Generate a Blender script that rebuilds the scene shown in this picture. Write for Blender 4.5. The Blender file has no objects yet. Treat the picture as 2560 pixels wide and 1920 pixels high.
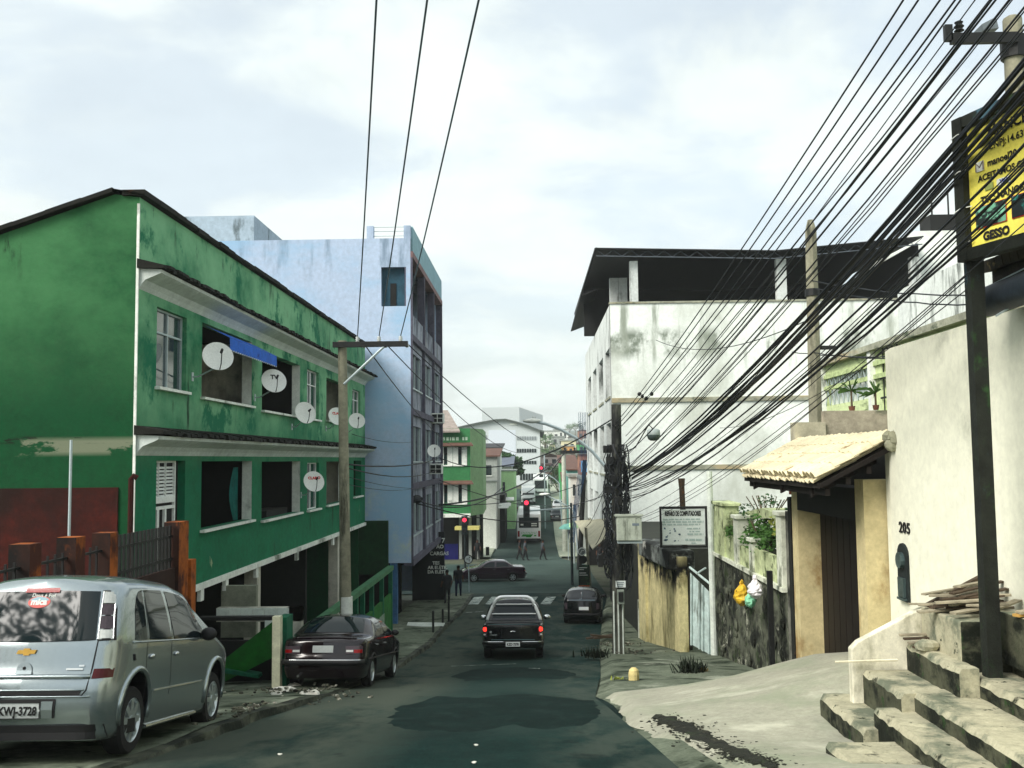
import bpy, bmesh, math, random
from mathutils import Vector, Matrix
random.seed(7)
SC = bpy.context.scene
COL = SC.collection
R = math.radians
# ---------------------------------------------------------------- camera
F, HX, HY, ROLL = 2500.0, 1340.0, 1147.0, R(.6)       # lens in photo pixels (2560 wide), vanishing point of the street
def _rot(x, y, t):
    x -= 1280; y -= 960
    return 1280+x*math.cos(t)-y*math.sin(t), 960+x*math.sin(t)+y*math.cos(t)
_hx, _hy = _rot(HX, HY, ROLL)
PITCH = math.atan((_hy-960)/F); YAW = math.atan((_hx-1280)*math.cos(PITCH)/F)
cam = bpy.data.cameras.new('Camera'); camo = bpy.data.objects.new('Camera', cam); COL.objects.link(camo)
cam.sensor_width = 36; cam.lens = 36*F/2560; cam.clip_start = .05; cam.clip_end = 9000
_h = Vector((-math.sin(YAW), math.cos(YAW), 0)); _r = Vector((math.cos(YAW), math.sin(YAW), 0))
FW = _h*math.cos(PITCH)+Vector((0, 0, math.sin(PITCH))); UP = -_h*math.sin(PITCH)+Vector((0, 0, math.cos(PITCH)))
_cr = _r*math.cos(ROLL)-UP*math.sin(ROLL); _cu = UP*math.cos(ROLL)+_r*math.sin(ROLL)
_m = Matrix((_cr, _cu, -FW)).transposed().to_4x4()
camo.matrix_world = _m
SC.camera = camo
# ---------------------------------------------------------------- sky, sun, exposure
SUN_EL, SUN_AZ = R(41), R(231)            # azimuth clockwise from +Y (down the street): sun high behind the camera, to the left
w = bpy.data.worlds.new('World'); SC.world = w; w.use_nodes = True
nt = w.node_tree; nt.nodes.clear()
def N(nt, t, **kw):
    n = nt.nodes.new(t)
    for k, v in kw.items():
        if k.startswith('i_'):
            key = k[2:]; key = int(key) if key.isdigit() else key.replace('_', ' ')
            n.inputs[key].default_value = v
        else: setattr(n, k, v)
    return n
sky = N(nt, 'ShaderNodeTexSky', sky_type='NISHITA', sun_disc=False, sun_elevation=SUN_EL, sun_rotation=SUN_AZ, air_density=1.0, dust_density=3.5, ozone_density=.25, altitude=30)
tc = N(nt, 'ShaderNodeTexCoord'); sep = N(nt, 'ShaderNodeSeparateXYZ'); nt.links.new(tc.outputs['Generated'], sep.inputs[0])
za = N(nt, 'ShaderNodeMath', operation='MAXIMUM'); nt.links.new(sep.outputs[2], za.inputs[0]); za.inputs[1].default_value = 0
zb = N(nt, 'ShaderNodeMath', operation='ADD'); nt.links.new(za.outputs[0], zb.inputs[0]); zb.inputs[1].default_value = .22
dv = N(nt, 'ShaderNodeVectorMath', operation='DIVIDE'); nt.links.new(tc.outputs['Generated'], dv.inputs[0])
cmb = N(nt, 'ShaderNodeCombineXYZ')
for i in range(3): nt.links.new(zb.outputs[0], cmb.inputs[i])
nt.links.new(cmb.outputs[0], dv.inputs[1])
mp = N(nt, 'ShaderNodeMapping'); nt.links.new(dv.outputs[0], mp.inputs[0]); mp.inputs['Location'].default_value = (3.1, 1.7, 0); mp.inputs['Scale'].default_value = (1, 1, .9)
n1 = N(nt, 'ShaderNodeTexNoise', i_Scale=1.9, i_Detail=9.0, i_Roughness=.56, i_Distortion=.35); nt.links.new(mp.outputs[0], n1.inputs['Vector'])
r1 = N(nt, 'ShaderNodeMapRange', interpolation_type='SMOOTHSTEP'); nt.links.new(n1.outputs[0], r1.inputs[0])
for i, v in ((1, .40), (2, .60), (3, .62), (4, 1.0)): r1.inputs[i].default_value = v
n2 = N(nt, 'ShaderNodeTexNoise', i_Scale=2.6, i_Detail=7.0, i_Roughness=.6); nt.links.new(mp.outputs[0], n2.inputs['Vector'])
r2 = N(nt, 'ShaderNodeMapRange'); nt.links.new(n2.outputs[0], r2.inputs[0])
for i, v in ((1, .3), (2, .7), (3, .90), (4, 1.04)): r2.inputs[i].default_value = v
cc = N(nt, 'ShaderNodeVectorMath', operation='SCALE'); cc.inputs[0].default_value = (.735, .795, .775); nt.links.new(r2.outputs[0], cc.inputs['Scale'])
bg1 = N(nt, 'ShaderNodeBackground', i_Strength=.14); nt.links.new(sky.outputs[0], bg1.inputs[0])
bg2 = N(nt, 'ShaderNodeBackground', i_Strength=.84); nt.links.new(cc.outputs[0], bg2.inputs[0])
mx = N(nt, 'ShaderNodeMixShader'); nt.links.new(r1.outputs[0], mx.inputs[0]); nt.links.new(bg1.outputs[0], mx.inputs[1]); nt.links.new(bg2.outputs[0], mx.inputs[2])
ow = N(nt, 'ShaderNodeOutputWorld'); nt.links.new(mx.outputs[0], ow.inputs[0])
sl = bpy.data.lights.new('Sun', 'SUN'); sl.energy = 2.6; sl.angle = R(28); sl.color = (1, .96, .9)
so = bpy.data.objects.new('Sun', sl); COL.objects.link(so)
_sd = Vector((math.sin(SUN_AZ)*math.cos(SUN_EL), math.cos(SUN_AZ)*math.cos(SUN_EL), math.sin(SUN_EL)))
so.rotation_euler = _sd.to_track_quat('Z', 'Y').to_euler(); so.location = (0, -20, 40)
SC.view_settings.view_transform = 'Standard'; SC.view_settings.look = 'None'
SC.view_settings.exposure = 0.72; SC.view_settings.gamma = 1.0; SC.view_settings.use_curve_mapping = False
SC.render.engine = 'CYCLES'
SC.cycles.volume_bounces = 1; SC.cycles.max_bounces = 5; SC.cycles.diffuse_bounces = 2; SC.cycles.glossy_bounces = 3; SC.cycles.use_denoising = True
# ---------------------------------------------------------------- survey helpers: photo pixel -> point in the street
def ray(px, py):
    px, py = _rot(px, py, ROLL)
    return FW+_r*((px-1280)/F)-UP*((py-960)/F)
def atY(px, py, Y): d = ray(px, py); return d*(Y/d.y)
def atX(px, py, X): d = ray(px, py); return d*(X/d.x)
def atZ(px, py, Z): d = ray(px, py); return d*(Z/d.z)
PR = [(-30, 3.2), (-14, .74), (0, -1.4), (9.3, -2.82), (18.6, -4.25), (28, -5.6), (35, -6.4), (42, -6.85), (49, -7.2), (62, -7.75), (84, -8.4), (105, -8.8), (113, -8.6), (128, -7.3), (145, -5.4), (186, -2.2), (256, -1.0), (350, .5), (465, 5), (700, 15), (1050, 26), (1800, 32), (4000, 34)]
def lin(T, y):
    if y <= T[0][0]: return T[0][1]
    for (a, b), (c, d) in zip(T, T[1:]):
        if y <= c: return b+(d-b)*(y-a)/(c-a)
    return T[-1][1]
def zr(y):      # smoothed road profile
    k = .8 if y < 60 else 3
    return (lin(PR, y-k)+2*lin(PR, y)+lin(PR, y+k))/4
def gnd(px, py):
    d = ray(px, py); Y = 2.5
    while Y < 400:
        if d.z*Y/d.y <= zr(Y): return d*(Y/d.y)
        Y += .03 if Y < 60 else .2
# ---------------------------------------------------------------- objects
WM = {}
def tag(o, label=None, cat=None, group=None, kind=None):
    if label: o['label'] = label
    if cat: o['category'] = cat
    if group: o['group'] = group
    if kind: o['kind'] = kind
    return o
def thing(name, label, cat, loc=(0, 0, 0), rot=(0, 0, 0), group=None):
    o = bpy.data.objects.new(name, None); COL.objects.link(o); o.empty_display_size = .2
    o.location = loc; o.rotation_euler = rot; tag(o, label, cat, group)
    from mathutils import Euler
    WM[o] = Matrix.Translation(Vector(loc)) @ Euler(rot).to_matrix().to_4x4()
    return o
class MB:
    def __init__(s): s.v = []; s.f = []; s.m = []; s.cm = 0
    def add(s, vs, fs):
        b = len(s.v); s.v += [Vector(x) for x in vs]
        for f in fs: s.f.append([b+i for i in f]); s.m.append(s.cm)
        return s
    def quad(s, a, b, c, d): return s.add([a, b, c, d], [(0, 1, 2, 3)])
    def box(s, x0, x1, y0, y1, z0, z1):
        return s.add([(x0, y0, z0), (x1, y0, z0), (x1, y1, z0), (x0, y1, z0), (x0, y0, z1), (x1, y0, z1), (x1, y1, z1), (x0, y1, z1)],
                     [(3, 2, 1, 0), (4, 5, 6, 7), (0, 1, 5, 4), (1, 2, 6, 5), (2, 3, 7, 6), (3, 0, 4, 7)])
    def hexa(s, P): return s.add(P, [(3, 2, 1, 0), (4, 5, 6, 7), (0, 1, 5, 4), (1, 2, 6, 5), (2, 3, 7, 6), (3, 0, 4, 7)])
    def prism(s, poly, off):      # polygon of 3D points, extruded by off
        n = len(poly); off = Vector(off); P = [Vector(p) for p in poly]
        fs = [tuple(range(n)), tuple(range(2*n-1, n-1, -1))]
        fs += [(i, i+n, (i+1) % n+n, (i+1) % n) for i in range(n)]
        return s.add(P+[p+off for p in P], fs)
    def cyl(s, a, b, r0, r1=None, n=8, cap=True):
        a = Vector(a); b = Vector(b); r1 = r0 if r1 is None else r1
        d = (b-a).normalized(); u = d.orthogonal().normalized(); w_ = d.cross(u)
        vs = []
        for c, r in ((a, r0), (b, r1)):
            for i in range(n):
                t = 2*math.pi*i/n; vs.append(c+u*(r*math.cos(t))+w_*(r*math.sin(t)))
        fs = [(i, (i+1) % n, n+(i+1) % n, n+i) for i in range(n)]
        if cap: fs += [tuple(range(n-1, -1, -1)), tuple(range(n, 2*n))]
        return s.add(vs, fs)
    def tube(s, pts, r, n=5):
        P = [Vector(p) for p in pts]; vs = []; u = None
        for i, p in enumerate(P):
            d = (P[min(i+1, len(P)-1)]-P[max(i-1, 0)]).normalized()
            u = (d.orthogonal() if u is None else (u-d*u.dot(d))).normalized(); w_ = d.cross(u)
            rr = r[i] if isinstance(r, (list, tuple)) else r
            for k in range(n):
                t = 2*math.pi*k/n; vs.append(p+u*(rr*math.cos(t))+w_*(rr*math.sin(t)))
        fs = []
        for i in range(len(P)-1):
            for k in range(n): fs.append((i*n+k, i*n+(k+1) % n, (i+1)*n+(k+1) % n, (i+1)*n+k))
        fs += [tuple(range(n-1, -1, -1)), tuple(range((len(P)-1)*n, len(P)*n))]
        return s.add(vs, fs)
    def lathe(s, prof, c=(0, 0, 0), axis='Z', n=16):    # prof [(r,h)]
        vs = []; c = Vector(c)
        for r, h in prof:
            for k in range(n):
                t = 2*math.pi*k/n; a, b = r*math.cos(t), r*math.sin(t)
                vs.append(c+Vector({'Z': (a, b, h), 'X': (h, a, b), 'Y': (a, h, b)}[axis]))
        fs = []
        for i in range(len(prof)-1):
            for k in range(n): fs.append((i*n+k, i*n+(k+1) % n, (i+1)*n+(k+1) % n, (i+1)*n+k))
        return s.add(vs, fs)
    def ball(s, c, rx, ry=None, rz=None, n=10, m=7, jit=0, rnd=random):
        ry = ry or rx; rz = rz or rx; c = Vector(c); vs = []
        for i in range(m+1):
            a = math.pi*i/m
            for k in range(n):
                t = 2*math.pi*k/n; j = 1+(rnd.uniform(-jit, jit) if jit else 0)
                vs.append(c+Vector((rx*math.sin(a)*math.cos(t)*j, ry*math.sin(a)*math.sin(t)*j, rz*math.cos(a)*j)))
        fs = []
        for i in range(m):
            for k in range(n): fs.append((i*n+k, (i+1)*n+k, (i+1)*n+(k+1) % n, i*n+(k+1) % n))
        return s.add(vs, fs)
    def grid(s, fn, nu, nv):
        vs = [fn(i/nu, j/nv) for j in range(nv+1) for i in range(nu+1)]
        fs = [(j*(nu+1)+i, j*(nu+1)+i+1, (j+1)*(nu+1)+i+1, (j+1)*(nu+1)+i) for j in range(nv) for i in range(nu)]
        return s.add(vs, fs)
    def text(s, body, size, M, align='CENTER', ext=0.0, bold=0.0, sx=1.0, space=1.0):
        cu = bpy.data.curves.new('t', 'FONT'); cu.body = body; cu.size = size; cu.align_x = align; cu.align_y = 'CENTER'; cu.extrude = ext; cu.offset = bold; cu.resolution_u = 3; cu.space_character = space
        o = bpy.data.objects.new('t', cu); COL.objects.link(o); bpy.context.view_layer.update()
        me = bpy.data.meshes.new_from_object(o)
        fn = M if callable(M) else (lambda v: M @ v)
        s.add([fn(Vector((v.co.x*sx, v.co.y, v.co.z))) for v in me.vertices], [tuple(p.vertices) for p in me.polygons])
        bpy.data.objects.remove(o); bpy.data.meshes.remove(me); bpy.data.curves.remove(cu)
        return s
    def build(s, name, mats, parent=None, smooth=False, world=True, bevel=0, auto=None):
        vs = s.v
        if parent is not None and world:
            inv = WM[parent].inverted(); vs = [inv @ v for v in vs]
        me = bpy.data.meshes.new(name); me.from_pydata([tuple(v) for v in vs], [], s.f)
        for mt in (mats if isinstance(mats, (list, tuple)) else [mats]): me.materials.append(mt)
        if isinstance(mats, (list, tuple)): me.polygons.foreach_set('material_index', s.m)
        if smooth: me.polygons.foreach_set('use_smooth', [True]*len(me.polygons))
        me.update()
        o = bpy.data.objects.new(name, me); COL.objects.link(o)
        if parent is not None: o.parent = parent; WM[o] = WM[parent]
        else: WM[o] = Matrix()
        if auto:
            try:
                bm = bmesh.new(); bm.from_mesh(me)
                for e in bm.edges:
                    if len(e.link_faces) == 2 and e.calc_face_angle(0) > R(auto): e.smooth = False
                bm.to_mesh(me); bm.free()
            except Exception: pass
        if bevel:
            b = o.modifiers.new('Bevel', 'BEVEL'); b.width = bevel; b.segments = 2; b.limit_method = 'ANGLE'
        return o
def dup(o, parent=None, off=None):
    c = o.copy(); COL.objects.link(c)
    if parent is not None: c.parent = parent
    return c
def struct(mb, name, m, **k): o = mb.build(name, m, **k); o['kind'] = 'structure'; return o
def single(mb, name, m, label, cat, group=None, base=None, **k):
    # one-mesh thing with its origin at its base
    xs = [v.x for v in mb.v]; ys = [v.y for v in mb.v]; zs = [v.z for v in mb.v]
    c = Vector(base) if base else Vector(((min(xs)+max(xs))/2, (min(ys)+max(ys))/2, min(zs)))
    mb.v = [v-c for v in mb.v]; o = mb.build(name, m, **k); o.location = c; WM[o] = Matrix.Translation(c)
    return tag(o, label, cat, group)
# ---------------------------------------------------------------- materials
def C(r, g, b, k=1.0):
    f = lambda c: (c/255/12.92 if c/255 <= .04045 else ((c/255+.055)/1.055)**2.4)*k
    return (min(f(r), .95), min(f(g), .95), min(f(b), .95))
MATS = {}
def mat(name, col, rough=.85, var=.18, vs=1.2, bump=.15, bs=30, spec=.3, metal=0, coat=0, patches=(), emit=0, fine=.06):
    """col: linear colour; patches: (colour, scale xyz, threshold, softness[, (z0,z1)[,(axis range fn)]])"""
    if name in MATS: return MATS[name]
    m = bpy.data.materials.new(name); m.use_nodes = True; nt = m.node_tree; L = nt.links.new
    b = nt.nodes['Principled BSDF']; b.inputs['Roughness'].default_value = rough; b.inputs['Metallic'].default_value = metal
    b.inputs['Specular IOR Level'].default_value = spec; b.inputs['Coat Weight'].default_value = coat; b.inputs['Coat Roughness'].default_value = .06
    g = N(nt, 'ShaderNodeNewGeometry'); pos = g.outputs['Position']
    last = None
    rgb = N(nt, 'ShaderNodeRGB'); rgb.outputs[0].default_value = (*col, 1); last = rgb.outputs[0]
    if var or fine:
        n = N(nt, 'ShaderNodeTexNoise', i_Scale=vs, i_Detail=7.0, i_Roughness=.62); L(pos, n.inputs['Vector'])
        mr = N(nt, 'ShaderNodeMapRange'); L(n.outputs[0], mr.inputs[0])
        for i, v in ((1, .25), (2, .75), (3, 1-var), (4, 1+var)): mr.inputs[i].default_value = v
        nf = N(nt, 'ShaderNodeTexNoise', i_Scale=bs*.9, i_Detail=4.0, i_Roughness=.7); L(pos, nf.inputs['Vector'])
        mf = N(nt, 'ShaderNodeMapRange'); L(nf.outputs[0], mf.inputs[0])
        for i, v in ((1, .25), (2, .75), (3, 1-fine*2), (4, 1+fine*2)): mf.inputs[i].default_value = v
        mm = N(nt, 'ShaderNodeMath', operation='MULTIPLY'); L(mr.outputs[0], mm.inputs[0]); L(mf.outputs[0], mm.inputs[1])
        if bump and var > .04:
            nm = N(nt, 'ShaderNodeTexNoise', i_Scale=5.5, i_Detail=5.0, i_Roughness=.7); L(pos, nm.inputs['Vector'])
            mq = N(nt, 'ShaderNodeMapRange'); L(nm.outputs[0], mq.inputs[0]); am = min(.28, .06+var*.6)
            for i, v in ((1, .3), (2, .7), (3, 1-am), (4, 1+am)): mq.inputs[i].default_value = v
            m3 = N(nt, 'ShaderNodeMath', operation='MULTIPLY'); L(mm.outputs[0], m3.inputs[0]); L(mq.outputs[0], m3.inputs[1]); mm = m3
        vm = N(nt, 'ShaderNodeVectorMath', operation='SCALE'); L(last, vm.inputs[0]); L(mm.outputs[0], vm.inputs['Scale']); last = vm.outputs[0]
    for k, pt in enumerate(patches):
        pc, sc, th, soft = pt[:4]; zr_ = pt[4] if len(pt) > 4 else None
        mp = N(nt, 'ShaderNodeMapping'); L(pos, mp.inputs[0]); mp.inputs['Scale'].default_value = sc; mp.inputs['Location'].default_value = (k*7.3+3, k*3.1+1, k*5.7)
        n = N(nt, 'ShaderNodeTexNoise', i_Scale=1.0, i_Detail=8.0, i_Roughness=.66); L(mp.outputs[0], n.inputs['Vector'])
        mr = N(nt, 'ShaderNodeMapRange', interpolation_type='SMOOTHSTEP'); L(n.outputs[0], mr.inputs[0])
        for i, v in ((1, th-soft), (2, th+soft), (3, 0), (4, pt[5] if len(pt) > 5 else 1)): mr.inputs[i].default_value = v
        fac = mr.outputs[0]
        if zr_:
            ax, c0, hw, sf = zr_      # band on an axis: centre, half width, softness
            sp = N(nt, 'ShaderNodeSeparateXYZ'); L(pos, sp.inputs[0])
            su = N(nt, 'ShaderNodeMath', operation='SUBTRACT'); L(sp.outputs[ax], su.inputs[0]); su.inputs[1].default_value = c0
            ab = N(nt, 'ShaderNodeMath', operation='ABSOLUTE'); L(su.outputs[0], ab.inputs[0])
            rg = N(nt, 'ShaderNodeMapRange'); L(ab.outputs[0], rg.inputs[0])
            for i, v in ((1, hw), (2, hw+sf), (3, 1), (4, 0)): rg.inputs[i].default_value = v
            # the band's edge is broken by the noise itself
            ad = N(nt, 'ShaderNodeMath', operation='MULTIPLY'); L(rg.outputs[0], ad.inputs[0]); L(fac, ad.inputs[1]); fac = ad.outputs[0]
        mix = N(nt, 'ShaderNodeMix', data_type='RGBA'); L(fac, mix.inputs[0]); L(last, mix.inputs[6]); mix.inputs[7].default_value = (*pc, 1); last = mix.outputs[2]
    L(last, b.inputs['Base Color'])
    if bump:
        nb = N(nt, 'ShaderNodeTexNoise', i_Scale=bs, i_Detail=6.0, i_Roughness=.65); L(pos, nb.inputs['Vector'])
        bp = N(nt, 'ShaderNodeBump', i_Strength=bump, i_Distance=.02); L(nb.outputs[0], bp.inputs['Height']); L(bp.outputs[0], b.inputs['Normal'])
    if emit:
        b.inputs['Emission Color'].default_value = (*col, 1); b.inputs['Emission Strength'].default_value = emit
    MATS[name] = m
    return m
def facade(mb, org, udir, ndir, u0, u1, z0, z1, holes, depth=.25):
    """wall sheet in the plane org + u*udir + z, with real openings and reveals of the given depth behind it (ndir points out)"""
    org = Vector(org); U = Vector(udir); Nn = Vector(ndir)
    P = lambda u, z, d=0: org+U*u+Vector((0, 0, z))-Nn*d
    us = sorted({u0, u1, *[h[0] for h in holes], *[h[1] for h in holes]}); zs = sorted({z0, z1, *[h[2] for h in holes], *[h[3] for h in holes]})
    for a, b in zip(us, us[1:]):
        for c, d in zip(zs, zs[1:]):
            mu, mz = (a+b)/2, (c+d)/2
            if any(h[0] < mu < h[1] and h[2] < mz < h[3] for h in holes): continue
            mb.quad(P(a, c), P(b, c), P(b, d), P(a, d))
    for (a, b, c, d) in holes:
        mb.quad(P(a, c), P(a, c, depth), P(b, c, depth), P(b, c)); mb.quad(P(a, d), P(b, d), P(b, d, depth), P(a, d, depth))
        mb.quad(P(a, c), P(a, d), P(a, d, depth), P(a, c, depth)); mb.quad(P(b, c), P(b, c, depth), P(b, d, depth), P(b, d))
    return mb
def leaves(mb, c, rx, ry, rz, n, size, rnd, shell=.35):
    c = Vector(c)
    for _ in range(n):
        while 1:
            v = Vector((rnd.uniform(-1, 1), rnd.uniform(-1, 1), rnd.uniform(-1, 1)))
            if shell < v.length < 1: break
        p = c+Vector((v.x*rx, v.y*ry, v.z*rz)); s_ = size*rnd.uniform(.6, 1.3)
        a = Vector((rnd.gauss(0, 1), rnd.gauss(0, 1), rnd.gauss(0, .6))).normalized(); b = a.orthogonal().normalized(); b = (b+a.cross(b)*rnd.uniform(-1, 1)).normalized()
        mb.add([p-a*s_*.5, p+b*s_*.28, p+a*s_*.6, p-b*s_*.28], [(0, 1, 2, 3)])
HAZE = 0.0004
# ================================================================ GROUND
m_ground = mat('ground_dirt', C(95, 100, 84, .8), var=.35, vs=.5, bs=12, bump=.4, patches=[(C(50, 62, 40), (.3, .3, .3), .55, .08)])
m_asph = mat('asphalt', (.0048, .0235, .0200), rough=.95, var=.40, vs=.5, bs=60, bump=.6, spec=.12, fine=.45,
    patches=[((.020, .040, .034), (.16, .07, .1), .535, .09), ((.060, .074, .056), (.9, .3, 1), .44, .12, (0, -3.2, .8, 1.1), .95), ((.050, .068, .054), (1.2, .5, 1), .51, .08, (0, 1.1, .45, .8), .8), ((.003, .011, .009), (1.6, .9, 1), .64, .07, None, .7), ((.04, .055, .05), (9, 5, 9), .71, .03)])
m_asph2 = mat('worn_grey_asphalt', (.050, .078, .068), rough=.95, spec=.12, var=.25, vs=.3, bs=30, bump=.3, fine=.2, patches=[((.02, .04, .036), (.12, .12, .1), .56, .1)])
m_patch = mat('fresh_asphalt', (.0034, .0140, .0118), spec=.1, rough=.9, var=.35, vs=2, bs=60, bump=.4, fine=.3, patches=[((.008, .022, .019), (2.2, 1.4, 2), .58, .07)])
m_pave = mat('worn_concrete_pavement', C(100, 108, 92), rough=.97, spec=.12, var=.32, vs=.9, bs=25, bump=.4, fine=.13,
    patches=[(C(38, 48, 36), (.9, .9, .9), .56, .08), (C(20, 26, 18), (3, 3, 3), .66, .05), (C(150, 155, 138), (.6, .5, .6), .62, .06)])
m_apron = mat('pale_concrete', C(203, 202, 180, .56), rough=.95, var=.14, vs=.8, bs=22, bump=.3, fine=.07,
    patches=[(C(138, 146, 122), (.7, .7, .7), .57, .12, None, .8), (C(60, 66, 48), (14, 14, 14), .74, .02), (C(222, 222, 200), (.9, .9, .9), .64, .10, None, .5)])
m_kerb = mat('mossy_kerb', C(72, 76, 62), var=.5, vs=2.5, bs=20, bump=.6, patches=[(C(18, 26, 14), (1.6, 1.6, 3), .5, .1)])
m_white_paint = mat('worn_road_paint', C(190, 200, 190), rough=.8, var=.25, vs=3, patches=[((.02, .045, .04), (3, 3, 3), .52, .08)])
LE = [(-30, -4.0), (11, -3.95), (13, -3.85), (19, -3.66), (25, -3.6), (40, -3.72), (48, -3.5), (57, -3.6), (80, -3.6), (86, -4.0), (186, -4.4), (256, -4.4)]
RE = [(-30, 1.5), (9.6, 1.3), (14, 1.1), (17.4, .95), (23, 1.4), (35, 2.1), (47, 3.0), (52, 3.5), (56, 3.8), (79, 3.8), (84, 2.2), (88, 1.9), (186, 2.2), (256, 2.2)]
le = lambda y: lin(LE, y); re_ = lambda y: lin(RE, y)
def swh(y): return lin([(-30, .03), (11, .03), (12.4, .11), (16.5, .11), (18, .03), (26, .03), (28, .13), (46, .13), (52, .06), (57, .02)], y)
# terrain: one sheet to the horizon
ys = [-30+2*i for i in range(0, 60)]+[92+6*i for i in range(30)]+[290, 330, 380, 450, 560, 700, 900, 1200, 1800, 2600, 4000]
xs = [-2500, -900, -400, -180, -90, -50, -30, -20, -12, -6, 0, 6, 12, 20, 30, 50, 90, 180, 400, 900, 2500]
mb = MB(); rnd = random.Random(3)
vs = []
for y in ys:
    for x in xs:
        far = min(1, max(0, (y-150)/300)); vs.append((x, y, zr(y)-.05+far*4*math.sin(x*.013+y*.006)))
n = len(xs)
mb.add(vs, [(j*n+i, j*n+i+1, (j+1)*n+i+1, (j+1)*n+i) for j in range(len(ys)-1) for i in range(n-1)])
struct(mb, 'ground', m_ground, smooth=True)
# road
rys = [-24+.75*i for i in range(0, 140)]+[82+3*i for i in range(0, 58)]
def wob(x, y): return .010*math.sin(x*1.7+y*.9)+.008*math.sin(x*3.1-y*1.3)+.012*math.sin(y*.45)
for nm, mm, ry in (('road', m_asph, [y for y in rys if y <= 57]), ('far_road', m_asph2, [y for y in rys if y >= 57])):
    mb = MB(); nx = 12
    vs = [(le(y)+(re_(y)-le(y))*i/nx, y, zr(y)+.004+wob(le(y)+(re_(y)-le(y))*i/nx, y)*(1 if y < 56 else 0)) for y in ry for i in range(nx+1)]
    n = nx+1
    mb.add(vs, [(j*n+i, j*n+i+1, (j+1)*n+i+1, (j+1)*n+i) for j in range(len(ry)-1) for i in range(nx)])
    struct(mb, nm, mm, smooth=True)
mb = MB()
cy = [57+1*i for i in range(24)]
vs = [(x if x > -3.6 else x, y, zr(y)+.004) for y in cy for x in (-90, -60, -40, -25, -15, -8, -3.6)]
mb.add(vs, [(j*7+i, j*7+i+1, (j+1)*7+i+1, (j+1)*7+i) for j in range(len(cy)-1) for i in range(6)])
struct(mb, 'side_road', m_asph2)
# dark repair patches in the asphalt: outlines laid on the road
def patch(pts, name, m, dz):
    P = [gnd(*q) for q in pts]
    cx = sum(p.x for p in P)/len(P); cyy = sum(p.y for p in P)/len(P)
    rings = []; k = 8
    mb = MB(); vs = []
    # resample outline
    out = []
    for a, b in zip(P, P[1:]+P[:1]):
        for t in range(4): q = a.lerp(b, t/4); out.append((q.x+rnd.uniform(-.05, .05), q.y+rnd.uniform(-.07, .07)))
    for s in range(k+1):
        for (x, y) in out:
            X, Y = cx+(x-cx)*s/k, cyy+(y-cyy)*s/k; vs.append((X, Y, zr(Y)+.004+wob(X, Y)+dz*(1-1.9*(s/k)**3)))
    n = len(out)
    mb.add(vs, [(s*n+i, s*n+(i+1) % n, (s+1)*n+(i+1) % n, (s+1)*n+i) for s in range(k) for i in range(n)])
    return struct(mb, name, m, smooth=True)
patch([(905, 1800), (960, 1758), (1060, 1736), (1190, 1741), (1310, 1729), (1450, 1737), (1540, 1746), (1555, 1790), (1520, 1822), (1400, 1836), (1290, 1822), (1150, 1846), (1010, 1840), (930, 1838)], 'asphalt_patch', m_patch, .012)
patch([(1080, 1692), (1160, 1672), (1300, 1664), (1420, 1668), (1490, 1684), (1430, 1702), (1260, 1697), (1130, 1706)], 'asphalt_patch', m_patch, .012)
# crossing stripes and road marks
for i, px in enumerate([1128, 1160, 1195, 1238, 1283, 1330, 1375]):
    a = gnd(px+3, 1493); b = gnd(px-12, 1512)
    mb = MB(); w_ = .26
    mb.add([(a.x-w_, a.y, zr(a.y)+.022), (a.x+w_, a.y, zr(a.y)+.022), (b.x+w_, b.y, zr(b.y)+.022), (b.x-w_, b.y, zr(b.y)+.022)], [(0, 1, 2, 3)])
    struct(mb, 'crossing_stripe', m_white_paint)
for (pa, pb, w_) in (((1160, 1533), (1215, 1530), .06), ((1322, 1673), (1350, 1674), .06), ((1128, 1668), (1290, 1662), .035)):
    a = gnd(*pa); b = gnd(*pb); mb = MB(); k = 6
    for s in range(k):
        p = a.lerp(b, s/k); q = a.lerp(b, (s+1)/k)
        mb.quad((p.x, p.y-w_, zr(p.y-w_)+.028), (q.x, q.y-w_, zr(q.y-w_)+.028), (q.x, q.y+w_, zr(q.y+w_)+.028), (p.x, p.y+w_, zr(p.y+w_)+.028))
    struct(mb, 'road_mark', m_white_paint)
# left pavement with kerb
mb = MB(); kb = MB(); pys = [-20+.5*i for i in range(0, 155)]
vs = []; nxp = 8
for y in pys:
    x1 = le(y)-.14; x0 = -7.0 if y < 41 else -6.3
    x0 = -11 if y < 17.4 else x0
    for i in range(nxp+1): x = x1+(x0-x1)*i/nxp; vs.append((x, y, zr(y)+swh(y)+.03*math.sin(x*1.3+y*.7)*min(1, i/2)))
mb.add(vs, [(j*9+i+1, j*9+i, (j+1)*9+i, (j+1)*9+i+1) for j in range(len(pys)-1) for i in range(nxp)])
struct(mb, 'pavement_left', m_pave, smooth=True)
vs = []
for y in pys:
    j = rnd.uniform(-.035, .035); t = rnd.uniform(-.02, .012)
    vs += [(le(y)+j+.03, y, zr(y)-.02), (le(y)+j, y, zr(y)+swh(y)+t), (le(y)-.16, y, zr(y)+swh(y)+.004+t), (le(y)-.17, y, zr(y)-.05)]
kb.add(vs, [(j*4+i+1, j*4+i, (j+1)*4+i, (j+1)*4+i+1) for j in range(len(pys)-1) for i in range(3)])
struct(kb, 'kerb_left', m_kerb)
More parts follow.
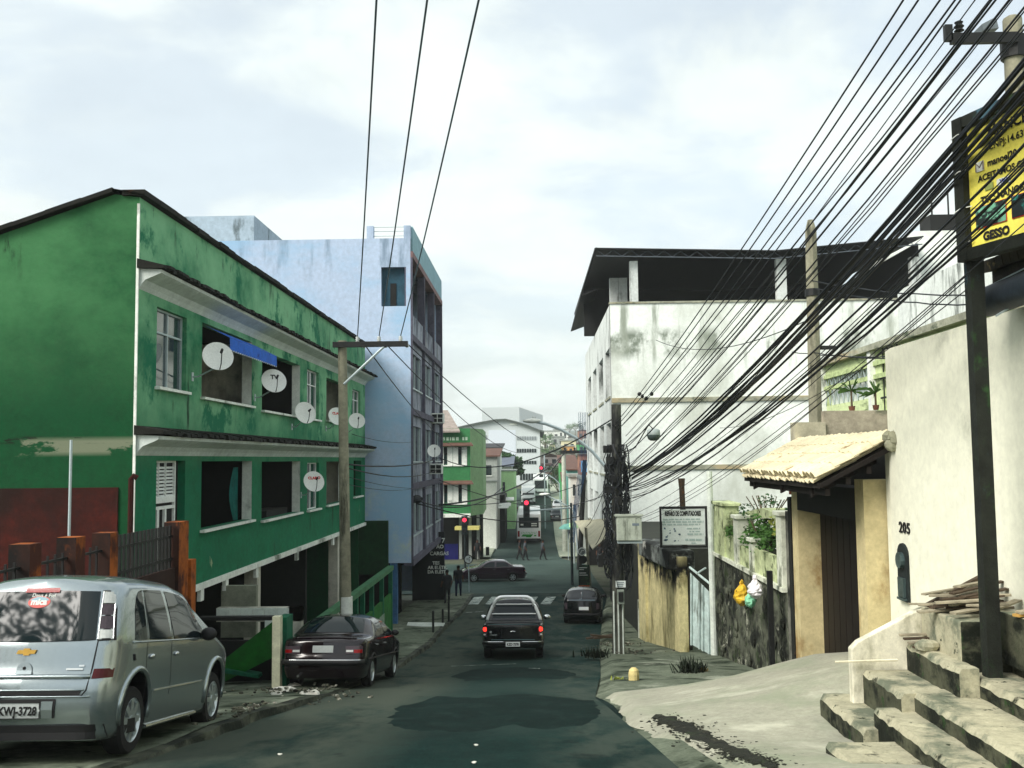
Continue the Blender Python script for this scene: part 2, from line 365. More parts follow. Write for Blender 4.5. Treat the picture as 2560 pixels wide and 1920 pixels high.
# right side: pavement below the apron, then the pale concrete apron heaped up to the door
def aph(x, y):
    b = lin([(9.5, 0), (11, .06), (12.4, .62), (13.6, 1), (16.6, 1), (17.3, .75), (18.3, .1), (19, 0)], y)
    k = lin([(.9, 0), (1.25, .05), (1.8, .10), (3.1, .34), (4.5, .68), (5.6, .76)], x)
    return b*k
mb = MB(); pys = [2+.4*i for i in range(0, 130)]; vs = []
for y in pys:
    x0 = re_(y); x1 = 6.0 if y > 17 else 5.6
    for i in range(15):
        x = x0+(x1-x0)*i/14; e = .10 if y > 19 else lin([(2, .05), (16, .05), (19, .10)], y)
        e = e-.16 if (y < 16.6 and i > 1 and x > 1.6) else e
        vs.append((x, y, zr(y)+(e if i else -.02)+.03*math.sin(x*2.1+y*.8)*min(1, i/3)*.7))
mb.add(vs, [(j*15+i, j*15+i+1, (j+1)*15+i+1, (j+1)*15+i) for j in range(len(pys)-1) for i in range(14)])
struct(mb, 'pavement_right', m_pave, smooth=True)
mb = MB(); vs = []; ays = [7.5+.1*i for i in range(0, 112)]
for j, y in enumerate(ays):
    x0 = re_(y)+.10+.07*math.sin(y*1.3)+.03*math.sin(y*4.1+1)+rnd.uniform(-.02, .02); x0 = max(x0, lin([(16.8, 0), (18.5, 5.0)], y)) if y > 16.8 else x0
    x0 = max(x0, lin([(7.5, 1.9), (9.2, 1.75), (10.4, 1.45), (12.2, 1.15)], y)+.05*math.sin(y*2.6)+.03*math.sin(y*6.1)+rnd.uniform(-.02, .02)) if y < 12.4 else x0
    for i in range(25):
        x = x0+(5.6-x0)*i/24
        vs.append((x, y, zr(y)+.062+aph(x, y)+.008*math.sin(x*3+y*2)+(0 if i else -.09)))
mb.add(vs, [(j*25+i, j*25+i+1, (j+1)*25+i+1, (j+1)*25+i) for j in range(len(ays)-1) for i in range(24)])
struct(mb, 'concrete_apron', m_apron, smooth=True)
def apz(x, y): return zr(y)+.062+aph(x, y)
# pavements beyond the junction
for nm, xa, xb in (('pavement_far_left', lambda y: -7.5, lambda y: le(y)), ('pavement_far_right', lambda y: re_(y), lambda y: 7.0)):
    mb = MB(); fy = [86+2*i for i in range(50)]; vs = []
    for y in fy:
        a, b = xa(y), xb(y)
        if nm.endswith('left'): vs += [(a, y, zr(y)+.13), (b, y, zr(y)+.13), (b, y, zr(y)-.02)]
        else: vs += [(a, y, zr(y)-.02), (a, y, zr(y)+.13), (b, y, zr(y)+.13)]
    mb.add(vs, [(j*3+i, j*3+i+1, (j+1)*3+i+1, (j+1)*3+i) for j in range(len(fy)-1) for i in range(2)])
    k = len(mb.v); y = 86
    struct(mb, nm, mat('pale_pavement', C(150, 158, 140), var=.25, vs=.6, bs=6))
# hills on the horizon
m_hill = mat('far_hills', C(70, 92, 84), var=.3, vs=.01, bump=0)
mb = MB()
for (y0, amp, seed) in ((1500, 26, .3), (2200, 42, 1.7)):
    vs = []
    for i in range(61):
        x = -900+30*i; h = amp*(.72+.16*math.sin(x*.0041+seed)+.1*math.sin(x*.011+seed*3)+.05*math.sin(x*.027)); vs += [(x*2, y0-250, 18), (x*2, y0, 18+h), (x*2, y0+250, 18)]
    mb.add(vs, [(i*3+k, (i+1)*3+k, (i+1)*3+k+1, i*3+k+1) for i in range(60) for k in range(2)])
struct(mb, 'hills', m_hill, smooth=True)
# ================================================================ LEFT SIDE
G0 = (0, 96, 62)
m_green = mat('green_wall_paint', C(12, 114, 76, .85), rough=.9, var=.22, vs=.7, bs=18, bump=.25, fine=.06, patches=[
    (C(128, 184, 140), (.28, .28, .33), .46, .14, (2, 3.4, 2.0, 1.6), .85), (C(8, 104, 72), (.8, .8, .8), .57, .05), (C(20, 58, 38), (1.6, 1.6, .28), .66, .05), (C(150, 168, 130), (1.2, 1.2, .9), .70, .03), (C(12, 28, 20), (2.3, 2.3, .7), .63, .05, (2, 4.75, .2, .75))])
m_gable = mat('green_gable_paint', C(0, 82, 42, .66), rough=.92, var=.16, vs=.45, bs=18, bump=.3, fine=.07, patches=[
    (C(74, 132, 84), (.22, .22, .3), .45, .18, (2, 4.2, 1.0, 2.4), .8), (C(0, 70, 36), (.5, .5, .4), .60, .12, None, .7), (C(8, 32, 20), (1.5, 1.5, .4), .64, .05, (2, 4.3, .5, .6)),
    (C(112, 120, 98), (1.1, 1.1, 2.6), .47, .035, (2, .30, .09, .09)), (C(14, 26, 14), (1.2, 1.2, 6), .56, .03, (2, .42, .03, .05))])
m_brown = mat('red_brown_render', C(66, 18, 10), rough=.95, var=.4, vs=.8, bs=14, bump=.4, fine=.15, patches=[(C(34, 14, 8), (.5, .5, .4), .5, .12)])
m_rust = mat('rust_orange_paint', C(168, 88, 24, .8), rough=.92, var=.3, vs=2.5, bs=25, bump=.35, patches=[(C(60, 24, 8), (1.6, 1.6, 1.1), .50, .08), (C(30, 12, 6), (3, 3, 2), .68, .04)])
m_moss = mat('black_moss_tile', C(26, 27, 22), rough=.95, var=.6, vs=3, bs=22, bump=.7, patches=[(C(92, 60, 40), (2.2, 2.2, 2), .67, .03), (C(110, 112, 96), (1.5, 3, 3), .70, .03)])
m_trim = mat('white_trim', C(222, 226, 218), rough=.85, var=.12, vs=1.5, bs=20, bump=.15, patches=[(C(110, 118, 106), (1.2, 1.2, .6), .62, .08)])
m_soffit = mat('grey_soffit', C(196, 204, 198), var=.15, vs=1.2)
m_beige = mat('beige_interior', C(190, 188, 174), var=.15, vs=1.0, patches=[(C(120, 120, 108), (.7, .7, .5), .58, .1)])
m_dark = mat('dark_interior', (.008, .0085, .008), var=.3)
m_glass = mat('window_glass', (.03, .05, .055), rough=.06, var=.1, vs=.8, bump=0, spec=.9, fine=0)
m_alu = mat('aluminium_frame', C(176, 190, 192), rough=.45, var=.05, metal=.3, bump=0)
m_wframe = mat('white_frame', C(226, 230, 226), rough=.6, var=.08, bump=.05)
m_black = mat('black_iron', C(16, 18, 18), rough=.6, var=.3, vs=5, spec=.4)
Yg = lambda px, py=950: atX(px, py, -7).y
GX, GY0, GY1 = -7.0, 17.35, 40.9
gb = thing('green_house', 'long two-storey green house with white eaves, gable end and open verandas', 'building', (-7, 17.35, -5))
zu = lambda px, py: atX(px, py, GX).z
UP_H = {'window': (Yg(390), Yg(465), zu(390, 966), zu(391, 765)), 'v2': (Yg(504), Yg(629), zu(504, 992), 2.95), 'v3': (Yg(655), Yg(750), zu(655, 1025), 2.85),
        'w4': (Yg(768), Yg(797), zu(768, 1045), 2.85), 'v5': (Yg(816), Yg(862), zu(816, 1050), 2.8), 'w6': (Yg(881), Yg(901), zu(881, 1055), 2.75)}
LO_H = {'door': (Yg(390, 1250), Yg(462, 1250), -2.42, zu(390, 1152)), 'v2': (Yg(503, 1240), Yg(629, 1240), zu(503, 1325), .02), 'v3': (Yg(654, 1220), Yg(750, 1220), zu(654, 1301), .0),
        'w4': (Yg(768, 1220), Yg(797, 1220), zu(768, 1276), -.05), 'v5': (Yg(816, 1220), Yg(862, 1220), zu(816, 1263), -.02), 'w6': (Yg(884, 1200), Yg(903, 1200), zu(884, 1242), .0)}
mb = MB()
def fac2(mb, lo, hi, holes):
    us = sorted({GY0, GY1, *[h[0] for h in holes], *[h[1] for h in holes]})
    facade(mb, (GX, 0, 0), (0, 1, 0), (1, 0, 0), GY0, GY1, lo, hi, holes, .24)
hl = list(UP_H.values())+list(LO_H.values())
mb.cm = 0
n0 = len(mb.f); facade(mb, (GX, 0, 0), (0, 1, 0), (1, 0, 0), GY0, GY1, -2.5, 4.72, hl, .24)
# veranda reveals are white
nrev = len(hl)*4; base = len(mb.f)-nrev
for i, k in enumerate(list(UP_H)+list(LO_H)):
    for q in range(4):
        mb.m[base+i*4+q] = 1 if k.startswith('v') and q == 3 else 0
mb.build('street_wall', [m_green, m_trim], gb)
# gable wall facing up the street, with the lower red-brown render
mb = MB(); mb.prism([(-7.004, GY0+.002, -5.2), (-7.004, GY0+.002, 4.72), (-7.45, GY0, 4.78), (-9.5, GY0, 4.08), (-13, GY0, 2.9), (-17, GY0, 1.6), (-17, GY0, -5.2)], (0, .24, 0)); mb.build('gable_wall', m_gable, gb)
mb = MB(); mb.box(-17, -7.28, GY0-.03, GY0, -5, -.42); mb.build('painted_base', m_brown, gb)
mb = MB(); mb.box(-17, -7.24, GY1-.24, GY1, -7, 3.2); mb.box(-17.2, -17, GY0, GY1, -7, 1.7); mb.build('rear_wall', m_gable, gb)
mb = MB(); mb.box(-7.03, -6.985, GY0-.03, GY0-.002, -2.5, 4.6); mb.build('corner_pipe', m_trim, gb)
# roof with blackened coping along street edge and gable
mb = MB(); mb.quad((-6.9, GY0-.1, 4.76), (-6.9, GY1+.1, 4.76), (-7.45, GY1+.1, 4.86), (-7.45, GY0-.1, 4.86)); mb.quad((-7.45, GY0-.1, 4.86), (-7.45, GY1+.1, 4.86), (-17.2, GY1+.1, 1.75), (-17.2, GY0-.1, 1.75))
rf = mb.build('roof', m_moss, gb)
mb = MB(); rr = random.Random(5)
y = GY0-.06
while y < GY1:
    l_ = rr.uniform(.5, .9); e = min(y+l_, GY1+.08); dz = rr.uniform(-.03, .03)
    mb.box(-7.3, -6.90+rr.uniform(-.02, .02), y, e-.01, 4.74+dz*.4, 4.84+dz*.4); y = e
x = -7.45
while x > -16:
    l_ = rr.uniform(.4, .8); s_ = -(4.78-1.6)/(9.55); z = lambda X: 4.80+(X+7.45)*.335; dz = rr.uniform(-.02, .02)
    mb.prism([(x, GY0-.12, z(x)-.0+dz*.4), (x, GY0-.12, z(x)+.08+dz*.4), (x-l_, GY0-.12, z(x-l_)+.08+dz*.4), (x-l_, GY0-.12, z(x-l_)-.0+dz*.4)], (0, .4, 0)); x -= l_
mb.build('coping', m_moss, gb)
# floors
mb = MB()
for z in (-2.52, .30, 3.15): mb.box(-17, -7.24, GY0+.24, GY1-.24, z-.18, z)
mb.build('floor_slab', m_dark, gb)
# eaves: white curved soffit under a blackened tile edge
def eave(z, name):
    mb = MB(); prof = [(-7.0, z-.34), (-6.95, z-.26), (-6.88, z-.18), (-6.66, z-.09), (-6.60, z-.06), (-6.60, z), (-7.0, z+.02)]
    k = 60; vs = []; nn = len(prof)
    for i in range(k+1):
        y = GY0+.02+(GY1-GY0)*i/k
        for (x, zz) in prof: vs.append((x, y, zz))
    mb.add(vs, [(i*nn+j, i*nn+j+1, (i+1)*nn+j+1, (i+1)*nn+j) for i in range(k) for j in range(nn-1)]); mb.add([vs[j] for j in range(nn)], [tuple(range(nn-1, -1, -1))]); mb.add([vs[-nn+j] for j in range(nn)], [tuple(range(nn))])
    e = mb.build('eave', m_soffit, gb)
    mb = MB(); y = GY0-.05
    while y < GY1:
        l_ = rr.uniform(.16, .24); dx = rr.uniform(-.03, .04); dz = rr.uniform(-.02, .03)
        mb.prism([(-6.50+dx, y, z+.01+dz), (-6.51+dx, y, z+.07+dz), (-7.01, y, z+.19), (-7.01, y, z+.02)], (0, l_-.02, 0)); y += l_
    mb.build('tile_edge', m_moss, e)
eave(3.42, 'upper'); eave(.47, 'lower')
# bottom beam and brackets
mb = MB(); mb.box(-7.06, -6.93, GY0+.3, GY1, -2.62, -2.50); mb.build('edge_beam', m_trim, gb)
for px in (562, 638, 740, 830, 500):
    y = Yg(px, 1400); mb = MB(); mb.box(-7.02, -6.94, y-.1, y+.1, -2.86, -2.62); mb.build('bracket', m_trim, gb)
# sills
for h in hl:
    if h[2] < -2.4: continue
    mb = MB(); mb.box(-7.05, -6.90, h[0]-.06, h[1]+.06, h[2]-.055, h[2]-.002); mb.build('sill', m_trim, gb)
# windows
def gwin(h, kind):
    y0, y1, z0, z1 = h; X = -7.14; t = .035
    mb = MB(); mb.box(X-.01, X+.01, y0, y1, z0, z1); 
    p = mb.build('window', m_glass, gb)
    fr = MB()
    def bar(a, b, c, d): fr.box(X+.012, X+.05, a, b, c, d)
    bar(y0, y0+t, z0, z1); bar(y1-t, y1, z0, z1); bar(y0+t, y1-t, z0, z0+t); bar(y0+t, y1-t, z1-t, z1)
    zt = z0+(z1-z0)*.70; ym = (y0+y1)/2
    bar(y0+t, y1-t, zt-t/2, zt+t/2); bar(ym-t/2, ym+t/2, z0+t, zt-t/2); bar(ym-t/2, ym+t/2, zt+t/2, z1-t)
    fr.build('frame', m_alu if kind == 0 else m_wframe, p)
gwin(UP_H['window'], 0); gwin(UP_H['w4'], 1); gwin(UP_H['w6'], 1); gwin(LO_H['w4'], 1)
# curtain-grey pane behind the far lower window and double door with louvred head
y0, y1, z0, z1 = LO_H['door']; X = -7.15
mb = MB(); mb.box(X-.02, X, y0, y1, z0, z1); dr = mb.build('veranda_door', m_dark, gb)
mb = MB(); zt = z1-.72
for (a, b, c, d) in ((y0, y0+.05, z0, z1), (y1-.30, y1-.25, z0, z1), (y0+.05, y1-.3, zt-.08, zt+.03), (y0+.05, y1-.3, zt-.2, zt-.14), (y0+.33, y0+.43, z0, zt-.2), (y0+.72, y0+.80, z0, zt-.2), (y0+.05, y1-.3, z1-.04, z1)): mb.box(X+.002, X+.05, a, b, c, d)
for q in range(2): mb.box(X+.004, X+.045, y0+.05+.36*(q+1)-.012, y0+.05+.36*(q+1)+.012, zt+.03, z1-.04)
mb.build('frame', m_wframe, dr)
for q in range(9):
    z = zt+.06+q*.067; mb = MB(); mb.hexa([(X+.004, y0+.05, z), (X+.034, y0+.05, z-.03), (X+.034, y1-.3, z-.03), (X+.004, y1-.3, z), (X+.004, y0+.05, z+.012), (X+.034, y0+.05, z-.018), (X+.034, y1-.3, z-.018), (X+.004, y1-.3, z+.012)]); mb.build('slat', m_wframe, dr)
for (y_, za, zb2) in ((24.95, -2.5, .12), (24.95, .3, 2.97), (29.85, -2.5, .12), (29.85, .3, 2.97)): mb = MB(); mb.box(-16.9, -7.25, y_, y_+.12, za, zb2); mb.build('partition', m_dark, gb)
# veranda rooms behind the open bays
for h, deep, mm in ((UP_H['v2'], 1.3, m_beige), (UP_H['v3'], 1.3, m_beige), (UP_H['v5'], 1.2, m_beige), (LO_H['v3'], 1.4, m_beige), (LO_H['v5'], .8, m_beige)):
    mb = MB(); mb.quad((-7.24-deep, h[0]-.3, h[2]-.6), (-7.24-deep, min(h[1]+.6, {True: 24.94, False: 99}[h[1] < 24.9]), h[2]-.6), (-7.24-deep, min(h[1]+.6, {True: 24.94, False: 99}[h[1] < 24.9]), h[3]+.3), (-7.24-deep, h[0]-.3, h[3]+.3))
    mb.quad((-7.245, min(h[1]+.6, {True: 24.94, False: 99}[h[1] < 24.9]), h[2]-.6), (-7.245, min(h[1]+.6, {True: 24.94, False: 99}[h[1] < 24.9]), h[3]+.3), (-7.24-deep, min(h[1]+.6, {True: 24.94, False: 99}[h[1] < 24.9]), h[3]+.3), (-7.24-deep, min(h[1]+.6, {True: 24.94, False: 99}[h[1] < 24.9]), h[2]-.6))
    mb.build('veranda_wall', mm, gb)
h = LO_H['v2']; m_curt = mat('teal_curtain', C(14, 96, 90), var=.3, vs=3)
mb = MB(); mb.grid(lambda u, v: (-7.35+.03*math.sin(u*22), h[1]-.05-.62*u*(.45+.55*math.sin(v*3.1)), h[2]+(h[3]-h[2]-.15)*v), 16, 8); mb.build('curtain', m_curt, gb, smooth=True)
h = LO_H['v3']; mb = MB(); mb.box(-7.9, -7.3, h[0]+1.6, h[1]-.3, h[2]-.3, h[2]+.16); mb.build('bench', m_dark, gb)
h = LO_H['v5']; mb = MB(); mb.box(-8.0, -7.93, h[0]+.8, h[0]+1.5, h[2]+.85, h[2]+1.9); mb.build('yellow_panel', mat('amber_panel', C(214, 150, 30), var=.1), gb)
# blue scalloped awning over the first veranda bay
m_blue = mat('blue_canvas', C(24, 92, 190), rough=.8, var=.2, vs=2.5, bs=60, patches=[(C(10, 40, 120), (.6, 1.5, 3), .62, .06)])
ya, yb = Yg(514, 800), Yg(640, 850); z_ = 2.92
mb = MB()
mb.grid(lambda u, v: (-7.0+.52*v, ya+(yb-ya)*u, z_-.02-.26*v), 12, 3)
aw = single(mb, 'awning', m_blue, 'blue fabric awning with scalloped edge over the first upper veranda', 'awning', base=(-7, (ya+yb)/2, 2.9))
mb = MB(); ns = 24; vs = []
for i in range(ns*4+1):
    y = ya+(yb-ya)*i/(ns*4); s_ = abs(math.sin(math.pi*i/4)); vs += [(-6.475, y, z_-.285), (-6.47, y, z_-.52-.05*s_)]
mb.add(vs, [(2*i, 2*i+2, 2*i+3, 2*i+1) for i in range(ns*4)]); mb.build('valance', m_blue, aw)
mb = MB()
for i in range(ns): y = ya+(yb-ya)*(i+.5)/ns; mb.ball((-6.465, y, z_-.555), .018, n=6, m=4)
tag(mb.build('trim_beads', m_trim, aw), kind='stuff')
# garage under the house: pillars, low panels, dark back
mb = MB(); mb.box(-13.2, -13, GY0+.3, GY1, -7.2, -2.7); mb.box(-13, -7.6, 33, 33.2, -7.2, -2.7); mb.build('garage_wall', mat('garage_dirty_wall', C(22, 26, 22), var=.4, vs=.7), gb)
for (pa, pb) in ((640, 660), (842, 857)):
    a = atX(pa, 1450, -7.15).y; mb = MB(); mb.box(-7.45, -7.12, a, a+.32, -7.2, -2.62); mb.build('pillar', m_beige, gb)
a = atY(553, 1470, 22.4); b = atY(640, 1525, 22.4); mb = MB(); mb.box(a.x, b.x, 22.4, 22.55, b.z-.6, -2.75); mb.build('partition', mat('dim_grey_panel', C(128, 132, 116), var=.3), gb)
m_peel = mat('bare_plaster', C(182, 176, 150), var=.2)
# ---------------------------------------------------------------- satellite dishes
m_dish = mat('dish_white', C(232, 234, 228), rough=.5, var=.06, vs=3, bump=0, patches=[(C(180, 182, 172), (4, 4, 4), .70, .05)])
m_red = mat('red_print', C(200, 40, 34), var=.05, bump=0); m_blk = mat('black_print', (.012, .012, .012), var=.05, bump=0)
def dish(px, py, X, dia, label, nrm=(.42, -.80, .42), txt=None, tcol=None, wall=True, armx=-.5):
    c = atX(px, py, X) if X is not None else None
    nv = Vector(nrm).normalized(); u = Vector((0, 0, 1)).cross(nv).normalized(); v = nv.cross(u)
    o = thing('satellite_dish', label, 'satellite dish', c-Vector((0, 0, dia*.6)), group='dishes on the left-hand houses')
    r = dia/2; M4 = lambda q: c+u*q[0]+v*q[1]+nv*q[2]
    mb = MB(); vs = []; n = 28; rings = 5
    for k in range(rings+1):
        for i in range(n): t = 2*math.pi*i/n; rr_ = r*k/rings; vs.append(M4((rr_*math.cos(t), rr_*1.06*math.sin(t), .16*r*(k/rings)**2)))
    for k in range(rings, -1, -1):
        for i in range(n): t = 2*math.pi*i/n; rr_ = r*k/rings; vs.append(M4((rr_*math.cos(t), rr_*1.06*math.sin(t), .16*r*(k/rings)**2-.012)))
    mb.add(vs, [(k*n+i, k*n+(i+1) % n, (k+1)*n+(i+1) % n, (k+1)*n+i) for k in range(2*rings+1) for i in range(n)])
    refl = mb.build('reflector', m_dish, o, smooth=True, auto=40)
    if txt:
        mb = MB(); mb.text(txt, r*.5 if len(txt) < 4 else r*.36, lambda q: M4((q.x+.08*r, q.y+.38*r, .16*r*min(1, ((q.x+.08*r)**2+(q.y+.38*r)**2)/r/r)+.006)), bold=.006); mb.build('lettering', tcol, refl)
    mb = MB(); tip = M4((.12*r, -.02*r, .95*r)); mb.tube([M4((.05*r, -1.02*r, .05)), M4((.1*r, -.75*r, .5*r)), tip], .011, 5); mb.cyl(tip-nv*.09, tip+nv*.03, .03, .026, 8); mb.build('feed_arm', m_black, o)
    mb = MB(); q = M4((0, -.25*r, -.05)); wallp = Vector((GX if wall else X-.3, c.y+.1, c.z-dia*.62)); mb.tube([q, M4((0, -.5*r, -.12)), Vector((wallp.x+.12, wallp.y, wallp.z)), wallp], .017, 6); mb.box(wallp.x-.01, wallp.x+.015, wallp.y-.05, wallp.y+.05, wallp.z-.09, wallp.z+.09); mb.build('bracket', m_alu, o)
    return o
dish(544, 893, -6.45, .62, 'largest white satellite dish, below the blue awning of the green house')
dish(684, 954, -6.5, .62, 'white satellite dish marked TV in front of the second upper veranda', txt='TV', tcol=m_blk)
dish(762, 1033, -6.6, .62, 'blank white satellite dish under the narrow upper window', nrm=(.55, -.75, .30))
dish(843, 1042, -6.6, .62, 'white satellite dish partly hidden by the concrete pole on the upper floor', txt='CLARO', tcol=m_red)
dish(892, 1053, -6.6, .60, 'smallest white satellite dish at the far end of the green house', nrm=(.25, -.85, .42))
dish(784, 1205, -6.6, .62, 'white satellite dish with red lettering on the lower floor of the green house', txt='CLARO', tcol=m_red)
dish(1085, 1128, -4.75, .62, 'white satellite dish on the street side of the light blue building', nrm=(.1, -.85, .45), wall=False)
# ---------------------------------------------------------------- rust-orange fence posts and railing by the gable
m_postshade = mat('shaded_brown_paint', C(52, 24, 12, .8), var=.5, vs=3, patches=[(C(120, 60, 18), (4, 4, 2.5), .66, .05), (C(12, 8, 6), (1.5, 1.5, 1), .5, .1)])  # shade on the posts' sides away from the street, put into the colour
fc = thing('iron_fence', 'dark iron railing on a low wall between rust-orange posts beside the green house', 'fence', (-6.1, 14.5, zr(14.5)))
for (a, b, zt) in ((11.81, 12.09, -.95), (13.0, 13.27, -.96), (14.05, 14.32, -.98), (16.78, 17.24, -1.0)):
    mb = MB(); mb.box(-6.26, -6.0, a, b, zr(a)-.2, zt); mb.m = [0, 0, 1, 0, 1, 1]; mb.build('post', [m_rust, m_postshade], fc)
mb = MB(); mb.box(-6.2, -5.96, 17.27, 17.52, zr(17)-.2, -1.68); mb.build('post', m_rust, fc)
mb = MB(); mb.box(-6.2, -6.06, 8, 17.2, zr(9)-1.9, -1.75); mb.build('low_wall', mat('dark_brown_render', C(40, 20, 12), var=.4), fc)
mb = MB(); mb.box(-6.15, -6.11, 8, 16.78, -1.62, -1.58); mb.box(-6.15, -6.11, 8, 16.78, -1.24, -1.21); mb.build('rail', m_black, fc)
k = 0; y = 8.1
while y < 16.75:
    if not any(a-.05 < y < b+.05 for a, b in ((11.81, 12.09), (13.0, 13.27), (14.05, 14.32))):
        mb = MB(); mb.box(-6.145, -6.115, y, y+(.07 if y > 14.4 else .018), -1.75, -1.05 if y > 14.4 else -1.15); mb.build('bar', m_black, fc)
    y += .155 if y > 14.4 else .2
p = atY(178, 1100, 15.2); q = atY(178, 1345, 15.2); mb = MB(); mb.cyl(p, (p.x, p.y, -2), .022, n=6); single(mb, 'metal_pipe', m_alu, 'thin grey upright pipe in front of the gable wall', 'pipe')
mb = MB(); p = atY(328, 1190, 17.2); mb.tube([(p.x, 17.2, -2.6), (p.x, 17.2, p.z-.05), (p.x+.04, 17.2, p.z), (p.x+.1, 17.22, p.z-.04)], .05, 8); single(mb, 'drain_pipe', m_brown, 'dark vent pipe with bent top at the corner of the gable', 'pipe')
# ---------------------------------------------------------------- sunken driveway: white post, green ramp wall, tiled parapet
dw = thing('driveway_wall', 'green ramp wall with white end post and dark opening beside the pavement', 'wall', (-5.2, 19.5, zr(19.5)))
a = atY(684, 1540, 19.5); b = atY(700, 1727, 19.5)
mb = MB(); mb.box(a.x, b.x+.02, 19.4, 19.58, b.z-.3, a.z); mb.build('end_post', mat('cream_post', C(206, 206, 178), var=.2, vs=2), dw)
m_green2 = mat('bright_green_render', C(24, 100, 30), var=.3, vs=1.0, bs=16, patches=[(C(10, 60, 20), (.7, .7, .9), .56, .08)])
m_green3 = mat('green_post_paint', C(20, 96, 68), var=.25)
a = atY(700, 1540, 19.9); b = atY(722, 1712, 19.9); mb = MB(); mb.box(a.x, b.x, 19.7, 20.2, b.z-.4, a.z); mb.build('green_post', m_green3, dw)
a = atY(500, 1541, 19.6); b = atY(684, 1541, 19.6); mb = MB(); mb.box(a.x, b.x, 19.55, 19.75, b.z-.07, b.z); mb.build('lintel', m_dark, dw)
P = [atY(x, y, 20.6) for (x, y) in ((530, 1672), (684, 1552), (690, 1640), (560, 1705))]; mb = MB(); mb.prism(P, (0, .16, 0)); mb.build('ramp_wall', m_green2, dw)
P = [atY(x, y, 20.5) for (x, y) in ((555, 1672), (645, 1688), (646, 1696), (555, 1682))]; mb = MB(); mb.prism(P, (0, .3, 0)); mb.build('ramp_slab', m_green3, dw)
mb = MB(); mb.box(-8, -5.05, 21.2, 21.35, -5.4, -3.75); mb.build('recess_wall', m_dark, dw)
tw = thing('tiled_parapet', 'low parapet faced with square white tiles below the green house', 'wall', (-5.6, 21.6, zr(21.6)))
m_tile = mat('white_tile', C(206, 216, 208), rough=.4, var=.1, vs=2, patches=[(C(150, 160, 150), (2, 2, 2), .6, .08)])
a = atY(540, 1520, 21.6); b = atY(752, 1520, 21.6); c = atY(716, 1620, 21.6); zt = a.z
mb = MB(); mb.box(a.x, b.x, 21.63, 21.85, zt-.30, zt-.01); mb.box(c.x, b.x, 21.63, 21.85, c.z-.6, zt-.01); mb.build('core', m_beige, tw)
mb = MB(); mb.box(-.128, .128, -.02, 0, -.128, .128); t0 = mb.build('tile', m_tile, None, bevel=.004); first = True
nx_ = int((b.x-a.x)/.262); cells = [(i, 0) for i in range(nx_)]+[(nx_-1, j) for j in range(1, 5)]+[(nx_-2, 1), (nx_-2, 2)]
for (i, j) in cells:
    o = t0 if first else dup(t0); first = False; o.parent = tw; o.location = Vector((a.x+.131+i*.262, 21.63, zt-.14-j*.262))-Vector((-5.6, 21.6, zr(21.6)))
# green balustrade along the stairs, further down
gs = thing('green_balustrade', 'green balustrade with square openings running down beside the garage', 'wall', (-5.6, 31, zr(31)))
yA, yB = atX(800, 1545, -5.6).y, atX(978, 1405, -5.6).y; zt = -4.02
mb = MB(); mb.box(-5.72, -5.5, yA-2.4, yB, zt-.16, zt); mb.build('handrail', mat('pale_green_paint', C(64, 112, 76), var=.3, vs=2), gs)
for px in (890, 907, 930, 955, 977): 
    y = atX(px, 1470, -5.6).y; mb = MB(); mb.box(-5.68, -5.54, y-.09, y+.09, -6.8, zt-.16); mb.build('baluster', m_green3, gs)
y0 = atX(907, 1500, -5.6).y; mb = MB(); mb.box(-5.66, -5.56, y0, yB, -6.7, -5.05); mb.build('panel', m_green2, gs)
mb = MB(); mb.box(-5.64, -5.58, atX(812, 1500, -5.6).y, atX(890, 1500, -5.6).y-.09, -6.6, -4.9); mb.build('panel', m_dark, gs)
a = atX(948, 1500, -5.55); mb = MB(); mb.box(-5.55, -5.53, a.y, a.y+1.1, -6.7, -5.5); mb.build('door', mat('pale_door', C(120, 140, 122), var=.3), gs)
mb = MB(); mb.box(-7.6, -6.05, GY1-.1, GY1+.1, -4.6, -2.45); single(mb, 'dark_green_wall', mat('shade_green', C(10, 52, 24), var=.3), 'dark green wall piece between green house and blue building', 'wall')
# ---------------------------------------------------------------- light blue building
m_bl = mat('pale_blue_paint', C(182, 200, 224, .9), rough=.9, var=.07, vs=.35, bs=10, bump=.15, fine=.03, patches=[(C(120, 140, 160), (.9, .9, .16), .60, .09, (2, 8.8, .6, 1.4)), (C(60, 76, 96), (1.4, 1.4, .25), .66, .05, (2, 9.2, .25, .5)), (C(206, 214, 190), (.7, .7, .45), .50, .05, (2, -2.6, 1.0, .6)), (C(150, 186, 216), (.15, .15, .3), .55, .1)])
m_blpan = mat('grey_facade_panel', C(146, 152, 164), var=.35, vs=.8, bs=8, patches=[(C(54, 62, 76), (1, 1, .4), .55, .1), (C(150, 152, 150), (.8, .8, .5), .62, .06)])
m_blcol = mat('dark_concrete_frame', C(82, 80, 94), var=.4, vs=1.5)
m_teal = mat('teal_parapet', C(136, 172, 182), var=.15)
BY, BX = 41.3, -5.16
bb = thing('blue_building', 'tall pale blue building with bare side wall and gridded street front', 'building', (-8, 45, zr(45)))
wa, wb = atY(953, 668, BY), atY(1015, 765, BY)
mb = MB(); facade(mb, (0, BY, 0), (1, 0, 0), (0, -1, 0), -22, BX, -4.2, 9.3, [(wa.x, wb.x, wb.z, wa.z)], .3); mb.build('side_wall', m_bl, bb)
mb = MB(); mb.box(-22, BX-.25, 54.3, 54.6, -7, 9.3); mb.box(-22, -21.8, BY+.02, 54.3, -7, 9.3); mb.build('rear_wall', m_bl, bb)
mb = MB(); mb.box(wa.x, wb.x, BY+.25, BY+.29, wb.z, wa.z); win = mb.build('window', mat('teal_shutter', C(38, 74, 90), var=.4, vs=1), bb)
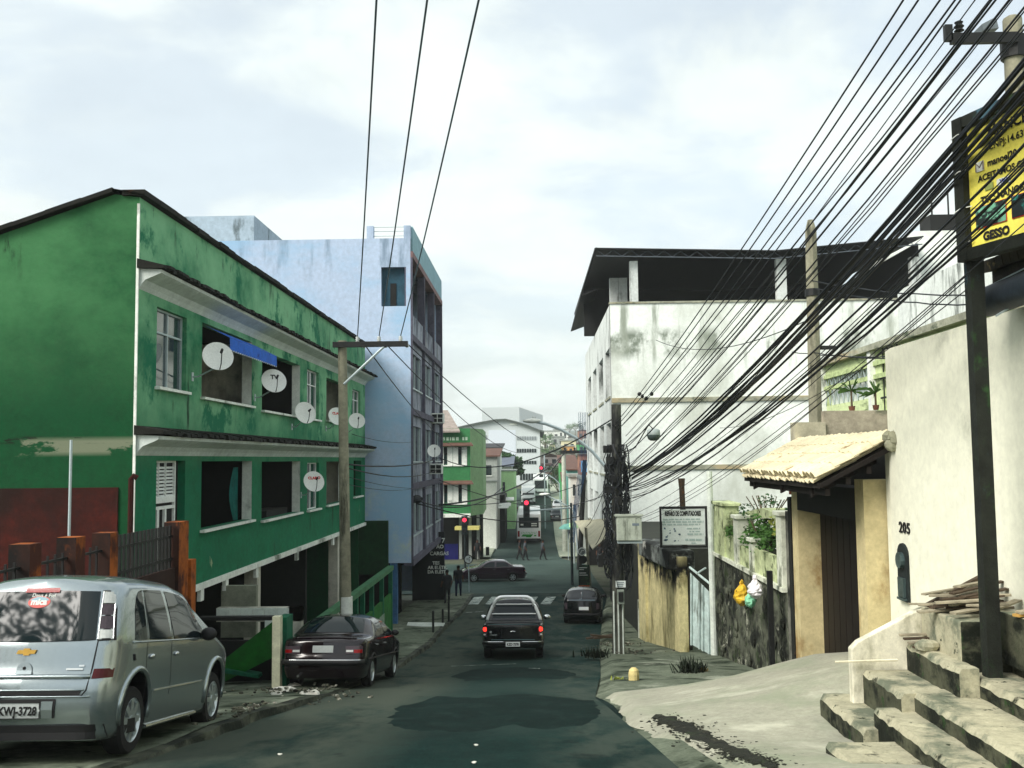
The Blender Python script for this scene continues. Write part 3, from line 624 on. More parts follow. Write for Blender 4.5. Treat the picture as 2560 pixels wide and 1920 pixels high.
mb = MB(); mb.box(wa.x+.35, wa.x+.6, BY+.22, BY+.25, wb.z+.0, wb.z+1.0); mb.build('shutter_gap', m_dark, win)
mb = MB(); mb.box(-22, BX-.02, BY+.02, 54.3, 9.1, 9.22); mb.build('roof', m_blpan, bb)
for xa in (-7.0, BX-.28): mb = MB(); mb.box(xa, xa+.28, BY, BY+.28, 9.3, 9.84); mb.build('parapet_post', m_bl, bb)
mb = MB()
for z in (9.42, 9.62, 9.8): mb.cyl((-6.72, BY+.1, z), (BX-.28, BY+.1, z), .014, n=5)
mb.build('roof_rail', m_alu, bb)
mb = MB(); mb.box(BX-.16, BX+.06, BY+.28, 54.6, 8.75, 9.85); mb.build('street_parapet', m_teal, bb)
floors = [-4.2, -1.1, 2.0, 5.1, 8.6]; ysb = [BY, 46.0, 50.3, 54.6]
for z in floors: mb = MB(); mb.box(BX-.3, BX+.10, BY+.004, 54.6, z-.12, z+.14); mb.build('floor_band', m_blcol if z != 8.6 else mat('red_grey_band', C(126, 100, 100), var=.3), bb)
for y in ysb: mb = MB(); mb.box(BX-.25, BX+.08, max(y-.14, BY+.006), y+.14, -4.2, 8.6); mb.build('column', m_blcol, bb)
for fi, (z0, z1) in enumerate(zip(floors, floors[1:])):
    for y0, y1 in zip(ysb, ysb[1:]):
        if fi == 3:
            mb = MB(); mb.box(BX-.12, BX, y0+.14, y1-.14, z0+.14, z0+1.05); mb.build('panel', m_blpan, bb); continue
        mb = MB(); facade(mb, (BX-.05, 0, 0), (0, 1, 0), (1, 0, 0), y0+.14, y1-.14, z0+.14, z1-.12, [(y0+.6, y1-.6, z0+1.05, z1-.55)], .12); mb.build('panel', m_blpan, bb)
        mb = MB(); mb.box(BX-.17, BX-.15, y0+.6, y1-.6, z0+1.05, z1-.55); wn = mb.build('window', m_glass, bb)
        ym = (y0+y1)/2; mb = MB()
        for a, b in ((y0+.6, y0+.66), (ym-.03, ym+.03), (y1-.66, y1-.6)): mb.box(BX-.15, BX-.10, a, b, z0+1.05, z1-.55)
        mb.box(BX-.08, BX+.03, y0+.55, y1-.55, z0+.99, z0+1.05); mb.build('frame', m_alu, wn)
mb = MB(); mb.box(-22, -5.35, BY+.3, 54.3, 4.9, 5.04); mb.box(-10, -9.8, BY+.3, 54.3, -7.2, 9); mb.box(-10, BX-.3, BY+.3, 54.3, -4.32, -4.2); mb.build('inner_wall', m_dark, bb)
mb = MB(); mb.box(-6.05, -5.75, BY+.05, BY+.35, -7.2, -4.2); mb.build('column', mat('blue_column', C(60, 100, 140), var=.3), bb)
mb = MB(); mb.box(-9.8, -6.4, 47.5, 47.6, -7.3, -4.3); mb.build('shop_wall', m_dark, bb)
mb = MB(); mb.box(-22, -13.4, 47, 56, 9.2, 11.8); tk = mb.build('roof_room', mat('weathered_pale_blue', C(160, 178, 190), var=.15, vs=.6, patches=[(C(90, 104, 108), (.8, .8, .4), .60, .07)]), bb)
def acu(px, py, label):
    c = atX(px, py, -4.9); o = thing('air_conditioner', label, 'air conditioner', c-Vector((0, 0, .25)), group='air conditioners on the blue building')
    mb = MB(); mb.box(c.x-.3, c.x+.3, c.y-.35, c.y+.35, c.z-.25, c.z+.25); mb.build('case', m_trim, o, bevel=.015)
    mb = MB()
    for i in (0, 1):
        for j in (0, 1): mb.box(c.x-.26+i*.28, c.x-.02+i*.28, c.y-.36, c.y-.345, c.z-.2+j*.21, c.z-.02+j*.21)
    mb.build('grille', m_black, o)
acu(1095, 1046, 'white air conditioner high on the blue building front'); acu(1091, 1172, 'white air conditioner below the dish on the blue building')
# shop sign and step under the blue building
a = atY(1062, 1330, 53.2); b = atY(1128, 1437, 53.2)
sg = thing('shop_sign', 'black shop board with white lettering under the blue building', 'sign', (b.x-.4, 53.2, b.z))
mb = MB(); mb.box(-6.6, b.x-.35, 53.2, 53.3, zr(53), a.z); mb.build('board', mat('sign_black', (.008, .01, .012), rough=.5), sg)
for (tx, px, py, s_) in (('7', 1108, 1352, .36), ('ÃO', 1100, 1367, .26), ('CARGAS', 1098, 1384, .26), ('TES', 1090, 1408, .24), ('AR ELÉTR.', 1094, 1419, .23), ('DA ELÉTR.', 1094, 1430, .23)):
    p = atY(px, py, 53.19); mb = MB(); mb.text(tx, s_, Matrix.Translation(p) @ Matrix.Rotation(R(90), 4, 'X'), bold=.008); mb.build('lettering', m_trim, sg)
mb = MB(); q = [gnd(x, y) for (x, y) in ((1000, 1604), (1090, 1602), (1112, 1568), (1020, 1567))]
mb.hexa([(p.x, p.y, zr(p.y)-.05) for p in q]+[(p.x, p.y, zr(42)+.22) for p in q]); single(mb, 'concrete_step', mat('white_concrete', C(196, 202, 192), var=.15), 'pale concrete step on the pavement by the blue building', 'step')
for i, (px, y0, y1) in enumerate(((1083, 1530, 1590), (1107, 1525, 1568), (1122, 1490, 1562))):
    p = gnd(px, y1); t = atY(px, y0, p.y); mb = MB(); mb.cyl((p.x, p.y, zr(p.y)), (p.x, p.y, t.z), .045, n=8); mb.cyl((p.x, p.y, t.z), (p.x, p.y, t.z+.05), .055, .02, n=8)
    single(mb, 'bollard', m_black, ['thin black post standing on the pale concrete step', 'middle one of the three black posts by the blue building', 'tallest black post, nearest the junction'][i], 'bollard', group='posts by the blue building')
# ---------------------------------------------------------------- left utility pole with crossarm
m_conc = mat('pole_concrete', C(140, 138, 118, .9), var=.3, vs=2.5, bs=20, bump=.3, patches=[(C(60, 62, 50), (3, 3, .5), .6, .08)])
m_ins = mat('porcelain', C(200, 206, 204), rough=.2, var=.05, bump=0)
lp = thing('utility_pole', 'concrete utility pole with white base and crossarm in front of the green house', 'utility pole', (-4.25, 22.5, zr(22.5)))
mb = MB(); mb.cyl((-4.25, 22.5, zr(22.5)-.3), (-4.37, 22.5, 2.72), .135, .10, 14); mb.build('shaft', m_conc, lp, smooth=True, auto=50)
mb = MB(); mb.cyl((-4.249, 22.5, zr(22.5)), (-4.266, 22.5, -3.02), .145, .138, 14); mb.build('painted_base', m_trim, lp, smooth=True, auto=50)
mb = MB(); mb.box(-4.56, -2.86, 22.33, 22.44, 2.56, 2.68); mb.build('crossarm', m_black, lp)
mb = MB(); mb.cyl((-4.3, 22.36, 1.72), (-3.4, 22.36, 2.56), .03, n=6); mb.build('brace', m_alu, lp)
INS = []
for px in (893, 947, 1001):
    c = atY(px, 855, 22.35); mb = MB(); mb.lathe([(0, 0), (.055, 0), (.03, .03), (.055, .05), (.03, .08), (.05, .1), (0, .13)], (c.x, 22.385, 2.68), n=10); mb.build('insulator', m_ins, lp, smooth=True); INS.append(Vector((c.x, 22.385, 2.80)))
    mb = MB(); mb.lathe([(0, 0), (.05, .01), (.05, .06), (.03, .08), (0, .09)], (c.x+.12, 22.5, 2.60), 'Y', n=10); mb.build('insulator', m_ins, lp, smooth=True)
# ================================================================ RIGHT SIDE
m_white = mat('white_building_paint', C(228, 234, 227, 1.1), rough=.9, var=.05, vs=.25, bs=8, bump=.12, fine=.03, patches=[
    (C(120, 130, 116), (.5, .5, .35), .55, .06, (2, 6.0, .45, .5)), (C(150, 158, 144), (1.1, 1.1, .13), .60, .08, (2, 6.6, 1.2, 1.0)), (C(196, 202, 190), (.2, .2, .12), .56, .1), (C(120, 124, 110), (2, 2, 1.2), .70, .03)])
m_wside = mat('white_building_side', C(206, 212, 208), var=.12, vs=.4, bs=8, patches=[(C(90, 96, 92), (1.2, 1.2, .25), .60, .07)])
m_metal = mat('dark_roof_sheet', (.006, .0065, .008), rough=.6, var=.3, spec=.4)
m_band = mat('stained_band', C(150, 152, 134), var=.4, vs=1.2, patches=[(C(176, 162, 128), (.3, .3, 1), .60, .06), (C(60, 74, 56), (1, 1, 2), .6, .07)])
WX, WY, WY2 = 4.0, 52.5, 79.0
wbld = thing('white_building', 'large stained white building with open roof terrace under dark metal roof', 'building', (8, 60, zr(60)))
mb = MB(); mb.box(WX, 24, WY, WY+.3, -8, 8.12); mb.build('front_wall', m_white, wbld)
# street side with openings
hs = []
for (z0, z1, px_list) in ((3.4, 6.1, ((1507, 1522), (1490, 1503), (1478, 1487), (1467, 1474))),):
    for (a, b) in px_list: hs.append((atX(b, 920, WX).y+.0, atX(a, 920, WX).y, 2.55+1.0, 5.6))
hs = [(53.2, 56.6, 3.3, 5.9), (58.6, 62.4, 3.3, 5.9), (65.0, 69.0, 3.3, 5.9), (71.4, 75.6, 3.3, 5.9)]
hs2 = [(a, b, -.9, 1.9) for a, b, _, _ in hs]; hs3 = [(a, b, -4.4, -2.2) for a, b, _, _ in hs]
mb = MB(); facade(mb, (WX, 0, 0), (0, 1, 0), (-1, 0, 0), WY, WY2, -4.6, 8.12, hs+hs2+hs3, .45)
mb.build('street_wall', m_wside, wbld)
for i, h in enumerate(hs+hs2+hs3):
    mb = MB(); mb.box(WX+.44, WX+.47, h[0], h[1], h[2], h[3]); wn = mb.build('window', m_glass if i != 0 else m_glass, wbld)
    mb = MB(); ym = (h[0]+h[1])/2
    for y in (h[0]+.04, ym, h[1]-.04): mb.box(WX+.39, WX+.44, y-.03, y+.03, h[2], h[3])
    mb.build('frame', m_alu, wn)
    mb = MB(); mb.box(WX-.06, WX, h[0]-.1, h[1]+.1, h[2]-.14, h[2]-.02); mb.build('sill', m_band, wbld)
mb = MB(); mb.box(WX+.05, 24, WY2-.3, WY2, -8.4, 8.1); mb.box(WX+.05, 24, WY+.3, WY2-.3, 7.7, 7.82); mb.box(23.7, 24, WY+.3, WY2-.3, -8, 8.1); mb.box(WX+2.2, WX+2.4, WY+.3, WY2-.3, -8.4, -4.6); mb.build('inner_wall', m_dark, wbld)
mb = MB(); mb.box(WX, WX+.4, WY+.3, WY+.9, -7.6, -4.6); mb.build('corner_column', mat('blue_white_column', C(120, 136, 150), var=.4, vs=1.2), wbld)
for (py, x1) in ((1000, 2000), (1170, 1905)):
    a = atY(1530, py, WY-.1); b = atY(x1, py-6, WY-.1); mb = MB(); mb.hexa([(a.x, WY-.09, a.z-.14), (b.x+8, WY-.09, b.z-.10), (b.x+8, WY-.002, b.z-.10), (a.x, WY-.002, a.z-.14), (a.x, WY-.09, a.z+.10), (b.x+8, WY-.09, b.z+.13), (b.x+8, WY-.002, b.z+.13), (a.x, WY-.002, a.z+.10)]); mb.build('stained_ledge', m_band, wbld)
mb = MB(); mb.box(WX-.04, 24, WY-.06, WY+.34, 8.12, 8.22); mb.build('parapet_cap', m_band, wbld)
# terrace posts, dark back walls and metal roof with lattice fascia
for (px, w_) in ((1584, .42), (1952, .52), (2287, .5)):
    c = atY(px, 700, WY+.2); mb = MB(); mb.box(c.x-w_/2, c.x+w_/2, WY, WY+.4, 8.22, 10.4); mb.build('terrace_post', m_wside, wbld)
for px, py in ((1557, 700), (1535, 720)): c = atY(px, py, WY+6); mb = MB(); mb.box(c.x-.25, c.x+.25, WY+6, WY+6.4, 8.1, 10.6); mb.build('terrace_post', m_wside, wbld)
mb = MB(); mb.hexa([(3.3, 66, 8.1), (12.6, 66, 8.1), (12.6, 66.3, 8.1), (3.3, 66.3, 8.1), (3.3, 66, 11.25), (12.6, 66, 10.98), (12.6, 66.3, 10.98), (3.3, 66.3, 11.25)]); mb.hexa([(12.6, 66, 8.1), (20.3, 66, 8.1), (20.3, 66.3, 8.1), (12.6, 66.3, 8.1), (12.6, 66, 10.98), (20.3, 66, 11.6), (20.3, 66.3, 11.6), (12.6, 66.3, 10.98)]); mb.box(20.3, 20.45, WY+.45, 66, 8.1, 11.2); mb.build('terrace_wall', m_dark, wbld)
mb = MB()
zl, zm, zrr = 11.0, 10.72, 11.35
def roofpt(x): return zl+(zm-zl)*min(1, (x-3.3)/9.3) if x < 12.6 else zm+(zrr-zm)*(x-12.6)/7.6
xs_ = [3.3, 6, 9, 12.6, 16, 20.3]
for a, b in zip(xs_, xs_[1:]):
    mb.hexa([(a, WY-.7, roofpt(a)-.06), (b, WY-.7, roofpt(b)-.06), (b, 79.5, roofpt(b)+.5), (a, 79.5, roofpt(a)+.6), (a, WY-.7, roofpt(a)), (b, WY-.7, roofpt(b)), (b, 79.5, roofpt(b)+.6), (a, 79.5, roofpt(a)+.7)])
rfo = mb.build('metal_roof', m_metal, wbld)
mb = MB(); k = 0
for a, b in zip(xs_, xs_[1:]):
    mb.hexa([(a, WY-.5, roofpt(a)-.42), (b, WY-.5, roofpt(b)-.42), (b, WY-.44, roofpt(b)-.42), (a, WY-.44, roofpt(a)-.42), (a, WY-.5, roofpt(a)-.37), (b, WY-.5, roofpt(b)-.37), (b, WY-.44, roofpt(b)-.37), (a, WY-.44, roofpt(a)-.37)])
    n_ = int((b-a)/.42)
    for i in range(n_):
        x = a+(b-a)*i/n_; x2 = a+(b-a)*(i+1)/n_; s_ = i % 2
        mb.cyl((x, WY-.47, roofpt(x)-(.39 if s_ else .07)), (x2, WY-.47, roofpt(x2)-(.07 if s_ else .39)), .018, n=5)
mb.build('roof_truss', mat('truss_steel', C(84, 92, 100), rough=.5, var=.2), rfo)
# dark side awning of the roof over the street
mb = MB(); mb.hexa([(3.2, WY-.7, 10.85), (3.35, WY-.7, 10.98), (3.35, 79.5, 11.6), (3.2, 79.5, 11.4), (3.2, WY-.7, 10.98), (3.3, WY-.7, 11.02), (3.3, 79.5, 11.7), (3.2, 79.5, 11.6)]); mb.build('side_fascia', m_metal, rfo)
mb = MB(); mb.hexa([(2.9, 62, 10.1), (4.0, 62, 10.5), (4.0, 79.5, 10.5), (2.9, 79.5, 10.1), (2.9, 62, 10.2), (4.0, 62, 10.6), (4.0, 79.5, 10.6), (2.9, 79.5, 10.2)]); mb.build('side_canopy', m_metal, rfo)
# higher block behind on the right and rooftop tank
mb = MB(); mb.box(20.5, 30, WY+1, WY+9, -2, 12.0); single(mb, 'white_block', m_white, 'taller plain white block rising behind the right end of the terrace', 'building')
mb = MB(); c = atY(2385, 540, WY+.6); mb.box(c.x-.9, c.x+.9, WY+1.5, WY+3, 12.0, 13.0); mb.cyl((c.x-.6, WY+2, 13), (c.x-.6, WY+2, 14), .05); mb.cyl((c.x+.3, WY+2, 13), (c.x+.3, WY+2, 14.3), .05); single(mb, 'water_tank', m_dark, 'small dark tank on top of the tall white block', 'tank')
# beige awning over the pavement corner
mb = MB(); P = [atX(x, y, X) for (x, y, X) in ((1437, 1302, 2.75), (1515, 1296, 3.98), (1530, 1330, 3.98), (1482, 1372, 2.75))]
mb.hexa([tuple(p-Vector((0, 0, .06))) for p in P]+[tuple(p) for p in P]); aw2 = single(mb, 'shop_awning', mat('beige_sheet', C(176, 172, 148), var=.2, vs=1), 'beige sloping awning on the corner of the white building', 'awning')
# ---------------------------------------------------------------- light green bungalow with diamond grille, behind
m_lgreen = mat('lime_wash', C(198, 212, 160), var=.14, vs=.8, bs=10, patches=[(C(120, 134, 96), (1.2, .6, 3.5), .60, .06)])
hse = thing('lime_house', 'pale lime house with white pilasters and diamond grille window above the grey wall', 'building', (10, 26, zr(26)))
ya, yb = 15.5, atX(2058, 950, 9).y; zt = 2.75
w1 = (atX(2172, 960, 9).y, atX(2066, 985, 9).y, atX(2120, 1010, 9).z+.05, atX(2120, 925, 9).z); w2 = (atX(2250, 880, 9).y, atX(2202, 880, 9).y, 1.15, atX(2210, 870, 9).z)
mb = MB(); facade(mb, (9, 0, 0), (0, 1, 0), (-1, 0, 0), ya, yb, -4, zt, [w1, w2], .2); mb.box(9.1, 15, yb-.2, yb, -4, zt); mb.build('wall', m_lgreen, hse)
for z in (-.2, .35, 1.05, 2.0, 2.35): mb = MB(); mb.box(8.93, 8.998, ya, min(w1[0], w2[0])-.1, z, z+.14) if 0 else mb.box(8.93, 8.998, ya, yb, z, z+.12) if z > 1.9 or z < .2 else mb.box(8.93, 8.998, w1[1]+.15, yb, z, z+.12); mb.build('stone_course', mat('lime_stone', C(176, 192, 138), var=.35, vs=4, bs=12, bump=.8), hse)
for px in (2062, 2186): y = atX(px, 950, 9).y; mb = MB(); mb.box(8.86, 8.998, y-.12, y+.12, -1, zt+.1); mb.build('pilaster', m_trim, hse)
mb = MB(); mb.box(8.8, 15, ya, yb+.2, zt, zt+.16); mb.build('roof_slab', m_band, hse)
for wv in (w1, w2):
    mb = MB(); mb.box(9.16, 9.18, wv[0], wv[1], wv[2], wv[3]); wn = mb.build('window', mat('white_blind', C(214, 220, 216), var=.05), hse)
    mb = MB(); n_ = 9
    if wv is w1:
        for i in range(n_):
            a = wv[0]+(wv[1]-wv[0])*i/n_; b = wv[0]+(wv[1]-wv[0])*(i+1)/n_
            mb.cyl((8.99, a, wv[2]), (8.99, b, wv[3]), .016, n=4); mb.cyl((8.985, b, wv[2]), (8.985, a, wv[3]), .016, n=4)
    else:
        for i in range(4): y = wv[0]+(wv[1]-wv[0])*(i+.5)/4; mb.cyl((8.99, y, wv[2]), (8.99, y, wv[3]), .02, n=4)
        for z in (wv[2]+.3, wv[2]+.8): mb.box(8.95, 8.97, wv[0], wv[1], z, z+.05)
    mb.build('grille', m_black if wv is not w1 else m_alu, wn)
# white upper volume and balcony with rail on the far right
mb = MB(); mb.box(9.2, 16, 16, 22.3, 2.9, 5.0) if 0 else mb.box(12, 18, 24, 33, 2.9, 5.4); single(mb, 'white_upper_house', m_wside, 'plain white upper storey behind the lime house', 'building')
# grey rendered wall with potted palms
m_grey = mat('grey_brown_render', C(158, 150, 132), var=.3, vs=1.0, bs=16, bump=.4, patches=[(C(176, 150, 116), (.7, .7, .8), .58, .07), (C(84, 90, 70), (1.1, 1.1, 2), .57, .08, (2, .9, .2, .35)), (C(60, 54, 44), (3, 3, 3), .70, .03)])
gw = thing('grey_wall', 'grey rendered wall with broken brick end behind the portico roof', 'wall', (6, 19.8, zr(19.8)))
mb = MB(); a = atY(2060, 1028, 19.8); mb.box(a.x, 9, 19.8, 20.0, zr(20)-.3, .88); mb.build('wall', m_grey, gw)
mb = MB(); b = atY(1985, 1056, 19.75); mb.box(b.x, a.x, 19.72, 20.05, zr(20)-.3, .66); mb.build('pier', mat('pale_render', C(186, 180, 156), var=.25, vs=2), gw)
mb = MB(); mb.box(0, .09, 0, .19, 0, .14); br0 = mb.build('brick', mat('hollow_brick', C(168, 84, 58), var=.3, vs=5), None, bevel=.006)
for i in range(5):
    o = br0 if i == 0 else dup(br0); o.parent = gw; o.location = Vector((b.x-.10, 19.74, -.75+i*.16))-Vector((6, 19.8, zr(19.8)))
mb = MB(); mb.box(b.x-.12, b.x, 19.76, 20, zr(20)-.2, -.8); mb.build('rough_edge', m_moss, gw)
m_palm = mat('palm_green', C(58, 88, 36), var=.4, vs=8, bump=0); m_bark = mat('bark', C(84, 72, 54), var=.4, vs=6, bump=.4)
def palm(px, py, Y, h, label):
    b = atY(px, py, Y); o = thing('potted_palm', label, 'plant', b, group='palms on the grey wall'); r_ = random.Random(px)
    mb = MB(); mb.lathe([(0, 0), (.05, 0), (.07, .10), (.06, .10), (0, .08)], b, n=10); mb.build('pot', mat('clay_pot', C(110, 72, 56), var=.2), o)
    mb = MB(); mb.cyl(b+Vector((0, 0, .1)), b+Vector((0, 0, h)), .022, .018, 6); mb.build('trunk', m_bark, o)
    mb = MB()
    for i in range(18):
        a = r_.uniform(0, 6.3); e = r_.uniform(-.2, 1.3); l_ = r_.uniform(.2, .38); d = Vector((math.cos(a)*math.cos(e), math.sin(a)*math.cos(e), math.sin(e))); s_ = Vector((-math.sin(a), math.cos(a), 0))*.014; t = b+Vector((0, 0, h-.02))
        mb.add([t-s_, t+s_, t+d*l_*.6+s_+Vector((0, 0, .02)), t+d*l_-Vector((0, 0, .06)), t+d*l_*.6-s_+Vector((0, 0, .02))], [(0, 1, 2, 3, 4)])
    mb.build('crown', m_palm, o)
palm(2130, 1028, 20.0, .42, 'smaller spiky palm on the grey wall'); palm(2190, 1025, 20.2, .36, 'larger spiky palm on the grey wall beside a clay pot')
# ---------------------------------------------------------------- bare concrete pole
mb = MB(); mb.cyl((5.80, 21, zr(21)), (5.87, 21, 4.75), .165, .12, 8); mb.cyl((5.87, 21, 4.75), (5.87, 21, 4.98), .12, .06, 8); 
cpole = single(mb, 'concrete_pole', m_conc, 'bare tapered concrete pole rising behind the portico roof', 'utility pole')
mb = MB(); mb.cyl((5.86, 21, 3.35), (5.862, 21, 3.5), .155, .155, 10); mb.box(5.86, 6.3, 20.96, 21.04, 2.22, 2.30); mb.build('clamp', m_black, cpole)
# ---------------------------------------------------------------- house 205: cream wall, portico with barrel tiles
m_cream = mat('cream_wall_paint', C(226, 226, 206, 1.04), rough=.9, var=.05, vs=.7, bs=14, bump=.12, fine=.025, patches=[(C(176, 178, 160), (.5, .5, .5), .68, .08), (C(110, 114, 100), (5, 5, 5), .74, .02)])
m_ochre = mat('ochre_wall_paint', C(206, 192, 146, .9), var=.16, vs=1.2, bs=16, bump=.2, patches=[(C(140, 112, 66), (.9, .9, .6), .60, .08), (C(50, 44, 30), (5, 5, 5), .72, .03)])
h205 = thing('cream_house', 'cream house numbered 205 with dark doorway under a small tiled portico', 'building', (5.1, 14, zr(14)))
mb = MB(); mb.box(5.1, 13, 1.5, 14.62, -4.2, 1.53); mb.build('wall', m_cream, h205)
mb = MB(); mb.box(5.14, 13, 14.62, 14.9, -4, .1); mb.build('side_wall', m_cream, h205)
# doorway beyond the cream wall
mb = MB(); mb.box(4.86, 5.36, 18.9, 19.3, zr(19)-.3, -.36); mb.build('door_pier', m_ochre, h205)
mb = MB(); mb.box(4.82, 5.26, 14.95, 15.35, zr(15)-.3, -.36); mb.build('door_pier', m_ochre, h205)
mb = MB(); mb.box(5.6, 5.7, 14.6, 19.4, -4.6, .12); mb.build('inner_wall', m_dark, h205)
m_door = mat('dark_wood_door', C(17, 9, 8), rough=.6, var=.4, vs=3)
mb = MB(); mb.box(5.3, 5.36, 15.36, 18.9, zr(17)-.2, -.95); dr = mb.build('door', m_door, h205)
for i in range(10): y = 15.42+i*.35; mb = MB(); mb.box(5.275, 5.298, y, y+.32, zr(17)+.1, -1.05); mb.build('plank', m_door, dr)
mb = MB(); mb.box(4.86, 5.34, 15.36, 18.9, -1.0, -.5); mb.build('lintel', m_dark, h205)
# roof
e0, e1 = 14.5, 19.7; A = Vector((4.0, 0, -.36)); B = Vector((5.14, 0, .22)); sl_ = (B-A); ang = math.atan2(sl_.z, sl_.x); L_ = sl_.length
mb = MB(); mb.hexa([(4.06, e0, -.47), (5.14, e0, .08), (5.14, e1, .08), (4.06, e1, -.47), (4.06, e0, -.40), (5.14, e0, .16), (5.14, e1, .16), (4.06, e1, -.40)]); roof = mb.build('portico_roof', mat('dark_timber', C(22, 16, 12), var=.3), h205)
m_tilec = mat('pale_clay_tile', C(228, 216, 180, 1.0), rough=.9, var=.16, vs=2.2, bs=30, bump=.25, patches=[(C(150, 128, 92), (3, 3, 3), .64, .06)])
mb = MB(); prof = [(math.cos(math.pi*t/6)*.115, math.sin(math.pi*t/6)*.085) for t in range(7)]; vs = []
for k, (s_, dz) in enumerate(((0, .012), (.40, 0))):
    for (a, b) in prof: vs.append((s_, a*(1-.06*k), b+dz))
    for (a, b) in prof[::-1]: vs.append((s_, a*(1-.06*k)*.86, b+dz-.012))
n_ = 14; mb.add(vs, [(i, (i+1) % n_, n_+(i+1) % n_, n_+i) for i in range(n_)]+[tuple(range(n_-1, -1, -1)), tuple(range(n_, 2*n_))])
tl0 = mb.build('tile', m_tilec, None, smooth=True, auto=40); first = True
mb = MB(); prof = [(math.cos(math.pi*t/6)*.115, -math.sin(math.pi*t/6)*.05) for t in range(7)]; vs = []
for s_ in (0, .40):
    for (a, b) in prof: vs.append((s_, a, b))
    for (a, b) in prof[::-1]: vs.append((s_, a*.86, b+.012))
mb.add(vs, [(i, (i+1) % n_, n_+(i+1) % n_, n_+i) for i in range(n_)]+[tuple(range(n_-1, -1, -1)), tuple(range(n_, 2*n_))]); tl1 = mb.build('tile', m_tilec, None, smooth=True, auto=40); f2 = True
rt = random.Random(11); ncol = 23
Lb = Vector((5.1, 14, zr(14)))
for k in range(4):
    for i in range(ncol):
        y = e0+.1+(e1-e0-.2)*i/(ncol-1)
        for under in (0, 1):
            if under and i == ncol-1: continue
            if under: o = tl1 if f2 else dup(tl1); f2 = False
            else: o = tl0 if first else dup(tl0); first = False
            s_ = k*.31+rt.uniform(-.015, .015); p = A+Vector((math.cos(ang)*s_, y+(.113 if under else 0), math.sin(ang)*s_+.045+k*.004-(.04 if under else 0)))
            o.parent = roof; o.location = p-Lb; o.rotation_euler = (rt.uniform(-.03, .03), -ang+rt.uniform(-.02, .02), rt.uniform(-.02, .02))
mb = MB()
for i in range(8): mb.ball((5.1+rt.uniform(-.05, .05), e0-.05+rt.uniform(-.1, .1), .16+rt.uniform(-.06, .1)), .09, n=7, m=5, jit=.2, rnd=rt)
mb.build('mortar', mat('rough_mortar', C(140, 140, 118), var=.4, vs=5), roof)
for i in range(3): x = 4.15+i*.3; mb = MB(); z = lin([(4.06, -.5), (5.14, .06)], x); mb.box(x, x+.07, e0+.05, e1-.05, z-.12, z-.02); mb.build('batten', mat('dark_timber', C(22, 16, 12)), roof)
for y in (15.15, 17.0, 19.1): mb = MB(); mb.hexa([(4.12, y, -.62), (5.1, y, -.12), (5.1, y+.1, -.12), (4.12, y+.1, -.62), (4.12, y, -.48), (5.1, y, .02), (5.1, y+.1, .02), (4.12, y+.1, -.48)]); mb.build('rafter', mat('dark_timber', C(22, 16, 12)), roof)
# number and meter niche
p = atX(2261, 1321, 5.09); mb = MB(); mb.text('205', .21, Matrix.Translation(p) @ Matrix.Rotation(R(-90), 4, 'Z') @ Matrix.Rotation(R(90), 4, 'X'), ext=.006, bold=.004, sx=1.2, space=1.15); mb.build('house_number', m_blk, h205)
a = atX(2246, 1365, 5.09); b = atX(2276, 1508, 5.09); ym = (a.y+b.y)/2; hw = abs(a.y-b.y)/2; zt_, zb_ = a.z, b.z
mb = MB(); P = [(5.095, ym-hw, zb_), (5.095, ym+hw, zb_)]+[(5.095, ym+hw*math.cos(t*math.pi/8), zt_-hw*.6+hw*.9*math.sin(t*math.pi/8)) for t in range(9)]; mb.prism(P, (-.03, 0, 0)); nic = mb.build('meter_niche', mat('niche_dark', C(26, 34, 34), var=.5, vs=8), h205)
mb = MB(); mb.lathe([(0, -.04), (hw*.6, -.04), (hw*.6, .04), (0, .05)], (5.05, ym, zt_-.18), 'X', n=12); mb.box(5.03, 5.065, ym-hw*.6, ym+hw*.6, zb_+.06, zt_-.42); mb.box(5.02, 5.065, ym-hw*.8, ym+hw*.7, zb_+.02, zb_+.05); mb.build('meter', mat('meter_grey', C(60, 76, 76), rough=.4, var=.4, vs=6), nic)
# small dark tiled eave and barrel gutter above the cream wall, by the sign post
dkr = MB(); m_dkt = mat('dark_old_tile', C(44, 40, 32), var=.6, vs=6, bump=.6, patches=[(C(120, 104, 66), (4, 4, 4), .62, .06)])
rr = random.Random(4)
P0 = atY(2478, 660, 10.4); P1 = atY(2640, 600, 9.2)
for i in range(9):
    t = i/8; c = P0.lerp(P1, t); dkr.hexa([tuple(c+Vector(v)) for v in ((-.02, -.14, -.07), (.35, -.14, .0), (.35, .16, .0), (-.02, .16, -.07), (-.04, -.14, .05+rr.uniform(-.02, .03)), (.35, -.14, .12), (.35, .16, .12), (-.04, .16, .05))])
dkr.hexa([tuple(v) for v in (P0+Vector((.05, .1, -.28)), P1+Vector((.05, .1, -.28)), P1+Vector((1.2, .6, -.28)), P0+Vector((1.2, .6, -.28)), P0+Vector((.05, .1, -.06)), P1+Vector((.05, .1, -.06)), P1+Vector((1.2, .6, .1)), P0+Vector((1.2, .6, .1)))])
dkr.build('upper_eave', m_dkt, h205)
mb = MB(); g0 = atY(2468, 755, 10.6); g1 = atY(2640, 690, 9.4); mb.tube([g0, g0.lerp(g1, .33), g0.lerp(g1, .66), g1], .16, 12); mb.cyl(g0, g0-(g1-g0).normalized()*.03, .15, .12, 12); mb.build('barrel_gutter', mat('dark_tarred_pipe', C(38, 46, 54), rough=.55, var=.5, vs=4), h205, smooth=True, auto=50)
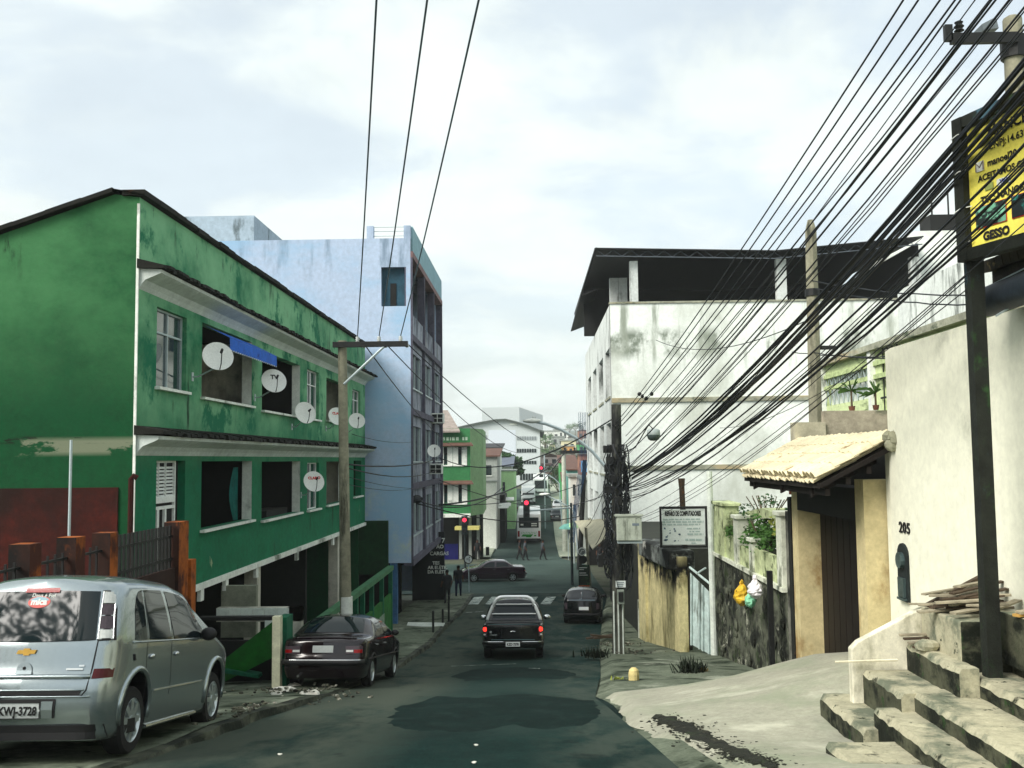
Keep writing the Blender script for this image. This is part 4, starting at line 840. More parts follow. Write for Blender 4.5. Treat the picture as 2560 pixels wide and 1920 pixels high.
mb = MB(); mb.tube([g0+Vector((.02, -.12, .17)), g0.lerp(g1, .5)+Vector((0, -.12, .19)), g1+Vector((0, -.12, .17))], .012, 5); mb.tube([atY(2520, 772, 10.2), atY(2490, 790, 10.2)], .012, 5); mb.build('conduit', m_alu, h205)
# ---------------------------------------------------------------- front-right pole with crossarm and lamp box
fp = thing('utility_pole', 'grey utility pole behind the yellow sign, with short crossarm and lamp box', 'utility pole', (6.6, 13.5, zr(13.5)))
mb = MB(); mb.cyl((6.58, 13.5, zr(13.5)), (6.62, 13.5, 5.95), .16, .125, 12); mb.ball((6.62, 13.5, 5.95), .125, .125, .06, n=12, m=5); mb.build('shaft', m_conc, fp, smooth=True, auto=50)
mb = MB(); mb.box(5.70, 6.6, 13.30, 13.38, 5.56, 5.70); mb.cyl((6.62, 13.5, 5.4), (6.62, 13.5, 5.7), .17, .17, 10); mb.build('crossarm', m_black, fp)
mb = MB(); mb.lathe([(0, 0), (.07, .02), (.04, .05), (.07, .08), (.04, .11), (.06, .14), (0, .17)], (5.82, 13.34, 5.72), n=9); mb.box(5.62, 5.72, 13.3, 13.38, 5.6, 5.82); mb.build('insulator', m_black, fp)
mb = MB(); P = [atY(x, y, 13.4) for (x, y) in ((2455, 60), (2490, 42), (2497, 70), (2460, 74))]; mb.prism(P, (0, .25, 0)); mb.build('lamp_box', mat('grey_metal_box', C(104, 112, 116), rough=.5, var=.2), fp)
# ---------------------------------------------------------------- yellow sign on its post
m_yel = mat('yellow_vinyl', C(236, 224, 96), rough=.5, var=.06, vs=2, bump=.03)
m_frame = mat('dark_wood_frame', C(26, 30, 24), rough=.85, var=.6, vs=5, bs=30, bump=.5, patches=[(C(40, 70, 34), (3, 3, 2), .60, .06), (C(62, 92, 104), (1.5, 1.5, .8), .64, .04)])
sgn = thing('yellow_sign', 'yellow plasterer sign in dark frame on a dark post, cut by the right edge', 'sign', (4.49, 10.2, -2.2))
mb = MB(); mb.box(4.42, 4.56, 10.12, 10.27, -2.22, 1.99); mb.build('post', m_frame, sgn)
S0 = Vector((4.40, 10.2, 0)); ang = R(-72); SU = Vector((math.cos(ang), math.sin(ang), 0)); SN = Vector((SU.y, -SU.x, 0))   # runs right and towards the viewer
SP = lambda u, z, d=0: S0+SU*(u*1.097)+Vector((0, 0, z*1.097))+SN*d
Sz0, Sz1, Sw = 1.80, 3.13, 1.7
def sbox(u0, u1, z0, z1, d0, d1, m, name, par, mbx=None):
    mb = mbx or MB(); mb.hexa([SP(u0, z0, d0), SP(u1, z0, d0), SP(u1, z0, d1), SP(u0, z0, d1), SP(u0, z1, d0), SP(u1, z1, d0), SP(u1, z1, d1), SP(u0, z1, d1)])
    return None if mbx else mb.build(name, m, par)
sbox(0.10, Sw-.1, Sz0+.1, Sz1-.12, -.03, -.005, m_yel, 'panel', sgn)
panel = [o for o in sgn.children if o.name.startswith('panel')][0]
sbox(-.02, .10, Sz0-.02, Sz1, -.06, .07, m_frame, 'frame', sgn); sbox(Sw-.1, Sw, Sz0-.02, Sz1, -.06, .07, m_frame, 'frame', sgn)
sbox(.10, Sw-.1, Sz0-.02, Sz0+.09, -.055, .06, m_frame, 'frame', sgn); sbox(.10, Sw-.1, Sz1-.10, Sz1, -.055, .06, m_frame, 'frame', sgn)
for z in (1.93, 2.25, 2.6, 2.95):
    mb = MB(); mb.tube([SP(-.03, z, .075), SP(.06, z+.02, .078), SP(.14, z+.03, .012)], .006, 4); mb.build('tie_wire', m_trim, sgn)
def stext(t, size, u, z, par=panel, m=m_blk, bold=.004, sx=1):
    mb = MB(); mb.text(t, size, lambda v: SP(u+v.x, z+v.y, .003), align='LEFT', bold=bold, sx=sx); mb.build('lettering', m, par)
stext('MANCEL', .135, .36, 2.90, bold=.004); stext('CNPJ:14.633.', .088, .36, 2.765, bold=.002); stext('manoel20', .088, .34, 2.62, bold=.003)
stext('ACEITAMOS CARTÕES', .080, .22, 2.505, bold=.003); stext('VISA', .048, .48, 2.415, m=mat('visa_blue', C(40, 60, 140), var=0, bump=0)); stext('TEC: MANOEL S.', .086, .24, 2.30, bold=.003); stext('GESSO', .105, .25, 1.965, bold=.006)
sbox(.20, .30, 2.575, 2.665, .002, .006, m_trim, 'envelope_icon', panel)
mb = MB(); mb.tube([SP(.205, 2.58, .009), SP(.205, 2.66, .009), SP(.25, 2.61, .009), SP(.295, 2.66, .009), SP(.295, 2.58, .009)], .008, 4); mb.build('envelope_icon', mat('grey_print', C(120, 110, 104), var=0), panel)
sbox(.30, .40, 2.38, 2.44, .002, .006, mat('card_print', C(150, 160, 90), var=.2, vs=20), 'card_icon', panel); sbox(.44, .60, 2.385, 2.445, .001, .0025, m_trim, 'card_icon', panel)
sbox(.17, .54, 2.05, 2.25, .002, .006, m_red, 'photo_border', panel); sbox(.175, .535, 2.055, 2.245, .007, .009, mat('photo_ceiling', C(110, 170, 140), rough=.4, var=.6, vs=4, bump=0, patches=[(C(16, 30, 26), (3, 3, 5), .56, .03)]), 'photo_print', panel)
sbox(.60, .95, 2.05, 2.25, .002, .006, m_red, 'photo_border', panel); sbox(.605, .945, 2.055, 2.245, .007, .009, mat('photo_teal', C(40, 140, 130), rough=.4, var=.5, vs=4, bump=0, patches=[(C(10, 20, 22), (3, 3, 4), .52, .03)]), 'photo_print', panel)
# ---------------------------------------------------------------- steps
m_step = mat('step_concrete', C(176, 172, 146, .9), rough=.95, var=.16, vs=1.6, bs=24, bump=.45, fine=.09, patches=[(C(104, 110, 92), (1.6, 1.6, 1.6), .54, .07), (C(52, 58, 42), (7, 7, 7), .64, .03), (C(36, 40, 28), (2.2, 2.2, 2.2), .64, .04), (C(80, 62, 44), (9, 6, 9), .72, .02)])
m_riser = mat('mossy_riser', C(70, 72, 56), var=.5, vs=3, bs=20, bump=.6, patches=[(C(14, 20, 10), (2.6, 2.6, 3.5), .50, .08), (C(36, 66, 26), (4, 4, 4), .64, .05)])
st = thing('concrete_steps', 'broad worn concrete steps with mossy risers beside the cream house', 'stairs', (3.9, 9, zr(9)))
rs = random.Random(21)
def step(name, x0, x1, y0, y1, z, low, par=st):
    """tread slab with a chipped front edge at x0; its street face is the mossy riser"""
    mb = MB(); n_ = max(8, int((y1-y0)/.09)); vs = []
    for i in range(n_+1):
        y = y0+(y1-y0)*i/n_; j = rs.uniform(-.007, .007); c_ = rs.choice((0, 0, 0, 0, 0, 0, .006, .012, .02))
        vs += [(x0+j+.01, y, low), (x0+j, y, z-.05-c_), (x0+j+.03+c_*.6, y, z+rs.uniform(-.006, .006)), ((x0+x1)/2, y, z+rs.uniform(-.008, .008)), (x1, y, z+rs.uniform(-.004, .004))]
    f = []
    for i in range(n_):
        for k in range(4): f.append((i*5+k+1, i*5+k, (i+1)*5+k, (i+1)*5+k+1))
    mb.add(vs, f); mb.m = [1 if (q % 4) == 0 else 0 for q in range(len(mb.f))]
    b = len(mb.v); 
    for idx in (0, n_):
        s_ = [vs[idx*5+k] for k in range(5)]+[(x1, vs[idx*5][1], low)]; mb.cm = 0; mb.add(s_, [tuple(range(6))])
    mb.build(name, [m_step, m_riser], par)
zl_ = zr(9)-.6
step('lower_step', 2.75, 3.42, 7.2, 9.9, -2.74, zl_); step('lower_step', 3.25, 3.64, 10.35, 11.9, -2.75, zr(12)-.2)
step('middle_step', 3.40, 3.78, 7.0, 10.48, -2.56, zl_); step('middle_step', 3.62, 4.12, 10.3, 11.45, -2.385, zl_)
step('upper_step', 3.75, 4.32, 6.8, 10.42, -2.37, zl_); step('upper_step', 4.10, 4.30, 10.05, 11.45, -2.09, zl_)
step('top_step', 4.30, 4.78, 6.8, 10.38, -2.2, zl_); step('top_step', 4.76, 5.09, 6.8, 10.36, -1.95, zl_)
mb = MB(); mb.box(4.28, 5.09, 10.4, 11.45, -3, -1.69); mb.m = [0, 0, 1, 0, 0, 0]; mb.build('landing_block', [m_step, m_riser], st, bevel=.02)
mb = MB(); mb.box(4.66, 5.09, 9.3, 10.39, -2.1, -1.58); mb.m = [0, 0, 1, 0, 0, 1]; mb.build('landing_block', [m_step, m_riser], st, bevel=.02)
mb = MB(); mb.prism([(3.50, 11.46, zr(11.5)), (3.50, 11.46, -2.16), (3.58, 11.46, -2.08), (4.43, 11.46, -1.65), (5.08, 11.46, -1.33), (5.08, 11.46, zr(11.5))], (0, .13, 0)); mb.build('side_parapet', mat('limewashed_parapet', C(226, 222, 200), var=.12, vs=1.5, patches=[(C(150, 148, 124), (1.2, 1.2, .6), .58, .08)]), st, bevel=.012)
# loose boards on the landing
m_bd = mat('weathered_board', C(150, 142, 120), var=.45, vs=4, bs=30, bump=.4); m_bd2 = mat('dark_board', C(70, 58, 44), var=.4, vs=4); m_bd3 = mat('yellow_pine_board', C(190, 150, 80), var=.25, vs=4)
rb = random.Random(8)
def board(c, l_, w_, t_, rz, ry, m, label):
    mb = MB(); mb.box(-l_/2, l_/2, -w_/2, w_/2, -t_/2, t_/2); o = mb.build('board', m, None); o.location = c; o.rotation_euler = (rb.uniform(-.06, .06), ry, rz); WM[o] = Matrix(); tag(o, label, 'board', 'loose boards piled on the landing')
for i in range(26):
    k = i/25; x = 4.40+.55*rb.random(); y = 10.55+rb.uniform(0, .9); z = -1.665+k*.24*(x-4.2)/.6+rb.uniform(0, .015)
    board((x, y, z), rb.uniform(.35, .9), rb.uniform(.05, .11), .018, rb.uniform(-.5, .6), rb.uniform(-.16, -.02), rb.choice((m_bd, m_bd, m_bd2)), 'thin grey board in the untidy pile against the parapet')
board((4.75, 11.4, -1.46), .95, .07, .035, 0.0, -.47, m_bd2, 'long dark board lying along the sloping parapet top')
for i in range(4): board((4.86+.03*i, 10.0-.05*i, -1.545+.03*i), .5, .09, .025, .25+rb.uniform(-.15, .15), -.06, (m_bd3, m_bd, m_bd3, m_bd)[i], ['yellow pine board at the bottom of the heap right of the dark sign post', 'grey board on the heap right of the dark sign post', 'upper yellow board right of the dark sign post', 'topmost grey board right of the dark sign post'][i])
for i in range(4): board((4.22-.02*i, 11.15+.06*i, -2.07+.03*i), .32, .07, .02, rb.uniform(-.3, .4), -.05, (m_bd2, m_bd, m_bd2, m_bd)[i], 'short offcut lying beside the stone on the ledge')
mb = MB(); mb.ball((4.17, 11.0, -2.04), .13, .10, .07, n=9, m=6, jit=.13, rnd=rb); single(mb, 'stone', m_step, 'rough grey stone on the ledge of the steps', 'stone')
a = atY(2088, 1655, 11.4); b = atY(2243, 1650, 11.35); mb = MB(); mb.cyl(a, b, .014, .016, 6); single(mb, 'stick', mat('pale_stick', C(220, 214, 186)), 'thin pale stick lying across the foot of the parapet', 'stick')
# ---------------------------------------------------------------- mossy retaining wall with planter parapet
m_mossw = mat('mossy_stone_wall', C(84, 88, 74), rough=.97, var=.5, vs=1.8, bs=9, bump=.9, fine=.15, patches=[(C(18, 22, 15), (1.9, 1.9, 1.9), .50, .07), (C(150, 152, 136), (3.2, 3.2, 2.4), .62, .035), (C(44, 58, 30), (2, 2, 2), .60, .06)])
m_plant = mat('old_lime_plaster', C(190, 200, 154), var=.3, vs=2, bs=14, bump=.4, patches=[(C(80, 92, 58), (1.8, 1.8, 1.8), .55, .08), (C(30, 36, 22), (3, 3, 3), .66, .04)])
m_pl_w = mat('white_plaster_pier', C(214, 218, 200), var=.2, vs=2, patches=[(C(90, 98, 76), (1.6, 1.6, 1), .57, .07)])
rw = thing('retaining_wall', 'dark mossy stone wall topped by stained lime planters', 'wall', (5.1, 24.5, zr(24.5)))
mb = MB(); y0, y1 = 20.4, 28.7; rr = random.Random(9); n_ = 30; k_ = 12; vs = []
for i in range(n_+1):
    y = y0+(y1-y0)*i/n_
    for j in range(k_+1): z = -6.3+(-2.74+6.3)*j/k_; vs.append((5.04+rr.uniform(-.035, .035), y, z))
mb.add(vs, [(i*(k_+1)+j, i*(k_+1)+j+1, (i+1)*(k_+1)+j+1, (i+1)*(k_+1)+j) for i in range(n_) for j in range(k_)]); mb.box(5.1, 6.0, y0, y1, -6.3, -2.75); mb.build('stone_face', m_mossw, rw)
# dressed stones standing proud
for i in range(34):
    y = rr.uniform(y0+.2, y1-.4); z = rr.uniform(-5.6, -3.1); mb = MB(); s_ = rr.uniform(.12, .26); mb.ball((5.03, y, z), .05, s_, s_*.7, n=7, m=5, jit=.14, rnd=rr); mb.build('stone', m_mossw, rw)
zl2 = -2.66
mb = MB(); mb.box(4.94, 6.0, 20.6, 28.6, zl2-.09, zl2); mb.build('ledge', m_pl_w, rw)
for (ya, yb, zt, nm, mm) in ((27.0, 28.5, -1.32, 'pier', m_plant), (25.2, 25.7, -1.55, 'pier', m_pl_w), (23.5, 23.9, -1.98, 'pier', m_pl_w), (20.7, 21.15, -1.22, 'pier', m_pl_w)):
    mb = MB(); mb.box(4.98, 5.4, ya, yb, zl2, zt); mb.box(4.93, 5.45, ya-.06, yb+.06, zt, zt+.09); mb.build(nm, mm, rw, bevel=.012)
for (ya, yb, zt) in ((21.15, 23.5, -2.12), (23.9, 25.2, -2.2), (25.7, 27.0, -2.05)):
    mb = MB(); mb.box(5.03, 5.15, ya, yb, zl2, zt); mb.build('planter_panel', m_plant, rw)
mb = MB(); mb.box(5.15, 5.95, 20.7, 28.5, zl2, -2.3); mb.build('planter_soil', m_moss, rw)
P = [atX(x, y, 5.3) for (x, y) in ((1848, 1283), (1905, 1270), (1968, 1296), (1850, 1296))]; mb = MB(); mb.prism(P, (.8, 0, 0)); mb.build('cap_slab', m_plant, rw)
m_leaf = mat('leaf_green', C(66, 104, 44), var=.5, vs=6, bump=0, fine=.1); m_leaf2 = mat('dark_leaf', C(38, 70, 34), var=.5, vs=6, bump=0); m_leafy = mat('yellow_green_leaf', C(130, 140, 60), var=.4, vs=6, bump=0)
def shrub(name, label, c, rx, ry, rz, n_, size, m, seed, stems=6, cat='plant', group=None, spread=.35):
    r_ = random.Random(seed); c = Vector(c); o = thing(name, label, cat, c, group=group)
    mb = MB()
    for i in range(stems): a = r_.uniform(0, 6.3); mb.tube([c, c+Vector((math.cos(a)*rx*.4, math.sin(a)*ry*.4, rz*.9)), c+Vector((math.cos(a)*rx*.8, math.sin(a)*ry*.8, rz*1.7))], .012, 4)
    mb.build('stem', m_bark, o)
    mb = MB()
    for k in range(max(3, n_//90)):
        q = c+Vector((r_.uniform(-.7, .7)*rx, r_.uniform(-.7, .7)*ry, rz*r_.uniform(.6, 1.5))); leaves(mb, q, rx*spread*1.5, ry*spread*1.4, rz*spread*1.5, 90, size, r_, 0)
    mb.build('foliage', m, o)
    return o
shrub('shrub', 'dense green shrub spilling over the middle of the planter', (5.35, 23.6, -2.35), .42, 1.1, .50, 1600, .11, m_leaf, 1)
shrub('shrub', 'yellowish bush growing high behind the white planter piers', (5.6, 22.4, -2.2), .4, 1.0, .55, 1000, .11, m_leafy, 2)
shrub('shrub', 'small dark shrub in the far end of the planter', (5.3, 26.3, -2.3), .3, .5, .36, 420, .10, m_leaf, 3)
shrub('wispy_weed', 'thin wispy weed with sparse leaves above the planter', (5.5, 24.2, -1.75), .5, 1.6, .45, 180, .09, m_leaf2, 4, stems=16)
shrub('wispy_weed', 'short weed by the yellow wall end of the planter', (5.5, 21.3, -1.55), .25, .5, .25, 90, .08, m_leaf2, 5, stems=6)
# graffiti strip, black post, block
m_graf = mat('grimy_grey_wall', C(112, 112, 102), var=.5, vs=1.4, bs=12, bump=.4, patches=[(C(24, 26, 22), (1.4, 1.4, 1), .52, .08), (C(140, 120, 70), (1.5, 1.5, 1), .64, .05)])
gf = thing('graffiti_wall', 'grimy grey wall strip with blue graffiti beside the ochre pier', 'wall', (5.1, 19.9, zr(19.9)))
mb = MB(); mb.box(5.0, 5.2, 19.32, 20.4, zr(20)-.3, -1.1); mb.build('wall', m_graf, gf)
m_spray = mat('blue_spray', C(30, 50, 110), var=.2, bump=0); mb = MB()
def scrib(cx, cz, r_, a0, a1, w_=.02):
    mb.tube([(4.992, cx+r_*math.cos(a0+(a1-a0)*i/12), cz+r_*1.3*math.sin(a0+(a1-a0)*i/12)) for i in range(13)], w_, 4)
for i, (cy_, cz_, r_, a0, a1) in enumerate(((19.85, -2.35, .25, .3, 5.5), (19.75, -2.6, .18, 1, 6), (19.95, -2.55, .3, 2, 4), (19.75, -3.2, .2, 0, 5), (19.95, -3.25, .16, 1, 6.2), (19.85, -3.0, .25, 3, 6))): scrib(cy_, cz_, r_, a0, a1)
mb.build('graffiti', m_spray, gf)
mb = MB(); p = atX(1930, 1640, 4.75); mb.box(4.70, 4.80, p.y-.06, p.y+.06, zr(p.y), atX(1930, 1430, 4.75).z); single(mb, 'metal_post', m_black, 'black square post in front of the mossy wall', 'post')
mb = MB(); p = gnd(1866, 1640); mb.box(p.x-.25, p.x+.15, p.y-.35, p.y+.25, zr(p.y), zr(p.y)+.38); single(mb, 'concrete_block', m_pl_w, 'small whitish concrete block at the foot of the mossy wall', 'block', bevel=.03)
# hanging rubbish bags
def bag(px, py, X, r_, m, label, seed):
    c = atX(px, py, X); rg = random.Random(seed); mb = MB(); n_, k_ = 12, 9; vs = []
    for j in range(k_+1):
        t = j/k_; rad = r_*(.18+1.0*math.sin(math.pi*min(1, t*1.06))**.7*(1-.25*t)) if j < k_ else .03; z = c.z-r_*1.05+2.2*r_*t
        for i in range(n_): a = 2*math.pi*i/n_; q = rad*(1+rg.uniform(-.16, .16)); vs.append((c.x+q*math.cos(a)*.8, c.y+q*math.sin(a), z+rg.uniform(-.02, .02)))
    mb.add(vs, [(j*n_+i, j*n_+(i+1) % n_, (j+1)*n_+(i+1) % n_, (j+1)*n_+i) for j in range(k_) for i in range(n_)]+[tuple(range(n_-1, -1, -1))])
    mb.ball((c.x, c.y, c.z+r_*1.22), .05, .06, .07, n=6, m=4, jit=.3, rnd=rg)
    o = single(mb, 'rubbish_bag', m, label, 'bag', 'bags hung on the mossy wall'); return o
bag(1855, 1487, 4.78, .23, mat('yellow_bag', C(216, 176, 50), rough=.45, var=.3, vs=8, patches=[(C(60, 50, 40), (6, 6, 6), .64, .03)]), 'yellow plastic rubbish bag hung on the mossy wall', 1)
bag(1888, 1472, 4.72, .19, mat('white_bag', C(226, 222, 224), rough=.45, var=.2, vs=8, patches=[(C(200, 60, 80), (7, 7, 7), .68, .03)]), 'white plastic bag with red print beside the yellow bag', 2)
bag(1876, 1500, 4.66, .15, mat('green_bag', C(130, 196, 160), rough=.45, var=.2, vs=8), 'pale green plastic bag below the white one', 3)
# ---------------------------------------------------------------- white gate, pipe, yellow wall
m_gate = mat('white_sheet_gate', C(186, 204, 200), rough=.6, var=.2, vs=2, bs=10, patches=[(C(110, 120, 112), (3, 3, .6), .60, .07)])
gt = thing('sheet_gate', 'white sheet-metal gate standing ajar between mossy wall and yellow wall', 'gate', (4.8, 29.2, zr(29.2)))
def qd(pts, Ys, th, m, name, par):
    P = [atY(x, y, Y) for (x, y), Y in zip(pts, Ys)]; mb = MB(); mb.prism(P, th); return mb.build(name, m, par)
Yd = [29.9, 29.0, 29.0, 29.9]
qd([(1726, 1432), (1790, 1496), (1790, 1644), (1726, 1610)], Yd, (0, .05, 0), m_gate, 'leaf', gt)
for px in (1728, 1748, 1757, 1772, 1786): 
    t = (px-1726)/64; Y = 29.9-.9*t-.06; a = atY(px, 1434+62*t, Y); b = atY(px, 1612+32*t, Y); mb = MB(); mb.cyl(a, b, .03, n=6); mb.build('stile', m_gate, gt)
a = atY(1724, 1418, 29.8); b = atY(1788, 1470, 29.0); mb = MB(); mb.cyl(a, b, .035, n=6); c = atY(1764, 1420, 29.2); mb.cyl(a.lerp(b, .3), c, .03, n=6); mb.build('brace', m_gate, gt)
mb = MB(); a = atY(1764, 1178, 28.85); mb.cyl((a.x+.12, 28.85, zr(28.85)), (a.x+.10, 28.85, a.z), .10, .085, 10); pv = single(mb, 'white_pipe_post', mat('white_pipe', C(214, 222, 212), rough=.5, var=.15, vs=3), 'tall white pipe post beside the repair sign', 'post')
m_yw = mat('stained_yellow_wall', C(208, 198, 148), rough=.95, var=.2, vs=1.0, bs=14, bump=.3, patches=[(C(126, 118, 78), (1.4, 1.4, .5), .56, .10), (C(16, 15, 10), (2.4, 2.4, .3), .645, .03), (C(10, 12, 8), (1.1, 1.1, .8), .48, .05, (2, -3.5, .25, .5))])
yw = thing('yellow_wall', 'yellow street wall with black damp streaks under a stained concrete canopy', 'wall', (4, 33, zr(33)))
A_, B_ = Vector((4.22, 30.1, 0)), Vector((3.68, 36.2, 0)); D_ = (B_-A_); Nn = Vector((-D_.y, D_.x, 0)).normalized()
def wseg(t0, t1, z0, z1, d0, d1, m, name, **k):
    a, b = A_+D_*t0, A_+D_*t1; mb = MB(); mb.hexa([a+Nn*d0+Vector((0, 0, z0)), b+Nn*d0+Vector((0, 0, z0)), b-Nn*d1+Vector((0, 0, z0)), a-Nn*d1+Vector((0, 0, z0)), a+Nn*d0+Vector((0, 0, z1)), b+Nn*d0+Vector((0, 0, z1)), b-Nn*d1+Vector((0, 0, z1)), a-Nn*d1+Vector((0, 0, z1))]); return mb.build(name, m, yw, **k)
wseg(0, 1.0, -7.2, -3.25, 0, .2, m_yw, 'wall'); wseg(-.02, .09, -6.9, -2.95, .06, .2, m_yw, 'pier'); wseg(.80, 1.0, -7.2, -2.9, .08, .25, m_yw, 'pier')
m_can = mat('stained_canopy', C(120, 126, 122), var=.5, vs=1.5, bs=12, bump=.5, patches=[(C(16, 20, 18), (1.0, 1.0, 1.0), .47, .07), (C(170, 172, 164), (1.4, 1.4, 1.4), .64, .05)])
wseg(.02, .80, -3.35, -2.78, .30, .5, m_can, 'canopy', bevel=.06)
mb = MB(); rr = random.Random(31)
for i in range(26):
    t = rr.uniform(.0, .8); a = A_+D_*t+Nn*.012; z = -3.3; l_ = rr.uniform(.2, .9); w_ = rr.uniform(.02, .07); dv = D_.normalized()*w_
    mb.add([a-dv+Vector((0, 0, z)), a+dv+Vector((0, 0, z)), a+dv*.2+Vector((0, 0, z-l_))], [(0, 1, 2)])
mb.build('damp_streaks', mat('black_mould', C(14, 13, 9), var=.3), yw)
# dark doorway blocks between yellow wall and the white building
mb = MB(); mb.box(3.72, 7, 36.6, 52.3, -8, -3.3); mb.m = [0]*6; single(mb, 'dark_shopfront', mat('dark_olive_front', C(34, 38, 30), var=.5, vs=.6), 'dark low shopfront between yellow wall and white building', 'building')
mb = MB(); a = atY(1598, 1500, 36.4); mb.box(a.x-.05, a.x+.08, 36.3, 36.5, zr(36.4), a.z); single(mb, 'white_post', m_pl_w, 'thin whitish post beside the yellow wall', 'post')
# ---------------------------------------------------------------- repair sign
rp = thing('repair_sign', 'white computer repair board in black frame on a pole', 'sign', (4.55, 31, zr(31)))
a = atY(1650, 1268, 31); b = atY(1768, 1366, 31); m_sheet = mat('white_banner', C(216, 224, 220), rough=.6, var=.04, vs=1, bump=.04)
mb = MB(); mb.box(a.x+.06, b.x-.06, 31, 31.03, b.z+.06, a.z-.08); pn = mb.build('board', m_sheet, rp)
mb = MB(); mb.box(a.x-.02, a.x+.04, 30.97, 31.04, b.z, a.z); mb.box(b.x-.04, b.x+.02, 30.97, 31.04, b.z, a.z); mb.box(a.x-.02, b.x+.5, 30.965, 31.045, a.z-.06, a.z+.02); mb.box(a.x-.02, b.x+.55, 30.965, 31.045, b.z-.03, b.z+.03); mb.build('frame', m_black, rp)
cx_ = (a.x+b.x)/2; zt = a.z; W_ = b.x-a.x; H_ = a.z-b.z
def rtx(t, s_, u, v, bold=0, al='CENTER', m=m_blk, sx=1): mb = MB(); mb.text(t, s_, Matrix.Translation(Vector((a.x+W_*u, 30.99, a.z-H_*v))) @ Matrix.Rotation(R(90), 4, 'X'), align=al, bold=bold, sx=sx); mb.build('lettering', m, pn)
m_gp = mat('grey_letter', C(110, 122, 130), var=0, bump=0)
rtx('REPARO DE COMPUTADORES', .19, .49, .17, .010, sx=.43)
mb = MB(); r_ = random.Random(6)       # the smaller print is too blurred to read: word-length strips
for (u0, u1, v, h_) in ((.05, .86, .31, .035), (.04, .93, .375, .04), (.04, .86, .44, .035), (.57, .86, .545, .035), (.62, .87, .62, .035), (.58, .92, .69, .045), (.53, .91, .83, .055), (.66, .78, .91, .03)):
    u = u0
    while u < u1:
        w2 = min(r_.uniform(.03, .13), u1-u); mb.quad((a.x+W_*u, 30.99, a.z-H_*(v+h_/2)), (a.x+W_*(u+w2), 30.99, a.z-H_*(v+h_/2)), (a.x+W_*(u+w2), 30.99, a.z-H_*(v-h_/2)), (a.x+W_*u, 30.99, a.z-H_*(v-h_/2))); u += w2+.022
tag(mb.build('small_print', mat('faded_print', C(166, 184, 180), var=.15, vs=20, bump=0), pn), kind='stuff')
mb = MB(); r_ = random.Random(3)
for i in range(15):
    x = a.x+W_*r_.uniform(.06, .4); z = a.z-H_*r_.uniform(.55, .9); s_ = r_.uniform(.02, .06); mb.add([(x, 30.99, z), (x+s_, 30.99, z+r_.uniform(-.02, .03)), (x+s_*r_.uniform(.2, 1), 30.99, z+s_), (x-s_*.3, 30.99, z+s_*.6)], [(0, 1, 2, 3)])
mb.build('line_drawing', mat('steel_blue_print', C(70, 96, 120), var=0), pn)
mb = MB(); t = atY(1704, 1196, 31.1); mb.cyl((4.62, 31.12, zr(31)), (t.x, 31.12, t.z-.25), .10, .085, 8); mb.cyl((t.x, 31.12, t.z-.25), (t.x, 31.12, t.z), .09, .11, 8); mb.build('pole', mat('mossy_rust_pole', C(60, 48, 34), var=.6, vs=4, patches=[(C(130, 66, 36), (2, 2, 1), .6, .06), (C(30, 34, 24), (3, 3, 2), .56, .06)]), rp)
# ---------------------------------------------------------------- the cable-laden pole
cp = thing('cable_pole', 'dark utility pole smothered in cables with a grey meter cabinet', 'utility pole', (2.36, 30, zr(30)))
mb = MB(); mb.cyl((2.36, 30, zr(30)-.2), (2.42, 30, 1.6), .19, .15, 10); mb.build('shaft', mat('sooty_concrete', C(92, 94, 84), var=.4, vs=2, patches=[(C(26, 28, 28), (2, 2, .5), .5, .1)]), cp, smooth=True, auto=50)
m_cab = mat('black_cable', (.010, .013, .016), rough=.65, var=.3, vs=5, bump=0)
rc = random.Random(17)
mb = MB()
for i in range(110):
    a0 = rc.uniform(0, 6.28); z0 = rc.uniform(-4.0, -.8); z1 = min(.4, z0+rc.uniform(.5, 2.6)); r0 = rc.uniform(.19, .34); pts = []
    for k in range(6): t = k/5; aa = a0+rc.uniform(-.5, .5); rr_ = r0*(1+.3*math.sin(3.14*t))+rc.uniform(-.03, .06); pts.append((2.39+rr_*math.cos(aa), 30+rr_*math.sin(aa), z0+(z1-z0)*t))
    mb.tube(pts, rc.uniform(.010, .028), 4)
for i in range(16):
    a0 = rc.uniform(0, 6.28); z0 = rc.uniform(-2.8, .1); c = Vector((2.39+.25*math.cos(a0), 30+.25*math.sin(a0), z0)); rr_ = rc.uniform(.12, .38); u = Vector((math.cos(a0+1.57), math.sin(a0+1.57), 0))
    mb.tube([c+u*(rr_*math.cos(k*.7))+Vector((0, 0, rr_*math.sin(k*.7)-rr_)) for k in range(9)], .012, 4)
mb.build('cable_tangle', m_cab, cp)
for i in range(7):
    z = -1.6+i*.3+rc.uniform(-.1, .1); mb = MB(); a0 = rc.uniform(2, 6.5); c = Vector((2.39+.26*math.cos(a0), 30+.26*math.sin(a0), z)); mb.box(c.x-.12, c.x+.12, c.y-.09, c.y+.09, c.z-.1, c.z+.12); mb.build('junction_box', m_black, cp, bevel=.01)
a = atY(1540, 1290, 29.6); b = atY(1603, 1350, 29.6); mb = MB(); mb.box(a.x, b.x, 29.35, 29.8, b.z, a.z); cb = mb.build('cabinet', mat('grey_cabinet', C(168, 176, 162), rough=.6, var=.15, vs=2, patches=[(C(110, 116, 104), (3, 3, .7), .62, .07)]), cp, bevel=.02)
mb = MB(); mb.box(a.x-.05, b.x+.05, 29.32, 29.83, a.z, a.z+.05); mb.box(a.x+.28, a.x+.295, 29.335, 29.35, b.z+.03, a.z-.03); mb.build('cabinet_lid', mat('grey_cabinet', C(168, 176, 162)), cb)
mb = MB(); mb.box(b.x-.28, b.x-.08, 29.343, 29.348, a.z-.27, a.z-.2); mb.build('small_print', m_gp, cb)
